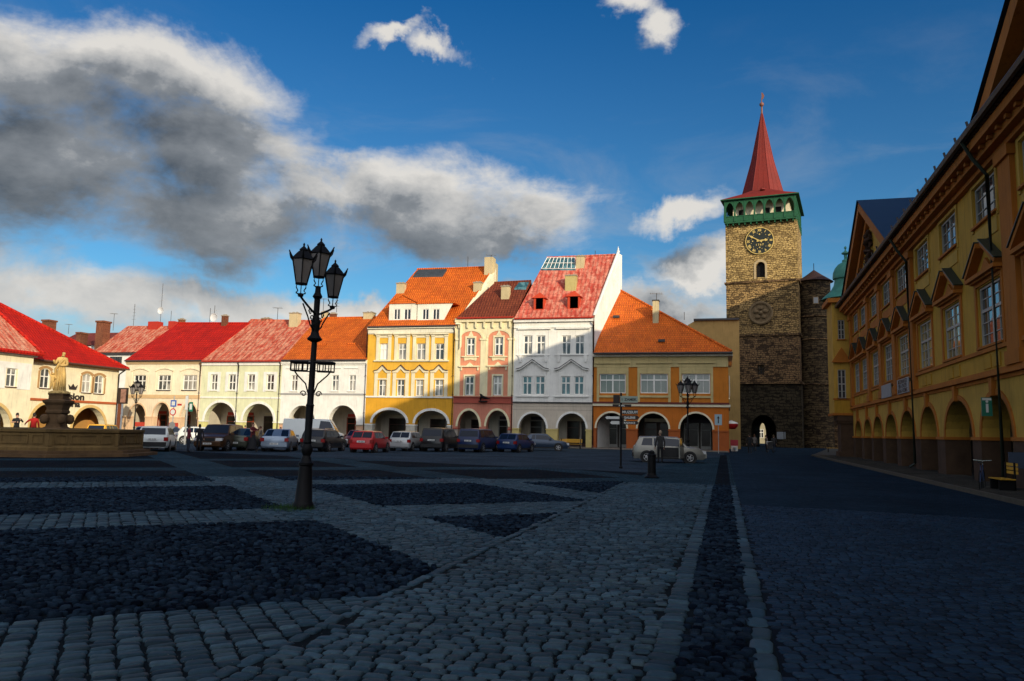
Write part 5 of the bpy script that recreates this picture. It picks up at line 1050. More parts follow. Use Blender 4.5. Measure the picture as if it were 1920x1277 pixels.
# individually laid stones near the camera
def inview(P, far):
    V_ = P-np.array([[0, 0, EYE]]); a = V_@np.array(RT); u_ = V_@np.array(UP); c = V_@np.array(_fw); ok = c > .5; c = np.where(ok, c, 1)
    px = CX+FF*a/c; py = CY-FF*u_/c; return ok & (px > -90) & (px < 2010) & (py < 1400) & (np.hypot(P[:, 0], P[:, 1]) < far)
def stones(name, inside, ang, bbox, su, sv, m, far, h=.024, gap=.014, jit=.10, skip=0., irregular=0., dome=.14, rowlen=(.75, 1.3), seed=1):
    g = np.random.default_rng(seed); ca, sa = math.cos(ang), math.sin(ang); x0, y0, x1, y1 = bbox
    cs = np.array([[x0, y0], [x1, y0], [x0, y1], [x1, y1]]); uv = np.stack([cs@np.array([ca, sa]), cs@np.array([-sa, ca])], 1); U0, V0 = uv.min(0); U1, V1 = uv.max(0)
    C = []; v = V0
    while v < V1:
        hv = sv*g.uniform(.88, 1.12); nmax = int((U1-U0)/(su*.7))+2; ln = su*g.uniform(rowlen[0], rowlen[1], nmax); e = U0+g.uniform(-su, 0)+np.cumsum(ln); cu = e-ln/2
        k = cu < U1+su; C.append(np.stack([cu[k], np.full(k.sum(), v+hv/2), ln[k], np.full(k.sum(), hv)], 1)); v += hv
    C = np.concatenate(C); C[:, 1] += g.normal(0, sv*jit*.4, len(C)); C[:, 0] += g.normal(0, su*jit*.2, len(C))
    X = C[:, 0]*ca-C[:, 1]*sa; Y = C[:, 0]*sa+C[:, 1]*ca
    keep = inside(X, Y) & inview(np.stack([X, Y, np.zeros(len(X))], 1), far)
    if skip: keep &= g.random(len(X)) > skip
    C, X, Y = C[keep], X[keep], Y[keep]; n = len(C)
    if not n: return
    hw = np.maximum(C[:, 2]/2-gap/2, .015); hd = np.maximum(C[:, 3]/2-gap/2, .015); rot = g.normal(0, .05+irregular*.25, n)
    K = 10; th = 2*np.pi*np.arange(K)/K+np.pi/K*0; ct, st_ = np.cos(th), np.sin(th); pw_ = .42
    sx = np.sign(ct)*np.abs(ct)**pw_; sy = np.sign(st_)*np.abs(st_)**pw_
    rj = 1+g.normal(0, .045+irregular*.12, (n, K)); hh = h*g.uniform(.65, 1.2, n); tilt = g.normal(0, .035, (n, 2))
    rings_ = []
    for (s_, z_) in ((1.0, -.35), (.975, .45), (.86, .94), (.5, 1.0)):
        lx = hw[:, None]*sx[None]*rj*s_; ly = hd[:, None]*sy[None]*rj*s_
        z = hh[:, None]*(z_ if z_ <= .5 else z_+dome*(1-s_)) + (lx*tilt[:, :1]+ly*tilt[:, 1:])*(z_ > 0)
        a = ang+rot[:, None]; rings_.append(np.stack([X[:, None]+lx*np.cos(a)-ly*np.sin(a), Y[:, None]+lx*np.sin(a)+ly*np.cos(a), z], 2))
    Vv = np.concatenate(rings_, 1)                       # n x 4K x 3
    q = [(i*K+j, i*K+(j+1) % K, (i+1)*K+(j+1) % K, (i+1)*K+j) for i in range(3) for j in range(K)]
    q = np.array(q); NF = len(q); base = (np.arange(n)*4*K)[:, None, None]; Q = (q[None]+base).reshape(-1, 4); T_ = (np.arange(3*K, 4*K)[None]+base[:, :, 0])
    me = bpy.data.meshes.new(name); me.vertices.add(n*4*K); me.vertices.foreach_set('co', Vv.reshape(-1).astype(np.float32))
    me.loops.add(len(Q)*4+n*K); me.loops.foreach_set('vertex_index', np.concatenate([Q.reshape(-1), T_.reshape(-1)]).astype(np.int32))
    me.polygons.add(len(Q)+n); me.polygons.foreach_set('loop_start', np.concatenate([np.arange(len(Q))*4, len(Q)*4+np.arange(n)*K]).astype(np.int32)); me.polygons.foreach_set('use_smooth', np.ones(len(Q)+n, bool))
    me.update(calc_edges=True); me.materials.append(m); o = bpy.data.objects.new(name, me); COL.objects.link(o); print('STONES', name, n); return tag(o, kind='structure')
S_LIGHT = stonemat('granite_sett', G_LIGHT1, (.044, .082, .108), .6, .16); S_DARK = stonemat('basalt_cobble', (.0008, .003, .009), (.016, .032, .055), .85, .05); S_ST = stonemat('street_sett', G_ST1, G_ST2, .65, .12)  # S_DARK: cobble glints put into the random stone colour
FAR = 26
inA = lambda x, y: np.any([(x+y > a+.02) & (x+y < c-.02) for a, c in ABANDS], 0); inB = lambda x, y: np.any([(y-BK*x > a+.02) & (y-BK*x < c-.02) for a, c in BBANDS], 0); sq_ = lambda x, y: (x < XL-.11) & (x > -48) & (y < 33)
R45 = math.radians(45)
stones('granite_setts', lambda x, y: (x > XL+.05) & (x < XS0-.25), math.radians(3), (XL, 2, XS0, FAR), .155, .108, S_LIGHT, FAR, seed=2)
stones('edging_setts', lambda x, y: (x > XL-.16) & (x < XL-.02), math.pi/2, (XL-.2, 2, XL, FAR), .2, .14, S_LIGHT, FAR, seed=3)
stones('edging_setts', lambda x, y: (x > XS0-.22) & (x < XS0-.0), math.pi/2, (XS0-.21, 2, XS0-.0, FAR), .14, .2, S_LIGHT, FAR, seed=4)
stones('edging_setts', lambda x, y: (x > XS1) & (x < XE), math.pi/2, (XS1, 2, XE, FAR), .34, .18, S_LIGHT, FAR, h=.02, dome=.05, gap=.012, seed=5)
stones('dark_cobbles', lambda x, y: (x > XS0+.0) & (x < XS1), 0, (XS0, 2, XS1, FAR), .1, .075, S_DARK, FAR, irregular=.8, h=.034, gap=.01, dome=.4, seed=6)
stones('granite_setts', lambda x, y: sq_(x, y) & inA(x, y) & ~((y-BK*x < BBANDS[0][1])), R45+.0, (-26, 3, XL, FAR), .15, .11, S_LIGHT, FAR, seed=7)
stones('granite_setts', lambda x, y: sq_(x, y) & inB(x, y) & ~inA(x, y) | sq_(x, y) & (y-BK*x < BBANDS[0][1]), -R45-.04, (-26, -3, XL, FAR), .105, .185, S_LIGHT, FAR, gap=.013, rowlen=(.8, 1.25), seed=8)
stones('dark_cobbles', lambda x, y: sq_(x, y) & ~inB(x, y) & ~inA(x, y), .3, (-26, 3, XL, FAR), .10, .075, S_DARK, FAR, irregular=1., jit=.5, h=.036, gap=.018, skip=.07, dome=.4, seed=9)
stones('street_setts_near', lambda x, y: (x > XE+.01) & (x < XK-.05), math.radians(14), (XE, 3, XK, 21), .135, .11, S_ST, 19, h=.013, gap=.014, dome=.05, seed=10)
lt = MB()
for k in range(1500):
    cx_, cy_ = random.choice(((-1.4, 4.9), (-2.3, 5.0), (-.9, 5.4), (-1.9, 5.9), (-3.2, 4.9), (-2.6, 6.6), (-1.2, 7.4))); x, y = cx_+random.gauss(0, .5), cy_+random.gauss(0, .45)
    if x > XS0-.05: continue
    z = random.uniform(.006, .027); r_ = random.uniform(.003, .008); a = random.uniform(0, 6.28); lt.add([(x+r_*math.cos(a), y+r_*math.sin(a), z), (x-r_*math.sin(a), y+r_*math.cos(a), z+.002), (x-r_*math.cos(a), y-r_*math.sin(a), z+.004)], [(0, 1, 2)])
tag(lt.build('litter_specks', mat('pale_litter', (.16, .17, .16), .8, .4, 30), None, (0, 0, 0), fix=False), kind='stuff')
# ---------------- street lamps ----------------
LGL = mat('lantern_glass', (.20, .18, .17), .25, .15, 3, spec=.6)
def lantern(par, x, y, z, s=1.):
    o_ = thing_part('lantern', par)
    def Q(pts): return [(x+p[0]*s, y+p[1]*s, z+p[2]*s) for p in pts]
    hx = lambda r, zz, n=6: [(r*math.cos(2*math.pi*k/n), r*math.sin(2*math.pi*k/n), zz) for k in range(n)]
    b = MB(); bt, tp = hx(.135, .24), hx(.265, .80)
    for k in range(6):
        j = (k+1) % 6; b.tube(Q([bt[k], tp[k]]), .014*s, 5); b.tube(Q([tp[k], tp[j]]), .018*s, 5); b.tube(Q([bt[k], bt[j]]), .018*s, 5)
        # corner horns
        c, sn_ = math.cos(2*math.pi*k/6), math.sin(2*math.pi*k/6); b.tube(Q([(c*.25, sn_*.25, .79), (c*.31, sn_*.31, .86), (c*.36, sn_*.36, .97)]), [.03*s, .028*s, .012*s], 5)
        # cage ribs under the glass
        b.tube(Q([(c*.11, sn_*.11, .24), (c*.125, sn_*.125, .16), (c*.075, sn_*.075, .08), (c*.125, sn_*.125, .03), (c*.05, sn_*.05, 0)]), .011*s, 5)
    b.lathe([(.05*s, -.06*s), (.07*s, -.02*s), (.05*s, .02*s)], (x, y, z), 10); b.lathe([(.15*s, .225*s), (.15*s, .25*s)], (x, y, z), 6)
    fr = b.build('lantern', IRON, par)
    b = MB(); b.lathe([(.285*s, .80*s), (.22*s, .88*s), (.13*s, .98*s), (.10*s, 1.0*s), (.11*s, 1.03*s), (.05*s, 1.09*s), (.035*s, 1.10*s), (.02*s, 1.13*s), (.03*s, 1.16*s), (.005*s, 1.2*s)], (x, y, z), 6); b.build('lantern_roof', IRON, fr)
    b = MB(); b.lathe([(.128*s, .245*s), (.255*s, .795*s)], (x, y, z), 6); b.build('lantern_glass', LGL, fr); return fr
def thing_part(n, p): return None
def scroll(b, c, r, pl, n=14, t=.012, turns=1.1, s=1):
    b.tube([Vector(c)+pl*(math.cos(s*2*math.pi*turns*k/n)*r*(1-.6*k/n))+Vector((0, 0, math.sin(2*math.pi*turns*k/n)*r*(1-.6*k/n))) for k in range(n+1)], t, 5)
def lamp(x, y, label, H=4.28, arms=(20, 200), racks=False, s=1., drop=.28, al=.48):
    t = thing('street_lamp', (x, y, 0), label, 'street lamp', None)
    b = MB(); b.lathe([(.205, 0), (.205, .1), (.185, .14), (.17, .16), (.125, .80), (.12, .84), (.145, .86), (.145, .90), (.11, .93), (.09, 1.0), (.075, 1.04), (.10, 1.10), (.115, 1.16), (.10, 1.22), (.07, 1.27), (.085, 1.30), (.07, 1.34), (.075, 2.0)], (x, y, 0), 16); b.build('lamp_base', IRON, t, smooth=35)
    b = MB(); b.lathe([(.075, 2.0), (.085, 2.02), (.065, 2.06), (.055, H-1.15), (.055, H-1.12), (.14, H-1.08), (.15, H-1.05), (.09, H-.98), (.07, H-.9), (.085, H-.82), (.09, H-.7), (.06, H-.6), (.06, H-.25), (.1, H-.2), (.06, H-.12), (.05, H)], (x, y, 0), 14); b.build('lamp_post', IRON, t, smooth=35)
    lantern(t, x, y, H, s)
    for a in arms:
        a = math.radians(a); pl = Vector((math.cos(a), math.sin(a), 0)); e = Vector((x, y, H-drop))+pl*al; b = MB()
        b.tube([Vector((x, y, H-drop-.28))+pl*.05, Vector((x, y, H-drop-.20))+pl*al*.42, Vector((x, y, H-drop-.10))+pl*al*.8, e-Vector((0, 0, .04))], .022, 6)
        b.tube([Vector((x, y, H-drop-.62))+pl*.05, Vector((x, y, H-drop-.52))+pl*al*.33, Vector((x, y, H-drop-.36))+pl*al*.52, Vector((x, y, H-drop-.16))+pl*al*.83], .016, 6)
        scroll(b, Vector((x, y, H-drop-.40))+pl*.17, .085, pl); scroll(b, Vector((x, y, H-drop-.27))+pl*.28, .06, pl, s=-1); scroll(b, Vector((x, y, H-drop-.55))+pl*.11, .06, pl, s=-1)
        b.build('lamp_arm', IRON, t); lantern(t, e.x, e.y, e.z, s)
    if racks:
        for sgn in (-1, 1):
            pl = Vector((math.cos(math.radians(15)), math.sin(math.radians(15)), 0))*sgn; nn = Vector((-pl.y, pl.x, 0)); zt3 = 2.87; b = MB(); c0 = Vector((x, y, zt3)); w2 = .14; L0, L1 = .06, .40
            cr_ = [c0+pl*L0+nn*w2, c0+pl*L1+nn*w2, c0+pl*(L1+.03), c0+pl*L1-nn*w2, c0+pl*L0-nn*w2]
            dn = Vector((0, 0, -.17)); b.tube(cr_, .028, 6); b.tube([p+dn for p in cr_], .013, 5)
            for p_, q_ in zip(cr_[:-1], cr_[1:]):
                nb = max(1, int((q_-p_).length/.085))
                for k in range(nb+1): v = p_.lerp(q_, k/nb); b.tube([v, v+dn], .012, 5)
            b.tube([c0+pl*.36+dn, c0+pl*.3+Vector((0, 0, -.25)), c0+pl*.12+Vector((0, 0, -.42)), c0+pl*.06+Vector((0, 0, -.6))], .015, 6); scroll(b, c0+pl*.15+Vector((0, 0, -.62)), .06, pl); b.build('flower_rack', IRON, t)
    return t
LX, LY = -7.93, 13.85
main_lamp = lamp(LX, LY, 'tall black cast-iron lamp with three lanterns and flower racks in the foreground', H=4.40, arms=(274, 94), racks=True, s=.84, al=.73)
main_lamp.rotation_euler = Matrix.Rotation(math.radians(1.1), 3, Vector((-.266, .964, 0))).to_euler()
g2 = gnd(1290, 858); lamp(g2.x, g2.y, 'black lamp with four lanterns behind the silver car, in front of the orange house', H=4.55, arms=(10, 190, -80), s=.95)
g3 = gnd(250, 822); lamp(g3.x, g3.y+0, 'bronze-lit lamp with three lanterns in front of the cream house on the left', H=4.9, arms=(5, 185), s=1.25, drop=.45)
# grass tuft at the lamp base
bm_g = MB(); 
for k in range(900):
    a = random.uniform(0, 2*math.pi); r_ = random.uniform(.05, .36)*(1.4 if math.cos(a-3.6) > 0 else .9); x, y = LX-.12+r_*math.cos(a)*1.3, LY-.1+r_*math.sin(a); h_ = random.uniform(.04, .13); w_ = .006; d2 = random.uniform(0, 6.28)
    bm_g.add([(x-w_*math.cos(d2), y-w_*math.sin(d2), 0), (x+w_*math.cos(d2), y+w_*math.sin(d2), 0), (x+random.uniform(-.04, .04), y+random.uniform(-.04, .04), h_)], [(0, 1, 2)])
tag(bm_g.build('grass_tuft', mat('grass', (.018, .060, .010), .7, .3, 8), None, (0, 0, 0), fix=False), kind='stuff')
# ---------------- bollard, signs ----------------
g = gnd(1222, 896); t = thing('bollard', (g.x, g.y, 0), 'black cast-iron bollard standing on the corner of the sett path', 'bollard')
b = MB(); b.lathe([(.26, 0), (.27, .03), (.2, .08), (.17, .1), (.165, .14), (.15, .16), (.15, .78), (.165, .80), (.165, .84), (.10, .88), (.11, .93), (.06, .99), (.01, 1.0)], (g.x, g.y, 0), 16); b.build('bollard_body', IRON, t, smooth=35)
g = gnd(1164, 878); t = thing('direction_signpost', (g.x, g.y, 0), 'thin black signpost carrying stacked direction boards left of the silver car', 'signpost')
b = MB(); b.tube([(g.x, g.y, 0), (g.x, g.y, 3.45)], .045, 8); b.lathe([(.09, 0), (.09, .05), (.05, .1)], (g.x, g.y, 0), 10); b.build('post', IRON, t)
BRS = mat('sign_brown', (.025, .015, .012), .5); SGW = mat('sign_white', (.62, .62, .58), .5, .05); SGG = mat('sign_pale_green', (.30, .36, .30), .6, .1)
def board(t, x0, x1, z0, z1, gx, gy, m, arrow=0, txt=None, tm=None, size=.13, d=.03, off=-.055):
    b = MB(); f_ = lambda u, v, dd: (gx+u, gy+off-dd, v); zm = (z0+z1)/2; ar = (z1-z0)*.5
    pts = [(x0, z0), (x1, z0)]+([(x1+ar, zm)] if arrow > 0 else [])+[(x1, z1), (x0, z1)]+([(x0-ar, zm)] if arrow < 0 else []); b.fpoly(f_, pts, 0, d, True); o = b.build('direction_board', m, t)
    if txt: text(txt, size, lambda x, y, z: (gx+(x0+x1)/2+x, gy+off-d-.004-z, zm+y-.01), tm, o, 'lettering', .002, .004)
mp = [(1164-26, 746)]
board(t, -.35, -.05, 2.95, 3.35, g.x, g.y, BRS, 0); board(t, -.02, .78, 3.0, 3.3, g.x, g.y, SGG, 0, 'i  ZAMEK', BRS, .17)
board(t, -.38, .48, 2.8, 2.92, g.x, g.y, BRS, 0, 'P  WC', SGW, .1); board(t, .06, .78, 2.46, 2.68, g.x, g.y, BRS, 0, 'MUZEUM', SGW, .17); board(t, .06, .75, 2.22, 2.42, g.x, g.y, BRS, 1, 'GALERIE', SGW, .14)
board(t, -.66, -.06, 2.24, 2.36, g.x, g.y, SGW, -1); board(t, -.42, -.06, 2.0, 2.15, g.x, g.y, SGW, -1); board(t, .06, .75, 2.0, 2.16, g.x, g.y, BRS, 1, 'RADNICE', SGW, .12)
def roadsign(px, py, label, parts, h=2.6, r=.03):
    g = gnd(px, py); t = thing('road_sign', (g.x, g.y, 0), label, 'road sign'); b = MB(); b.tube([(g.x, g.y, 0), (g.x, g.y, h)], r, 8); b.build('sign_pole', mat('galvanised', (.35, .35, .34), .5, .1), t)
    for (kind_, x, z, w_, hh, m, m2) in parts:
        b = MB(); f_ = lambda u, v, d: (g.x+u, g.y-r-.01-d, v)
        if kind_ == 'disc': b.fpoly(f_, [(x+w_/2*math.cos(k*math.pi/12), z+w_/2*math.sin(k*math.pi/12)) for k in range(24)], 0, .02, True)
        else: b.fpoly(f_, [(x-w_/2, z-hh/2), (x+w_/2, z-hh/2), (x+w_/2, z+hh/2), (x-w_/2, z+hh/2)], 0, .02, True)
        o = b.build('sign_plate', m, t)
        if m2:
            b = MB()
            if kind_ == 'disc': b.fpoly(f_, [(x+w_*.36*math.cos(k*math.pi/12), z+w_*.36*math.sin(k*math.pi/12)) for k in range(24)], .022, .026, True)
            elif kind_ == 'arrow': b.fpoly(f_, [(x-.04, z-hh*.32), (x+.04, z-hh*.32), (x+.04, z+hh*.12), (x+.12, z+hh*.12), (x, z+hh*.36), (x-.12, z+hh*.12), (x-.04, z+hh*.12)], .022, .026, True)
            else: b.fpoly(f_, [(x-w_*.3, z-hh*.3), (x+w_*.3, z-hh*.3), (x+w_*.3, z+hh*.3), (x-w_*.3, z+hh*.3)], .022, .026, True)
            b.build('sign_symbol', m2, o)
    return t
SBL = mat('sign_blue', (.02, .10, .40), .4, .05); SRD = mat('sign_red', (.50, .02, .02), .4, .05); SGR = mat('sign_dark_green', (.02, .16, .10), .4, .05)
roadsign(1347.5, 850, 'pale road sign with dark upright arrow at the right corner of the orange house', [('arrow', 0, 2.95, .62, .95, mat('sign_pale_blue', (.30, .42, .48), .5, .05), BRS)], 3.4)
roadsign(321, 832, 'pole with blue parking plate above a round red-rimmed sign', [('sq', 0, 3.3, .55, .55, SBL, SGW), ('disc', 0, 2.6, .6, .6, SRD, SGW), ('sq', .6, 3.2, .4, .16, SRD, None), ('disc', 0, 1.5, .6, .6, mat('sign_back_grey', (.2, .2, .2), .5), None)], 3.9, .045)
roadsign(346, 834, 'white post with green information plate beside the parking sign', [('sq', .42, 3.0, .36, .75, SGR, SGW), ('sq', 0, 3.3, .24, 1.1, SGW, None)], 3.9, .07)
# column with poster at the guest house corner
g = onX(224, 800, XP+1.2); t = thing('projecting_sign', (g.x, g.y, 0), 'dark upright showcase sign on a rusty post by the guest house corner', 'sign')
b = MB(); z0_, z1_ = onX(224, 757, g.x).z, onX(224, 727, g.x).z; b.box((g.x-.45, g.y-.12, z0_), (g.x+.75, g.y+.12, z1_)); o = b.build('showcase', BRS, t); b = MB(); b.box((g.x-.05, g.y-.135, z0_+.15), (g.x+.65, g.y-.121, z1_-.15)); b.build('poster', mat('poster_grey', (.30, .16, .12), .5, .5, 3), o)
b = MB(); b.box((g.x-.35, g.y-.1, 0), (g.x-.05, g.y+.1, z0_)); b.build('post', mat('rust_brown', (.16, .05, .02), .8, .2), t)
# ---------------- fountain ----------------
FC = gnd(112, 848.5); FC = ray(106, 800); FC = Vector((FC.x*39, FC.y*39, 0)); FST = mat('fountain_sandstone', (.15, .092, .032), .9, .35, 1.5, .6, 9, streak=.35); FSD = mat('fountain_dark_stone', (.11, .062, .028), .9, .35, 2, .6, 9)
ft = thing('fountain', (FC.x, FC.y, 0), 'octagonal sandstone fountain basin with panelled walls and central pedestal', 'fountain')
RB = 3.95; n8 = 8; ph8 = math.radians(19)+math.pi/8
b = MB(); b.lathe([(RB+.75, 0), (RB+.75, .14), (RB+.4, .145), (RB+.4, .28)], (FC.x, FC.y, 0), 8, ph=ph8); b.build('basin_steps', FSD, ft)
b = MB(); pr_ = [(RB+.05, .28), (RB+.05, .42), (RB-.02, .5), (RB-.02, 1.08), (RB+.06, 1.13), (RB+.08, 1.26), (RB-.35, 1.28), (RB-.35, .5), (.3, .48)]
b.lathe(pr_, (FC.x, FC.y, 0), 8, ph=ph8); b.build('basin_wall', FST, ft)
b = MB(); ap = RB*math.cos(math.pi/8)
for k in range(8):
    a = ph8+math.pi/8+k*math.pi/4; nn = Vector((math.cos(a), math.sin(a), 0)); tt = Vector((-nn.y, nn.x, 0)); f_ = lambda u, v, d, nn=nn, tt=tt: tuple(FC+tt*u+nn*(ap-.02+d)+Vector((0, 0, v)))
    L = RB*math.sin(math.pi/8)
    for (p, q_) in ((-L+.25, -.75), (-.6, .6), (.75, L-.25)):
        b.fbox(f_, p, q_, .60, .66, 0, .04); b.fbox(f_, p, q_, .97, 1.03, 0, .04); b.fbox(f_, p, p+.06, .66, .97, 0, .04); b.fbox(f_, q_-.06, q_, .66, .97, 0, .04)
    b.fbox(f_, -L-.02, -L+.14, .5, 1.08, 0, .05); b.fbox(f_, L-.14, L+.02, .5, 1.08, 0, .05)
b.build('wall_panels', FST, ft)
b = MB(); b.lathe([(RB-.4, 1.0), (.2, 1.001)], (FC.x, FC.y, 0), 8, ph=ph8); b.build('water', mat('fountain_water', (.02, .03, .03), .08, .1, 2, spec=.8), ft)
b = MB(); P4 = math.radians(19)+math.pi/4
def sq4(prof): b.lathe([(r_*(1.414 if z < 1.3 else 1.14), z) for r_, z in prof], (FC.x, FC.y, 0), 4, ph=P4)
sq4([(.62, .48), (.62, 1.2), (.46, 1.36), (.42, 1.5), (.42, 1.98), (.50, 2.05), (.50, 2.14), (.45, 2.2), (.50, 2.42), (.56, 2.48), (.64, 2.56), (.66, 2.66), (.5, 2.70), (.42, 2.73), (.42, 2.92), (.46, 2.95), (.46, 3.02)]); pd = b.build('pedestal', FSD, ft)
for k in range(4):
    b = MB(); a = math.radians(19)+k*math.pi/2+math.pi/4; c = FC+Vector((math.cos(a), math.sin(a), 0))*.58
    b.lathe([(.02, .26), (.14, .22), (.21, .1), (.21, -.08), (.14, -.2), (.02, -.24)], (c.x, c.y, 1.72), 10); b.tube([c+Vector((0, 0, .0)), c+Vector((math.cos(a), math.sin(a), 0))*.32+Vector((0, 0, -.05))], [.1, .06], 8); b.build('water_spout_mask', FSD, pd, smooth=60)
# ---------------- skinned figures ----------------
def skin_fig(name, joints, edges, mats, rule, loc, rz=0., sc_=1., parent=None, sub=2):
    me = bpy.data.meshes.new(name); me.from_pydata([j[:3] for j in joints], edges, []); o = bpy.data.objects.new(name, me); COL.objects.link(o)
    md = o.modifiers.new('s', 'SKIN'); md.use_smooth_shade = True; sk = me.skin_vertices[0].data
    for i, j in enumerate(joints): sk[i].radius = (j[3], j[4] if len(j) > 4 else j[3])
    sk[0].use_root = True; s2 = o.modifiers.new('u', 'SUBSURF'); s2.levels = s2.render_levels = sub
    dg = bpy.context.evaluated_depsgraph_get(); m2 = bpy.data.meshes.new_from_object(o.evaluated_get(dg)); bpy.data.objects.remove(o)
    c, s_ = math.cos(rz), math.sin(rz)
    for v in m2.vertices:
        x, y, z = v.co*sc_; v.co = (x*c-y*s_, x*s_+y*c, z)
    for m in mats: m2.materials.append(m)
    if len(mats) > 1:
        for p in m2.polygons: q = p.center/sc_; p.material_index = rule(q)
    for p in m2.polygons: p.use_smooth = True
    o = bpy.data.objects.new(name, m2); COL.objects.link(o)
    if parent is not None: o.parent = parent; o.location = Vector(loc)-Vector(parent.get('_o', parent.location)); o['_o'] = tuple(parent.get('_o', parent.location))
    else: o.location = loc
    return o
SKIN = mat('skin', (.45, .25, .17), .6, .05)
def cloth(n_, c): return mat('cloth_'+n_, c, .85, .15, 6)
def person(px, py, label, jacket, trousers, hair=(.03, .02, .015), h=1.7, rz=0., walk=.0, arm='down', pos=None, skirt=False, group=None, z0=0.):
    g = Vector(pos) if pos else gnd(px, py); s_ = h/1.72; w = walk
    J = [(0, 0, .95, .13, .10), (0, 0, 1.12, .12, .095), (0, .0, 1.32, .16, .105), (0, 0, 1.44, .07, .07), (0, .005, 1.50, .052, .055), (0, .01, 1.58, .075, .088), (0, .015, 1.66, .070, .085),
         (.17, 0, 1.40, .058), (.24, .02, 1.13, .045), (.25, -.10, .90, .034), (.25, -.14, .82, .035, .02),
         (-.17, 0, 1.40, .058), (-.24, .02, 1.13, .045), (-.25, -.10, .90, .034), (-.25, -.14, .82, .035, .02),
         (.09, 0, .88, .095), (.10, -.16*w-.02, .48, .062), (.10, -.20*w, .10, .045), (.10, -.20*w-.14, .04, .038, .03),
         (-.09, 0, .88, .095), (-.10, .05*w-.02, .48, .062), (-.10, .34*w, .12, .045), (-.10, .34*w-.12, .05, .038, .03)]
    if arm == 'up':
        J[8] = (.27, -.1, 1.25, .045); J[9] = (.14, -.30, 1.38, .034); J[10] = (.08, -.32, 1.44, .03, .02); J[12] = (-.27, -.1, 1.22, .045); J[13] = (-.12, -.3, 1.25, .034); J[14] = (-.05, -.34, 1.28, .03, .02)
    if arm == 'out': J[8] = (.38, -.1, 1.25, .045); J[9] = (.50, -.28, 1.15, .034); J[10] = (.55, -.36, 1.14, .03, .02)
    E = [(0, 1), (1, 2), (2, 3), (3, 4), (4, 5), (5, 6), (2, 7), (7, 8), (8, 9), (9, 10), (2, 11), (11, 12), (12, 13), (13, 14), (0, 15), (15, 16), (16, 17), (17, 18), (0, 19), (19, 20), (20, 21), (21, 22)]
    def rule(q):
        if q.z > 1.485: return 2
        if q.z < .09: return 3
        hand = abs(q.x) > .2 and q.z < .88 and arm == 'down'
        if arm != 'down' and q.y < -.27: return 2
        if hand: return 2
        return 0 if q.z > .88 else 1
    o = skin_fig('person', J, E, [jacket, trousers, SKIN, mat('shoes', (.03, .025, .02), .6)], rule, (g.x, g.y, z0), rz, s_)
    tag(o, label, 'person', group); o['_o'] = (g.x, g.y, z0)
    c, sn_ = math.cos(rz), math.sin(rz); T = lambda x, y, z: (g.x+(x*c-y*sn_)*s_, g.y+(x*sn_+y*c)*s_, z0+z*s_)
    b = MB(); b.lathe([(.02, .125), (.06, .11), (.088, .06), (.096, .0), (.088, -.06), (.05, -.10)], (0, 0, 0), 12, T=lambda x, y, z: T(x*.86, y+.035, 1.645+z)); b.build('hair', mat('hair_%d' % int(hair[0]*1000), hair, .7, .2, 9), o, smooth=80)
    b = MB()   # face: eyes, nose, mouth, ears
    for sx_ in (-1, 1): b.lathe([(.002, .01), (.011, .006), (.011, -.006), (.002, -.01)], (0, 0, 0), 6, T=lambda x, y, z: T(x+sx_*.03, y-.078, 1.61+z))
    b.build('eyes', mat('eye_dark', (.02, .015, .012), .3), o)
    b = MB(); b.tube([T(0, -.082, 1.61), T(0, -.104, 1.58), T(0, -.085, 1.572)], .010*s_, 6)
    for sx_ in (-1, 1): b.lathe([(.003, .025), (.014, .01), (.012, -.02), (.003, -.028)], (0, 0, 0), 6, T=lambda x, y, z: T(x+sx_*.077, y+.01, 1.595+z))
    b.build('nose_and_ears', SKIN, o)
    b = MB()   # fingers
    for hx, hy, hz in ((J[10][0], J[10][1], J[10][2]), (J[14][0], J[14][1], J[14][2])):
        for k in range(4): b.tube([T(hx, hy-.0, hz-.01+k*.002), T(hx+(k-1.5)*.016, hy-.03, hz-.05), T(hx+(k-1.5)*.017, hy-.02+.004*k, hz-.085+abs(k-1.2)*.008)], [.010*s_, .009*s_, .007*s_], 5)
        b.tube([T(hx, hy, hz), T(hx-.035*(1 if hx > 0 else -1), hy-.02, hz-.035)], [.010*s_, .008*s_], 5)
    b.build('fingers', SKIN, o)
    if skirt:
        b = MB(); b.lathe([(.15, 1.0), (.19, .8), (.24, .45), (.27, .2)], (0, 0, 0), 14, T=lambda x, y, z: T(x*.8, y*.75*(1+.35*w), z)); b.build('long_skirt', trousers, o, smooth=60)
    return o
# statue of a robed woman with a child
SAND = mat('statue_sandstone', (.56, .37, .13), .9, .3, 3, .6, 12, streak=.3)
sg = FC; SZ = 3.02
stt = thing('statue', (sg.x, sg.y, SZ), 'weathered sandstone statue of a robed woman with a child on the fountain pedestal', 'statue')
RZ = math.radians(30); stt.scale = (1, 1, 1.1)
J = [(0, 0, 1.15, .20, .17), (0, 0, 1.42, .17, .14), (.02, 0, 1.70, .20, .14), (.03, -.01, 1.86, .08, .08), (.05, -.03, 1.93, .07, .07), (.07, -.05, 2.03, .09, .11), (.08, -.05, 2.14, .10, .12),
     (.23, 0, 1.78, .09), (.30, -.06, 1.45, .08), (.10, -.25, 1.40, .06), (-.02, -.29, 1.44, .05),
     (-.2, -.02, 1.78, .09), (-.33, -.12, 1.5, .08), (-.34, -.32, 1.62, .06), (-.34, -.36, 1.70, .05),
     (.12, 0, .95, .17), (.15, -.08, .5, .15), (.17, -.02, .12, .14), (-.1, 0, .95, .16), (-.13, .02, .5, .15), (-.15, .02, .12, .15)]
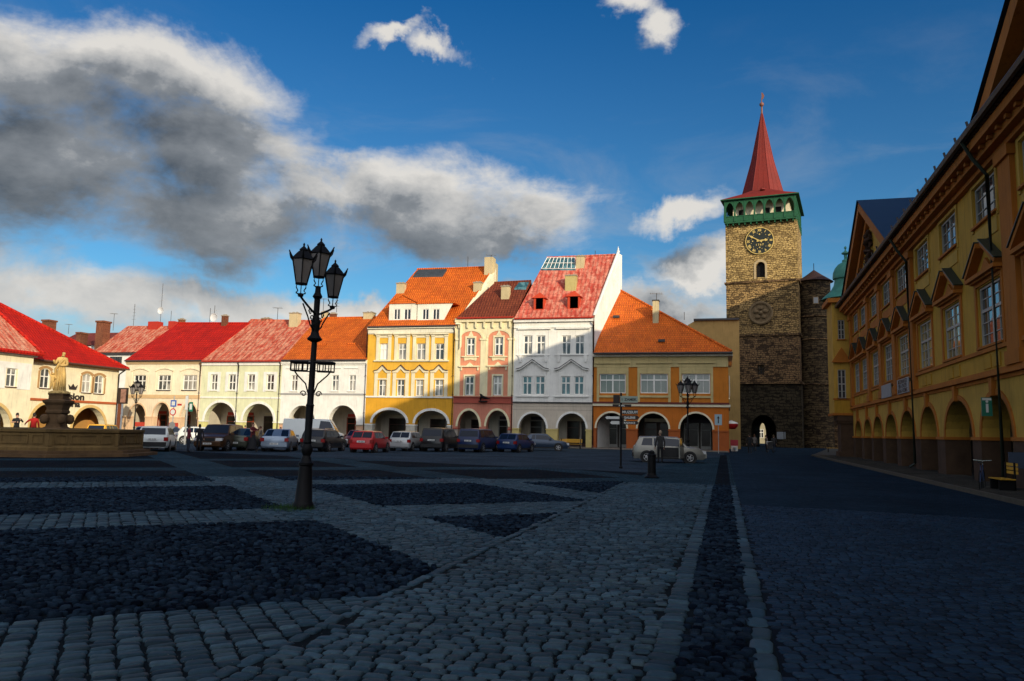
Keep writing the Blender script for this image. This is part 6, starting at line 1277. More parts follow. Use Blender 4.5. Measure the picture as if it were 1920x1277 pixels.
E_ = [(0, 1), (1, 2), (2, 3), (3, 4), (4, 5), (5, 6), (2, 7), (7, 8), (8, 9), (9, 10), (2, 11), (11, 12), (12, 13), (13, 14), (0, 15), (15, 16), (16, 17), (0, 18), (18, 19), (19, 20)]
skin_fig('figure', J, E_, [SAND], None, (sg.x, sg.y, SZ+.06), RZ, .86, stt)
J2 = [(0, 0, .62, .10, .09), (0, 0, .80, .10, .08), (0, 0, .95, .05), (0, -.02, 1.04, .085, .09), (.12, 0, .86, .045), (.2, -.06, .72, .04), (.14, -.16, .74, .035), (-.12, 0, .86, .045), (-.2, .0, 1.0, .04), (-.24, -.04, 1.15, .035), (.06, 0, .45, .075), (.08, -.04, .12, .05), (-.06, 0, .45, .075), (-.08, .03, .12, .05)]
E2 = [(0, 1), (1, 2), (2, 3), (1, 4), (4, 5), (5, 6), (1, 7), (7, 8), (8, 9), (0, 10), (10, 11), (0, 12), (12, 13)]
vv_ = Vector((-math.cos(RZ)*.30, -math.sin(RZ)*.30-.08, 0)); skin_fig('child_figure', J2, E2, [SAND], None, (sg.x+vv_.x, sg.y+vv_.y, SZ+.06), RZ, .85, stt)
b = MB()
for k in range(16):   # robe folds
    a = k*2*math.pi/16; r0 = .20+.04*math.sin(k*2.3); b.tube([(sg.x+math.cos(a)*.13, sg.y+math.sin(a)*.12, SZ+1.22), (sg.x+math.cos(a+.25)*(r0-.03), sg.y+math.sin(a+.25)*(r0-.04), SZ+.75), (sg.x+math.cos(a+.1)*r0*1.1, sg.y+math.sin(a+.1)*r0, SZ+.06)], [.03, .045, .055], 6)
b.tube([(sg.x+.16, sg.y-.05, SZ+1.58), (sg.x+.0, sg.y-.2, SZ+1.3), (sg.x-.2, sg.y-.16, SZ+1.1), (sg.x-.28, sg.y-.05, SZ+.6)], [.05, .07, .07, .04], 7); b.build('robe', SAND, stt, smooth=70)
b = MB()
for k in range(9): a = k*.75; b.lathe([(.02, .14), (.16, .09), (.2, 0)], (sg.x+math.cos(a)*.27, sg.y+math.sin(a)*.24, SZ), 8)
b.box((sg.x-.36, sg.y-.33, SZ), (sg.x+.36, sg.y+.33, SZ+.07)); b.build('rocky_plinth', SAND, stt, smooth=50)
# ---------------- cars ----------------
TYR = mat('tyre', (.012, .012, .012), .85, .1); RIM = mat('alloy', (.35, .35, .36), .35, .05, metal=.7); CGL = mat('car_glass', (.006, .012, .026), .08, 0, spec=.28); BLP = mat('black_plastic', (.015, .015, .016), .5, .1); CHR = mat('chrome', (.5, .5, .5), .2, .05, metal=.9)
TLR = mat('tail_red', (.22, .008, .008), .25, .05); HLW = mat('headlight_glass', (.55, .56, .56), .12, .1, spec=.8); PLT = mat('plate_white', (.65, .65, .62), .5, .03); PTX = mat('plate_ink', (.02, .02, .03), .6)
def paint(n_, c, metal=.0, rough=.28): return mat('paint_'+n_, c, rough, .04, 3, metal=metal, spec=.35, coat=.15)
CARS = dict(
 #        L    W    H    belt  hood  tail(z)  xs: windshield base, roof front, roof rear, rear glass base (from rear=0)
 hatch=dict(L=3.95, W=1.66, H=1.42, belt=.90, hood=.88, tail=.94, wb=2.95, rf=2.30, rr=.45, rb=.10, axle=(.62, 3.12)),
 sedan=dict(L=4.6, W=1.78, H=1.42, belt=.92, hood=.86, tail=.96, wb=3.40, rf=2.75, rr=1.35, rb=.72, axle=(.98, 3.72)),
 estate=dict(L=4.5, W=1.72, H=1.46, belt=.92, hood=.86, tail=.94, wb=3.30, rf=2.70, rr=.38, rb=.10, axle=(.88, 3.52)),
 mpv=dict(L=4.6, W=1.82, H=1.72, belt=1.02, hood=1.0, tail=1.05, wb=3.75, rf=2.95, rr=.25, rb=.06, axle=(.80, 3.70)),
 suv=dict(L=4.6, W=1.84, H=1.66, belt=1.02, hood=1.0, tail=1.05, wb=3.45, rf=2.85, rr=.42, rb=.12, axle=(.88, 3.60)),
 van=dict(L=5.3, W=1.95, H=2.3, belt=1.25, hood=1.1, tail=1.3, wb=4.75, rf=4.05, rr=.12, rb=.04, axle=(1.0, 4.3)))
def car(kind, px, py, label, pnt, phi=20, front=False, name='parked_car', cat='car', group='cars parked in the square', head=None, plate='1H3 4587', rails=False, rear_light='side', opened=False, pos=None, s=1.):
    c = CARS[kind]; g = Vector(pos) if pos else gnd(px, py)
    los = math.atan2(g.x, g.y)          # azimuth of the line of sight
    hd = los+math.radians(phi) if head is None else math.radians(head)   # heading azimuth (0 = +Y, positive to +X)
    if front: hd += math.pi
    ch_, sh = math.cos(hd), math.sin(hd); L, W, H = c['L']*s, c['W']*s, c['H']*s; hw = W/2
    c = {k: (v*s if not isinstance(v, tuple) else tuple(x*s for x in v)) for k, v in c.items()}
    x_ref = 0 if not front else L       # end that touches the given ground point
    def T(x, y, z): x = x-x_ref; return (g.x+x*sh+y*(-ch_), g.y+x*ch_+y*sh, z)     # x forward, y left
    t = thing(name, (g.x, g.y, 0), label, cat, group)
    zb = .20*s+.02; belt, hood, tail = c['belt'], c['hood'], c['tail']
    xs = sorted(set([0, .06, .2, c['rb']+.001, c['rr'], (c['rr']+c['rf'])/2, c['rf'], c['wb'], (c['wb']+L)/2, L-.35, L-.12, L]))
    def lerp(a, b_, t_): return a+(b_-a)*max(0, min(1, t_))
    def ztop(x):
        if x <= c['rb']: return tail
        if x < c['rr']: return lerp(tail, H-.03, (x-c['rb'])/(c['rr']-c['rb']))
        if x <= c['rf']: return H-.03+.03*math.sin(math.pi*(x-c['rr'])/(c['rf']-c['rr']))
        if x < c['wb']: return lerp(H-.03, hood+.04, (x-c['rf'])/(c['wb']-c['rf']))
        return lerp(hood+.04, hood-.20, ((x-c['wb'])/(L-c['wb']))**1.8)
    def zbelt(x): return min(ztop(x)-.02, lerp(tail-.02, belt-.04, x/(L*.5)) if x < L*.5 else lerp(belt-.04, hood-.05, (x-L*.5)/(L*.4)))
    def wid(x):
        e = min(x, L-x); return hw*(1-.10*max(0, 1-e/.45)**2-.0)
    def section(x, end=0):
        w = wid(x)*(.90 if end else 1); zt = ztop(x)-(.12 if end else 0); z1_ = zbelt(x)-(.1 if end else 0); hi = (zt-z1_)/(H-belt); wt = w*(1-.20*max(0, hi)) if hi > .15 else w*.93; zl = zb+(.12 if end else 0)
        return [(x, 0, zl), (x, w*.90, zl), (x, w*.99, zl+.16), (x, w, (zl+z1_)/2+.05), (x, w*.965, z1_), (x, wt, zt-.045), (x, wt*.90, zt-.005), (x, 0, zt+.015)]
    b = MB(); R_ = []
    st = [(-.0, 1)]+[(x, 0) for x in xs if .06 <= x <= L-.06]+[(L, 1)]
    for x, e in st:
        s_ = section(x, e); full = s_+[(p[0], -p[1], p[2]) for p in s_[-2:0:-1]]; R_.append([T(*p) for p in full])
    n_ = len(R_[0]); b.add([p for r_ in R_ for p in r_], [(i*n_+j, i*n_+(j+1) % n_, (i+1)*n_+(j+1) % n_, (i+1)*n_+j) for i in range(len(R_)-1) for j in range(n_)]+[list(range(n_)), list(range((len(R_)-1)*n_, len(R_)*n_))])
    body = b.build('body', pnt, t, smooth=38)
    # glass
    def side(x, f, sy, o_=.006): s_ = section(x); p, q = Vector(s_[4]), Vector(s_[5]); v = p.lerp(q, f); return T(v.x, sy*(v.y+o_), v.z)
    for sy in (-1, 1):
        x0, x1 = c['rr']-.02 if kind != 'van' else c['rf']-.9, c['rf']+.02; xm = [(x0+.10, c['rf']-.98*s), (c['rf']-.92*s, x1+.0)] if kind not in ('van',) else [(x0, x1)]
        if kind in ('mpv', 'suv', 'estate'): xm = [(x0+.12, x0+.85*s), (x0+.93*s, c['rf']-.90*s), (c['rf']-.84*s, x1)]
        for i, (a, d_) in enumerate(xm):
            b = MB(); ext_ = (c['wb']-c['rf'])*.78 if i == len(xm)-1 else 0
            pts = [side(a, .12, sy), side(d_, .12, sy)]+([side(d_+ext_, .12, sy)] if ext_ else [])+[side(d_, .9, sy), side(a+(.12 if i == 0 else 0), .9, sy)]
            b.poly(pts); b.build('side_window', CGL, t, fix=False)
    b = MB()
    def top(x, f, o_=.014): s_ = section(x); return T(x, f*s_[6][1]*1.0, s_[6][2]+o_+.008*(1-abs(f)))
    xa_, xb_q = c['rf']+.05, c['wb']-.04; b.add([top(xa_, -1), top(xa_, 0), top(xa_, 1), top(xb_q, 1), top(xb_q, 0), top(xb_q, -1)], [(0, 1, 4, 5), (1, 2, 3, 4)]); b.build('windscreen', CGL, t, fix=False)
    b = MB(); xa_, xb_q = c['rb']+.025, c['rr']-.04
    def rear(x, f, o_=.012): s_ = section(x); return T(x-o_, f*s_[6][1]*.98, s_[6][2]+.004)
    b.add([rear(xb_q, -1), rear(xb_q, 0), rear(xb_q, 1), rear(xa_, 1), rear(xa_, 0), rear(xa_, -1)], [(0, 1, 4, 5), (1, 2, 3, 4)]); b.build('rear_window', CGL, t, fix=False)
    # wheels
    wr = .31*s if kind in ('hatch', 'sedan', 'estate') else .34*s
    for ax in c['axle']:
        for sy in (-1, 1):
            Tw = lambda x, y, z, ax=ax, sy=sy: T(ax+x, sy*(hw+z), wr+y)
            b = MB(); b.lathe([(wr+.07, -.25), (wr+.07, .004)], n=20, T=Tw); a_ = b.build('wheel_arch', BLP, body)
            b = MB(); b.lathe([(wr*.6, -.2), (wr-.02, -.2), (wr, -.17), (wr, -.02), (wr-.02, .012), (wr*.66, .014)], n=20, T=Tw); wh = b.build('wheel', TYR, t, smooth=40)
            b = MB(); b.lathe([(.02, .022), (wr*.22, .022), (wr*.3, .012)], n=10, T=Tw)
            for k in range(5):
                a = 2*math.pi*k/5; b.poly([Tw(wr*.62*math.cos(a-.16), wr*.62*math.sin(a-.16), .018), Tw(wr*.62*math.cos(a+.16), wr*.62*math.sin(a+.16), .018), Tw(wr*.2*math.cos(a+.4), wr*.2*math.sin(a+.4), .02), Tw(wr*.2*math.cos(a-.4), wr*.2*math.sin(a-.4), .02)])
            b.lathe([(wr*.60, .006), (wr*.60, .018), (wr*.67, .02), (wr*.67, .006)], n=18, T=Tw); b.build('rim', RIM, wh, fix=False)
    # bumpers, sills, lights, plates, mirrors
    for (x0, x1, nm) in ((-.045, .14, 'rear_bumper'), (L-.14, L+.045, 'front_bumper')):
        b = MB(); b.box((x0, -hw*.88, zb+.10), (x1, hw*.88, zb+.34), T=T); b.build(nm, pnt if nm == 'front_bumper' else (BLP if kind in ('suv', 'estate', 'mpv') else pnt), t)
    b = MB(); b.box((.5, -hw-.004, zb), (L-.5, hw+.004, zb+.09), T=T); b.build('sill', BLP, body)
    zt_l = tail-.06
    for sy in (-1, 1):
        b = MB(); hgt = .22
        if rear_light == 'tall': s4, s5 = section(c['rb']+.06)[4], section(c['rr'])[5]; b.tube([T(.02, sy*hw*.9, zt_l-.2), T(s4[0]-.03, sy*(s4[1]-.02), s4[2]), T(s5[0]-.08, sy*(s5[1]+.0), s5[2]-.05)], [.07, .065, .05], 6)
        else: b.box((-.015, sy*hw*.70, zt_l-.26), (.16, sy*hw*.97, zt_l-.26+hgt), T=T); b.build('tail_light', TLR, t)
        b = MB(); b.box((L-.2, sy*hw*.52, hood-.36), (L+.008, sy*hw*.94, hood-.19), T=T); b.build('headlight', HLW, t)
        b = MB(); xm_ = c['wb']-.35; b.box((xm_-.07, sy*(hw-.02), belt), (xm_+.07, sy*(hw+.17), belt+.13), T=T); b.build('wing_mirror', pnt, t)
    b = MB(); b.box((L-.02, -hw*.46, hood-.40), (L+.012, hw*.46, hood-.2), T=T); b.build('grille', BLP, t)
    for (x, d_, nm) in ((0, -1, 'number_plate'), (L, 1, 'number_plate')):
        zc = (tail-.22 if d_ < 0 and kind != 'sedan' else zb+.28) if d_ < 0 else zb+.24; xx = x+d_*.05
        b = MB(); b.box((min(xx, xx+d_*.012), -.26, zc-.055), (max(xx, xx+d_*.012), .26, zc+.055), T=T); o = b.build(nm, PLT, t)
        text(plate, .10, lambda u, v, w_, xx=xx, d_=d_, zc=zc: T(xx+d_*(.016+w_), u*d_, zc+v-.005), PTX, o, 'plate_lettering', .001, .002)
    if rails:
        b = MB(); [b.tube([T(c['rr']+.1, sy*hw*.68, H-.02), T(c['rr']+.2, sy*hw*.68, H+.05), T(c['rf']-.2, sy*hw*.68, H+.05), T(c['rf']-.05, sy*hw*.68, H-.02)], .018, 5) for sy in (-1, 1)]; b.build('roof_rail', CHR, t)
    if opened:   # front right door standing open
        hx, hy = c['wb']-.25, -hw; a = math.radians(74); b = MB(); Td = lambda x, y, z: T(hx-x*math.cos(a)-y*math.sin(a), hy-x*math.sin(a)+y*math.cos(a), z)
        b.box((0, -.05, zb+.08), (1.0, .02, belt), T=Td); dr = b.build('open_door', pnt, t); b = MB(); b.tube([Td(0, -.02, belt), Td(.42, -.02, H-.08), Td(.98, -.02, H-.10), Td(1.0, -.02, belt)], .025, 5); b.build('door_frame', pnt, dr); b = MB(); b.poly([Td(.05, -.015, belt), Td(.42, -.015, H-.1), Td(.96, -.015, H-.12), Td(.97, -.015, belt)]); b.build('door_glass', CGL, dr, fix=False)
        b = MB(); b.box((c['rf']-.9, -hw-.006, zb+.12), (c['wb']-.3, -hw+.05, belt-.05), T=T); b.build('cabin_opening', BLP, t)
    return t
SIL = paint('silver', (.42, .43, .43), .4, .35); WHP = paint('white', (.60, .62, .60), 0, .35); REDP = paint('red', (.42, .012, .014)); NVY = paint('navy', (.010, .022, .075)); BLK = paint('black', (.010, .010, .012)); BRN = paint('brown', (.065, .030, .012), .3); GRY = paint('grey', (.10, .11, .10), .3); SBLU = paint('silver_blue', (.22, .27, .34), .5, .35); DGN = paint('dark_olive', (.05, .055, .04), .3); YLP = paint('yellow', (.75, .38, .02)); MRN = paint('maroon', (.10, .018, .012))
car('estate', 284, 847, 'white estate car seen from behind with dark rear panel, left end of the parked row', WHP, 8, plate='HK 52-90')
car('hatch', 268, 842, 'pale grey hatchback half hidden behind the fountain wall and the white estate', SIL, 6, front=True, plate='3H1 7704')
car('suv', 388, 846, 'brown four-wheel-drive car facing the square, beside the white estate', BRN, 20, front=True, plate='2H7 0153')
car('sedan', 438, 845, 'dark olive saloon with red tail lights behind the walking woman', DGN, 22, plate='4H2 6618')
car('sedan', 513, 847, 'silver-blue saloon just left of the big street lamp', SBLU, 10, plate='6H5 2241')
car('estate', 584, 847, 'black estate car with roof rails just right of the big street lamp', BLK, 22, rails=True, plate='5H0 9137')
car('hatch', 676, 849, 'red hatchback parked in front of the yellow house', REDP, 19, plate='1H9 3352')
car('hatch', 748, 846, 'silver round-backed hatchback to the right of the red one', SIL, 20, plate='7H4 1186')
car('mpv', 808, 847, 'black people carrier with red-lit tail in front of the pink house', BLK, 19, plate='2H6 4470')
car('mpv', 877, 848, 'dark blue boxy people carrier', NVY, 22, plate='8H1 5029')
car('hatch', 949, 848, 'dark blue hatchback at the right end of the parked row', paint('deep_blue', (.008, .025, .09)), 24, plate='3H8 6643')
car('sedan', 1000, 844, 'slate blue saloon seen from the side behind the dark blue hatchback', paint('slate', (.035, .055, .09), .3), head=78, pos=(-17.2, 64.5, 0), plate='4H4 8812')
car('hatch', 655, 838, 'maroon car facing the houses behind the black estate', MRN, 12, front=True, pos=(-29.0, 58.0, 0), plate='9H2 3075')
car('van', 588, 838, 'plain white delivery van parked behind the black estate', WHP, cat='van', head=70, pos=(-37.2, 61.0, 0), plate='2H9 9901')
car('estate', 130, 806, 'yellow car whose roof shows behind the fountain', YLP, head=-20, pos=(-52.5, 56.0, 0), plate='1H1 4406')
car('hatch', 205, 806, 'white car roof showing over the right end of the fountain wall', WHP, head=60, pos=(-44.5, 56.5, 0), plate='5H7 7421')
car('sedan', 160, 806, 'dark blue car between the yellow and the white one behind the fountain', NVY, head=50, pos=(-49, 57.6, 0), plate='6H2 1380')
car('hatch', 775, 838, 'blue-grey car half hidden between the red and the silver hatchback', GRY, 15, pos=(-25.3, 59.5, 0), plate='3H5 5512')
ss = gnd(1183, 866); car('suv', 1183, 866, 'silver-beige four-wheel-drive car with its front door open, parked sideways', paint('beige_silver', (.24, .23, .20), .3), head=math.degrees(math.atan2(ss.x, ss.y))+90, pos=(ss.x, ss.y+.95, 0), opened=True, rear_light='tall', name='silver_car', group=None, plate='4H7 2290', s=.88)
# ---------------- people ----------------
person(472, 848, 'woman in dark red jacket and long black skirt walking before the parked cars', cloth('dark_red', (.10, .012, .015)), cloth('black', (.012, .012, .014)), (.10, .045, .02), 1.78, math.radians(80), .9, 'up', skirt=True)
person(487, 846, 'person in a grey coat close behind the walking woman', cloth('grey', (.16, .13, .10)), cloth('black', (.012, .012, .014)), (.08, .03, .015), 1.55, math.radians(100), .6)
person(352, 848, 'person in a burgundy jacket standing beside the white estate car', cloth('burgundy', (.14, .02, .03)), cloth('denim', (.02, .025, .04)), (.02, .015, .01), 1.55, math.radians(150), 0, 'out')
person(372, 847, 'person in black standing between the white estate and the brown car', cloth('black', (.012, .012, .014)), cloth('black', (.012, .012, .014)), (.02, .015, .01), 1.6, math.radians(200), 0)
person(1238, 869, 'person in dark clothes standing at the open door of the silver car', cloth('charcoal', (.03, .03, .03)), cloth('black', (.012, .012, .014)), (.30, .22, .15), 1.75, math.radians(200), 0)
person(1406, 851, 'person in a long black coat walking towards the gate', cloth('black', (.012, .012, .014)), cloth('black', (.012, .012, .014)), (.03, .02, .012), 1.75, math.radians(180), .6)
person(1415, 847, 'person in a pale grey coat walking beside the black coat', cloth('pale_grey', (.14, .13, .12)), cloth('charcoal', (.03, .03, .03)), (.10, .08, .06), 1.7, math.radians(180), .4)
person(1437, 848, 'person bending over a pushchair near the gate', cloth('grey', (.16, .13, .10)), cloth('black', (.012, .012, .014)), (.03, .02, .012), 1.65, math.radians(120), .2, 'out')
person(1451, 849, 'person with yellow bag strap standing right of the pushchair', cloth('charcoal', (.03, .03, .03)), cloth('denim', (.02, .025, .04)), (.12, .09, .05), 1.7, math.radians(170), .2)
fz = FC; fb = Vector((math.sin(math.atan2(FC.x, FC.y)), math.cos(math.atan2(FC.x, FC.y)), 0))
def behind(px, dd): d = ray(px, 800); d = Vector((d.x, d.y, 0)); return (d.x*dd, d.y*dd, 0)
person(30, 800, 'person in a dark coat behind the fountain rim at the far left', cloth('black', (.012, .012, .014)), cloth('black', (.012, .012, .014)), (.015, .01, .01), 1.72, math.radians(60), 0, 'up', pos=behind(31, 43.6), z0=.30)
person(62, 800, 'person in a bright red jacket behind the fountain rim', cloth('bright_red', (.42, .015, .012)), cloth('black', (.012, .012, .014)), (.015, .01, .01), 1.74, math.radians(210), 0, 'out', pos=behind(63, 43.6), z0=.30)
person(505, 838, 'child in red walking by the arcade behind the silver-blue saloon', cloth('bright_red', (.42, .015, .012)), cloth('denim', (.02, .025, .04)), (.03, .02, .01), 1.5, math.radians(90), .3, pos=behind(527, 76))
person(465, 838, 'person in a red top in front of the pale green house arcade', cloth('bright_red', (.42, .015, .012)), cloth('denim', (.02, .025, .04)), (.03, .02, .01), 1.6, math.radians(180), .1, pos=behind(460, 83))
# pushchair
g = gnd(1444, 849); t = thing('pushchair', (g.x, g.y, 0), 'dark pushchair between the people near the gate', 'pushchair'); b = MB(); b.box((g.x-.25, g.y-.3, .35), (g.x+.25, g.y+.3, .55)); b.box((g.x-.25, g.y+.2, .5), (g.x+.25, g.y+.32, .95)); b.build('seat', BLP, t)
b = MB(); b.tube([(g.x-.25, g.y+.3, .5), (g.x-.25, g.y+.7, 1.05), (g.x+.25, g.y+.7, 1.05), (g.x+.25, g.y+.3, .5)], .02, 5); b.tube([(g.x, g.y, .4), (g.x-.25, g.y-.3, .12)], .02, 5); b.tube([(g.x, g.y, .4), (g.x+.25, g.y+.4, .12)], .02, 5); b.build('frame', CHR, t)
for sx_ in (-1, 1):
    for sy in (-.3, .4): b = MB(); b.lathe([(.12, -.02), (.12, .02)], n=12, T=lambda x, y, z: (g.x+sx_*.28+z, g.y+sy+x, .12+y)); b.build('wheel', TYR, t)
# red and white parasol + bin by the orange house corner
g = gnd(1377, 846); t = thing('ice_cream_stand', (g.x, g.y, 0), 'small red and white ice cream chest at the orange house corner', 'stand'); b = MB(); b.box((g.x-.33, g.y-.3, 0), (g.x+.33, g.y+.3, .55)); b.build('chest', WHITEP, t); b = MB(); b.box((g.x-.38, g.y-.32, .55), (g.x+.38, g.y+.32, 1.15)); b.build('panel', mat('pink_red', (.45, .05, .07), .5), t)
b = MB(); b.lathe([(.12, 0), (.15, .25), (.16, .27), (.02, .28)], (g.x+.05, g.y-.42, .12), 12); b.build('bucket', mat('bucket_pale_blue', (.35, .42, .45), .5), t)
p = onY(1371, 795, YR+2); t = thing('hanging_sign', (p.x, p.y, p.z), 'round red and white lantern-shaped sign projecting from the orange house corner', 'sign'); b = MB(); b.lathe([(.35, -.5), (.62, -.25), (.66, .0), (.40, .16), (.05, .3)], tuple(p), 14); b.cur = 0; b.build('sign_body', SRD, t, smooth=50)
b = MB(); b.lathe([(.67, -.0), (.56, .12), (.40, .18), (.1, .3)], (p.x, p.y, p.z+.03), 14); b.build('sign_cap', WHITEP, t); b = MB(); b.tube([(p.x, p.y, p.z+.3), (xh, p.y, p.z+.35)], .03, 5); b.build('bracket', IRON, t)
# benches with yellow slats
def bench(x, y, rz, label, back=True, L=1.5, name='bench'):
    t = thing(name, (x, y, 0), label, 'bench', None); c, s_ = math.cos(rz), math.sin(rz); T = lambda u, v, z: (x+u*c-v*s_, y+u*s_+v*c, z); YS = mat('yellow_slat', (.62, .33, .03), .5)
    b = MB(); [b.box((-L/2, -.2+k*.11, .43), (L/2, -.11+k*.11, .46), T=T) for k in range(4)]; b.build('seat', YS, t)
    if back: b = MB(); [b.box((-L/2, .26, .6+k*.12), (L/2, .29, .69+k*.12), T=T) for k in range(3)]; b.build('backrest', YS, t)
    for sx_ in (-L/2+.15, L/2-.15): b = MB(); b.box((sx_-.03, -.2, 0), (sx_+.03, .24, .43), T=T); b.box((sx_-.03, .22, 0), (sx_+.03, .26, .95), T=T); b.build('leg', IRON, t)
p = behind(1070, 76.0); bench(p[0], p[1], 0, 'yellow bench in front of the right arch of the tall white house', L=2.2)
p = gnd(1565, 848); bench(p.x, p.y, 0, 'low bench with orange slat beside the stone pier of the corner bay', False, L=1.6)
bench(8.2, 27.3, math.pi/2+math.pi, 'yellow-slatted bench on the pavement at the far right edge', L=1.1)
# notice board near right edge, info sign, notice boards by the gate
t = thing('notice_board', (9.0, 27.9, 0), 'blue notice board under the near palace arch', 'notice board'); b = MB(); b.box((8.6, 27.85, .75), (9.3, 27.9, 1.25)); b.build('panel', mat('dusk_blue', (.05, .07, .11), .5), t); b = MB(); [b.tube([(x, 27.88, .1), (x, 27.88, .75)], .02, 5) for x in (8.7, 9.2)]; b.build('leg', IRON, t)
ip = pal(30.2, 2.85, .25); t = thing('information_sign', tuple(ip), 'green hanging sign with white letter i in the near palace arch', 'sign'); b = MB(); b.box((ip[0]-.32, ip[1]-.04, ip[2]-.42), (ip[0]+.0, ip[1]+.04, ip[2]+.22)); o = b.build('sign_plate', SGR, t)
text('i', .62, lambda x, y, z: (ip[0]-.16+x, ip[1]-.05-z, ip[2]-.10+y), SGW, o, 'letter', .004, .01); b = MB(); b.box((ip[0]-.3, ip[1]-.046, ip[2]+.12), (ip[0]-.02, ip[1]-.041, ip[2]+.2)); b.build('sign_stripe', SGW, o)
for (u0_, u1_, lab, tx) in ((43.95, 46.9, 'white banner with grey lines of writing under a palace window, nearer of two', ('STÁTNÍ MUZEUM', 'VÝSTAVY A HRY', 'ZÁMECKÁ GALERIE')), (48.9, 51.9, 'blank pale banner under a palace window, farther of two', ())):
    c = pal((u0_+u1_)/2, 4.4, .1); t = thing('wall_banner', tuple(c), lab, 'banner'); b = MB(); b.fbox(pal, u0_, u1_, 4.0, 4.78, .17, .22); o = b.build('banner_sheet', mat('banner_grey', (.32, .33, .34), .6, .08), t)
    for k, s_ in enumerate(tx): text(s_, .30, lambda x, y, z, k=k: pal((u0_+u1_)/2+x, 4.62-k*.24+y, .225+z), BRS, o, 'lettering', .002, .004)
for k, (px, lab) in enumerate(((1463, 'pale notice board on the gate tower base, left one'), (1477, 'pale notice board on the gate tower base, right one'))):
    p = onY(px, 816, YT-.4); t = thing('notice_board', tuple(p), lab, 'notice board'); b = MB(); b.box((p.x-.45, p.y-.03, p.z-.55), (p.x+.45, p.y+.03, p.z+.45)); o = b.build('panel', mat('notice_pale', (.20, .22, .24), .6, .2, 6), t); b = MB(); b.box((p.x-.5, p.y+.031, p.z-.6), (p.x+.5, p.y+.06, p.z+.5)); b.build('board_frame', BRS, o)
# bicycle against the bench at the far right
def bicycle(x, y, rz, label):
    t = thing('bicycle', (x, y, 0), label, 'bicycle'); c, s_ = math.cos(rz), math.sin(rz); T = lambda u, v, z: (x+u*c-v*s_, y+u*s_+v*c, z)
    for u in (-.5, .5):
        b = MB(); b.tube([T(u+.33*math.cos(k*math.pi/10), 0, .34+.33*math.sin(k*math.pi/10)) for k in range(21)], .018, 5, cap=False); b.build('wheel', TYR, t)
    b = MB(); fr_ = [(-.5, .34), (-.12, .34), (.38, .82), (-.22, .82), (-.12, .34)]; b.tube([T(u, 0, z) for u, z in fr_], .018, 5); b.tube([T(-.5, 0, .34), T(-.22, 0, .82)], .014, 5); b.tube([T(.38, 0, .85), T(.5, 0, .34)], .016, 5); b.build('frame', mat('bike_blue', (.04, .07, .16), .4), t)
    b = MB(); b.box((-.36, -.06, .9), (-.12, .06, .94), T=T); b.tube([T(-.22, 0, .8), T(-.24, 0, .92)], .012, 5); b.build('saddle', BLP, t); b = MB(); b.tube([T(.36, -.25, .98), T(.38, 0, .96), T(.36, .25, .98)], .014, 5); b.tube([T(.38, 0, .84), T(.38, 0, .96)], .014, 5); b.build('handlebar', CHR, t)
bicycle(7.75, 27.6, 1.2, 'bicycle leaning beside the yellow-slatted bench at the right edge')
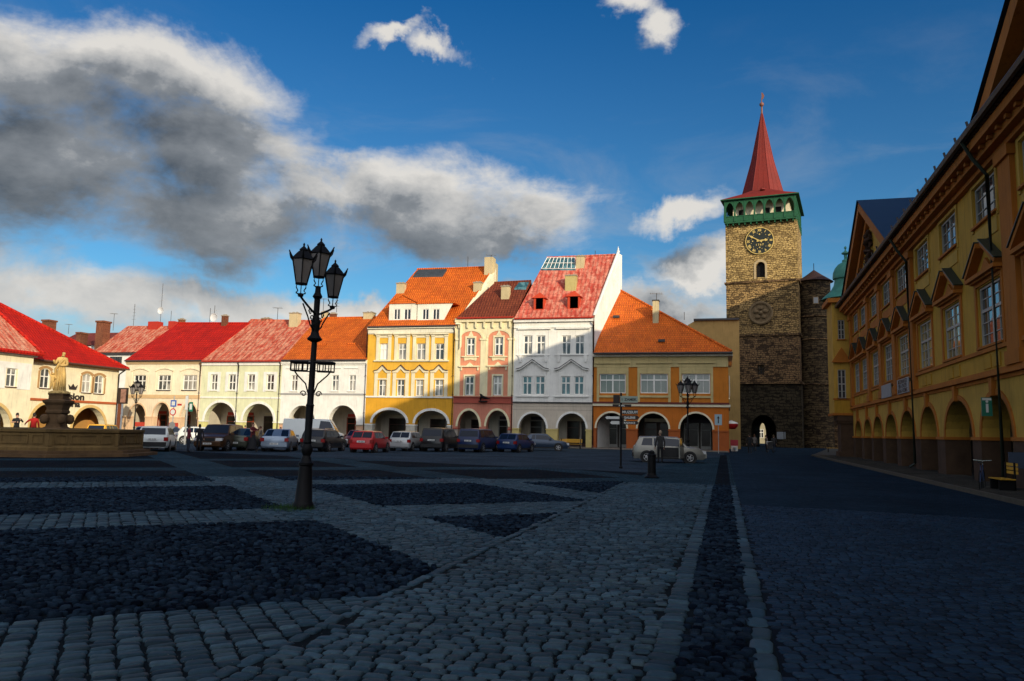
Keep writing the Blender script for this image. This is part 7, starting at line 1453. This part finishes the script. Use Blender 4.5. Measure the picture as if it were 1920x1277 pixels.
# antennas
def antenna(px, ybase, ytop, Y, label, style=0):
    p = onY(px, ybase, Y); q = onY(px, ytop, Y); q = Vector((p.x, Y, q.z)); t = thing('roof_antenna', tuple(p), label, 'antenna'); b = MB(); b.tube([p, q], .035, 5); b.build('mast', ZINC, t); b = MB(); h_ = q.z-p.z
    if style == 0:
        b.tube([q+Vector((-.7, 0, 0)), q+Vector((.7, 0, -.1))], .02, 4); [b.tube([q+Vector((-.6+k*.22, -.3, -.01*k)), q+Vector((-.6+k*.22, .3, -.01*k))], .015, 4) for k in range(6)]; [b.tube([q+Vector((-.6+k*.22, 0, -.12)), q+Vector((-.6+k*.22, 0, .12))], .012, 4) for k in range(6)]
    elif style == 1: [b.tube([p+Vector((-.35+.05*k, 0, h_*(.3+.15*k))), p+Vector((.35-.05*k, 0, h_*(.3+.15*k)))], .02, 4) for k in range(5)]
    elif style == 2:
        [b.tube([p+Vector((-.5, 0, h_*f)), p+Vector((.5, 0, h_*(f+.03)))], .025, 4) for f in (.55, .7)]
        b.lathe([(.02, .12), (.35, .06), (.55, -.06), (.56, -.04), (.35, .1), (.02, .16)], (0, 0, 0), 14, T=lambda x, y, z: (p.x+.15+x, p.y-.25+z, p.z+h_*.30+y*1.0))
    b.build('aerial', mat('aerial_grey', (.22, .22, .22), .5) if style != 2 else mat('dish_pale', (.6, .6, .6), .5), t)
antenna(212, 620, 588, 98, 'cross-shaped aerial above the weathered roof on the left'); antenna(250, 611, 570, 101, 'thin vertical mast behind the weathered roof', 1); antenna(300.5, 605, 532, 101, 'tall aerial mast with white satellite dish', 2); antenna(320, 605, 583, 101, 'short thin rod aerial right of the dish mast', 3)
antenna(128, 626, 608, 100, 'small aerial over the dull red roof on the far left'); antenna(401, 606, 573, 86, 'aerial with white head above the bright red roof', 2); antenna(393, 606, 578, 86, 'thin rod aerial beside the white-headed one', 3); antenna(520, 601, 577, 86, 'tilted yagi aerial above the pale green house')
antenna(606, 583, 560, 86, 'aerial on the chimney left of the big lamp pole'); antenna(631, 586, 548, 87, 'tall thin aerial right of the big lamp pole', 1); antenna(877, 501, 481, 92, 'white folded aerial on the yellow house ridge', 3); antenna(1116, 478, 470, 90, 'tiny rod on the tall white house ridge', 3); antenna(1231, 562, 550, 82, 'aerial on the orange house chimney'); antenna(1283, 600, 585, 90, 'thin rod beside the ochre block', 3); antenna(921, 484, 478, 90, 'small aerial on the tall chimney of the yellow house')
# parcel-small: shop things in the arcades
for (px, col, lab) in ((325, (.45, .05, .03), 'red newspaper stand in the cream house arcade'), (262, (.42, .04, .03), 'red display stand in the first arch of the cream house')):
    p = behind(px, 83.5); t = thing('display_stand', p, lab, 'display stand'); b = MB(); b.box((p[0]-.35, p[1]-.2, 0), (p[0]+.35, p[1]+.2, 1.3)); b.build('stand_body', mat('stand_wood', (.4, .3, .15), .7, .4, 4), t); b = MB(); b.box((p[0]-.4, p[1]-.25, 1.3), (p[0]+.4, p[1]+.25, 1.75)); b.build('stand_header', mat('stand_red', col, .5), t)
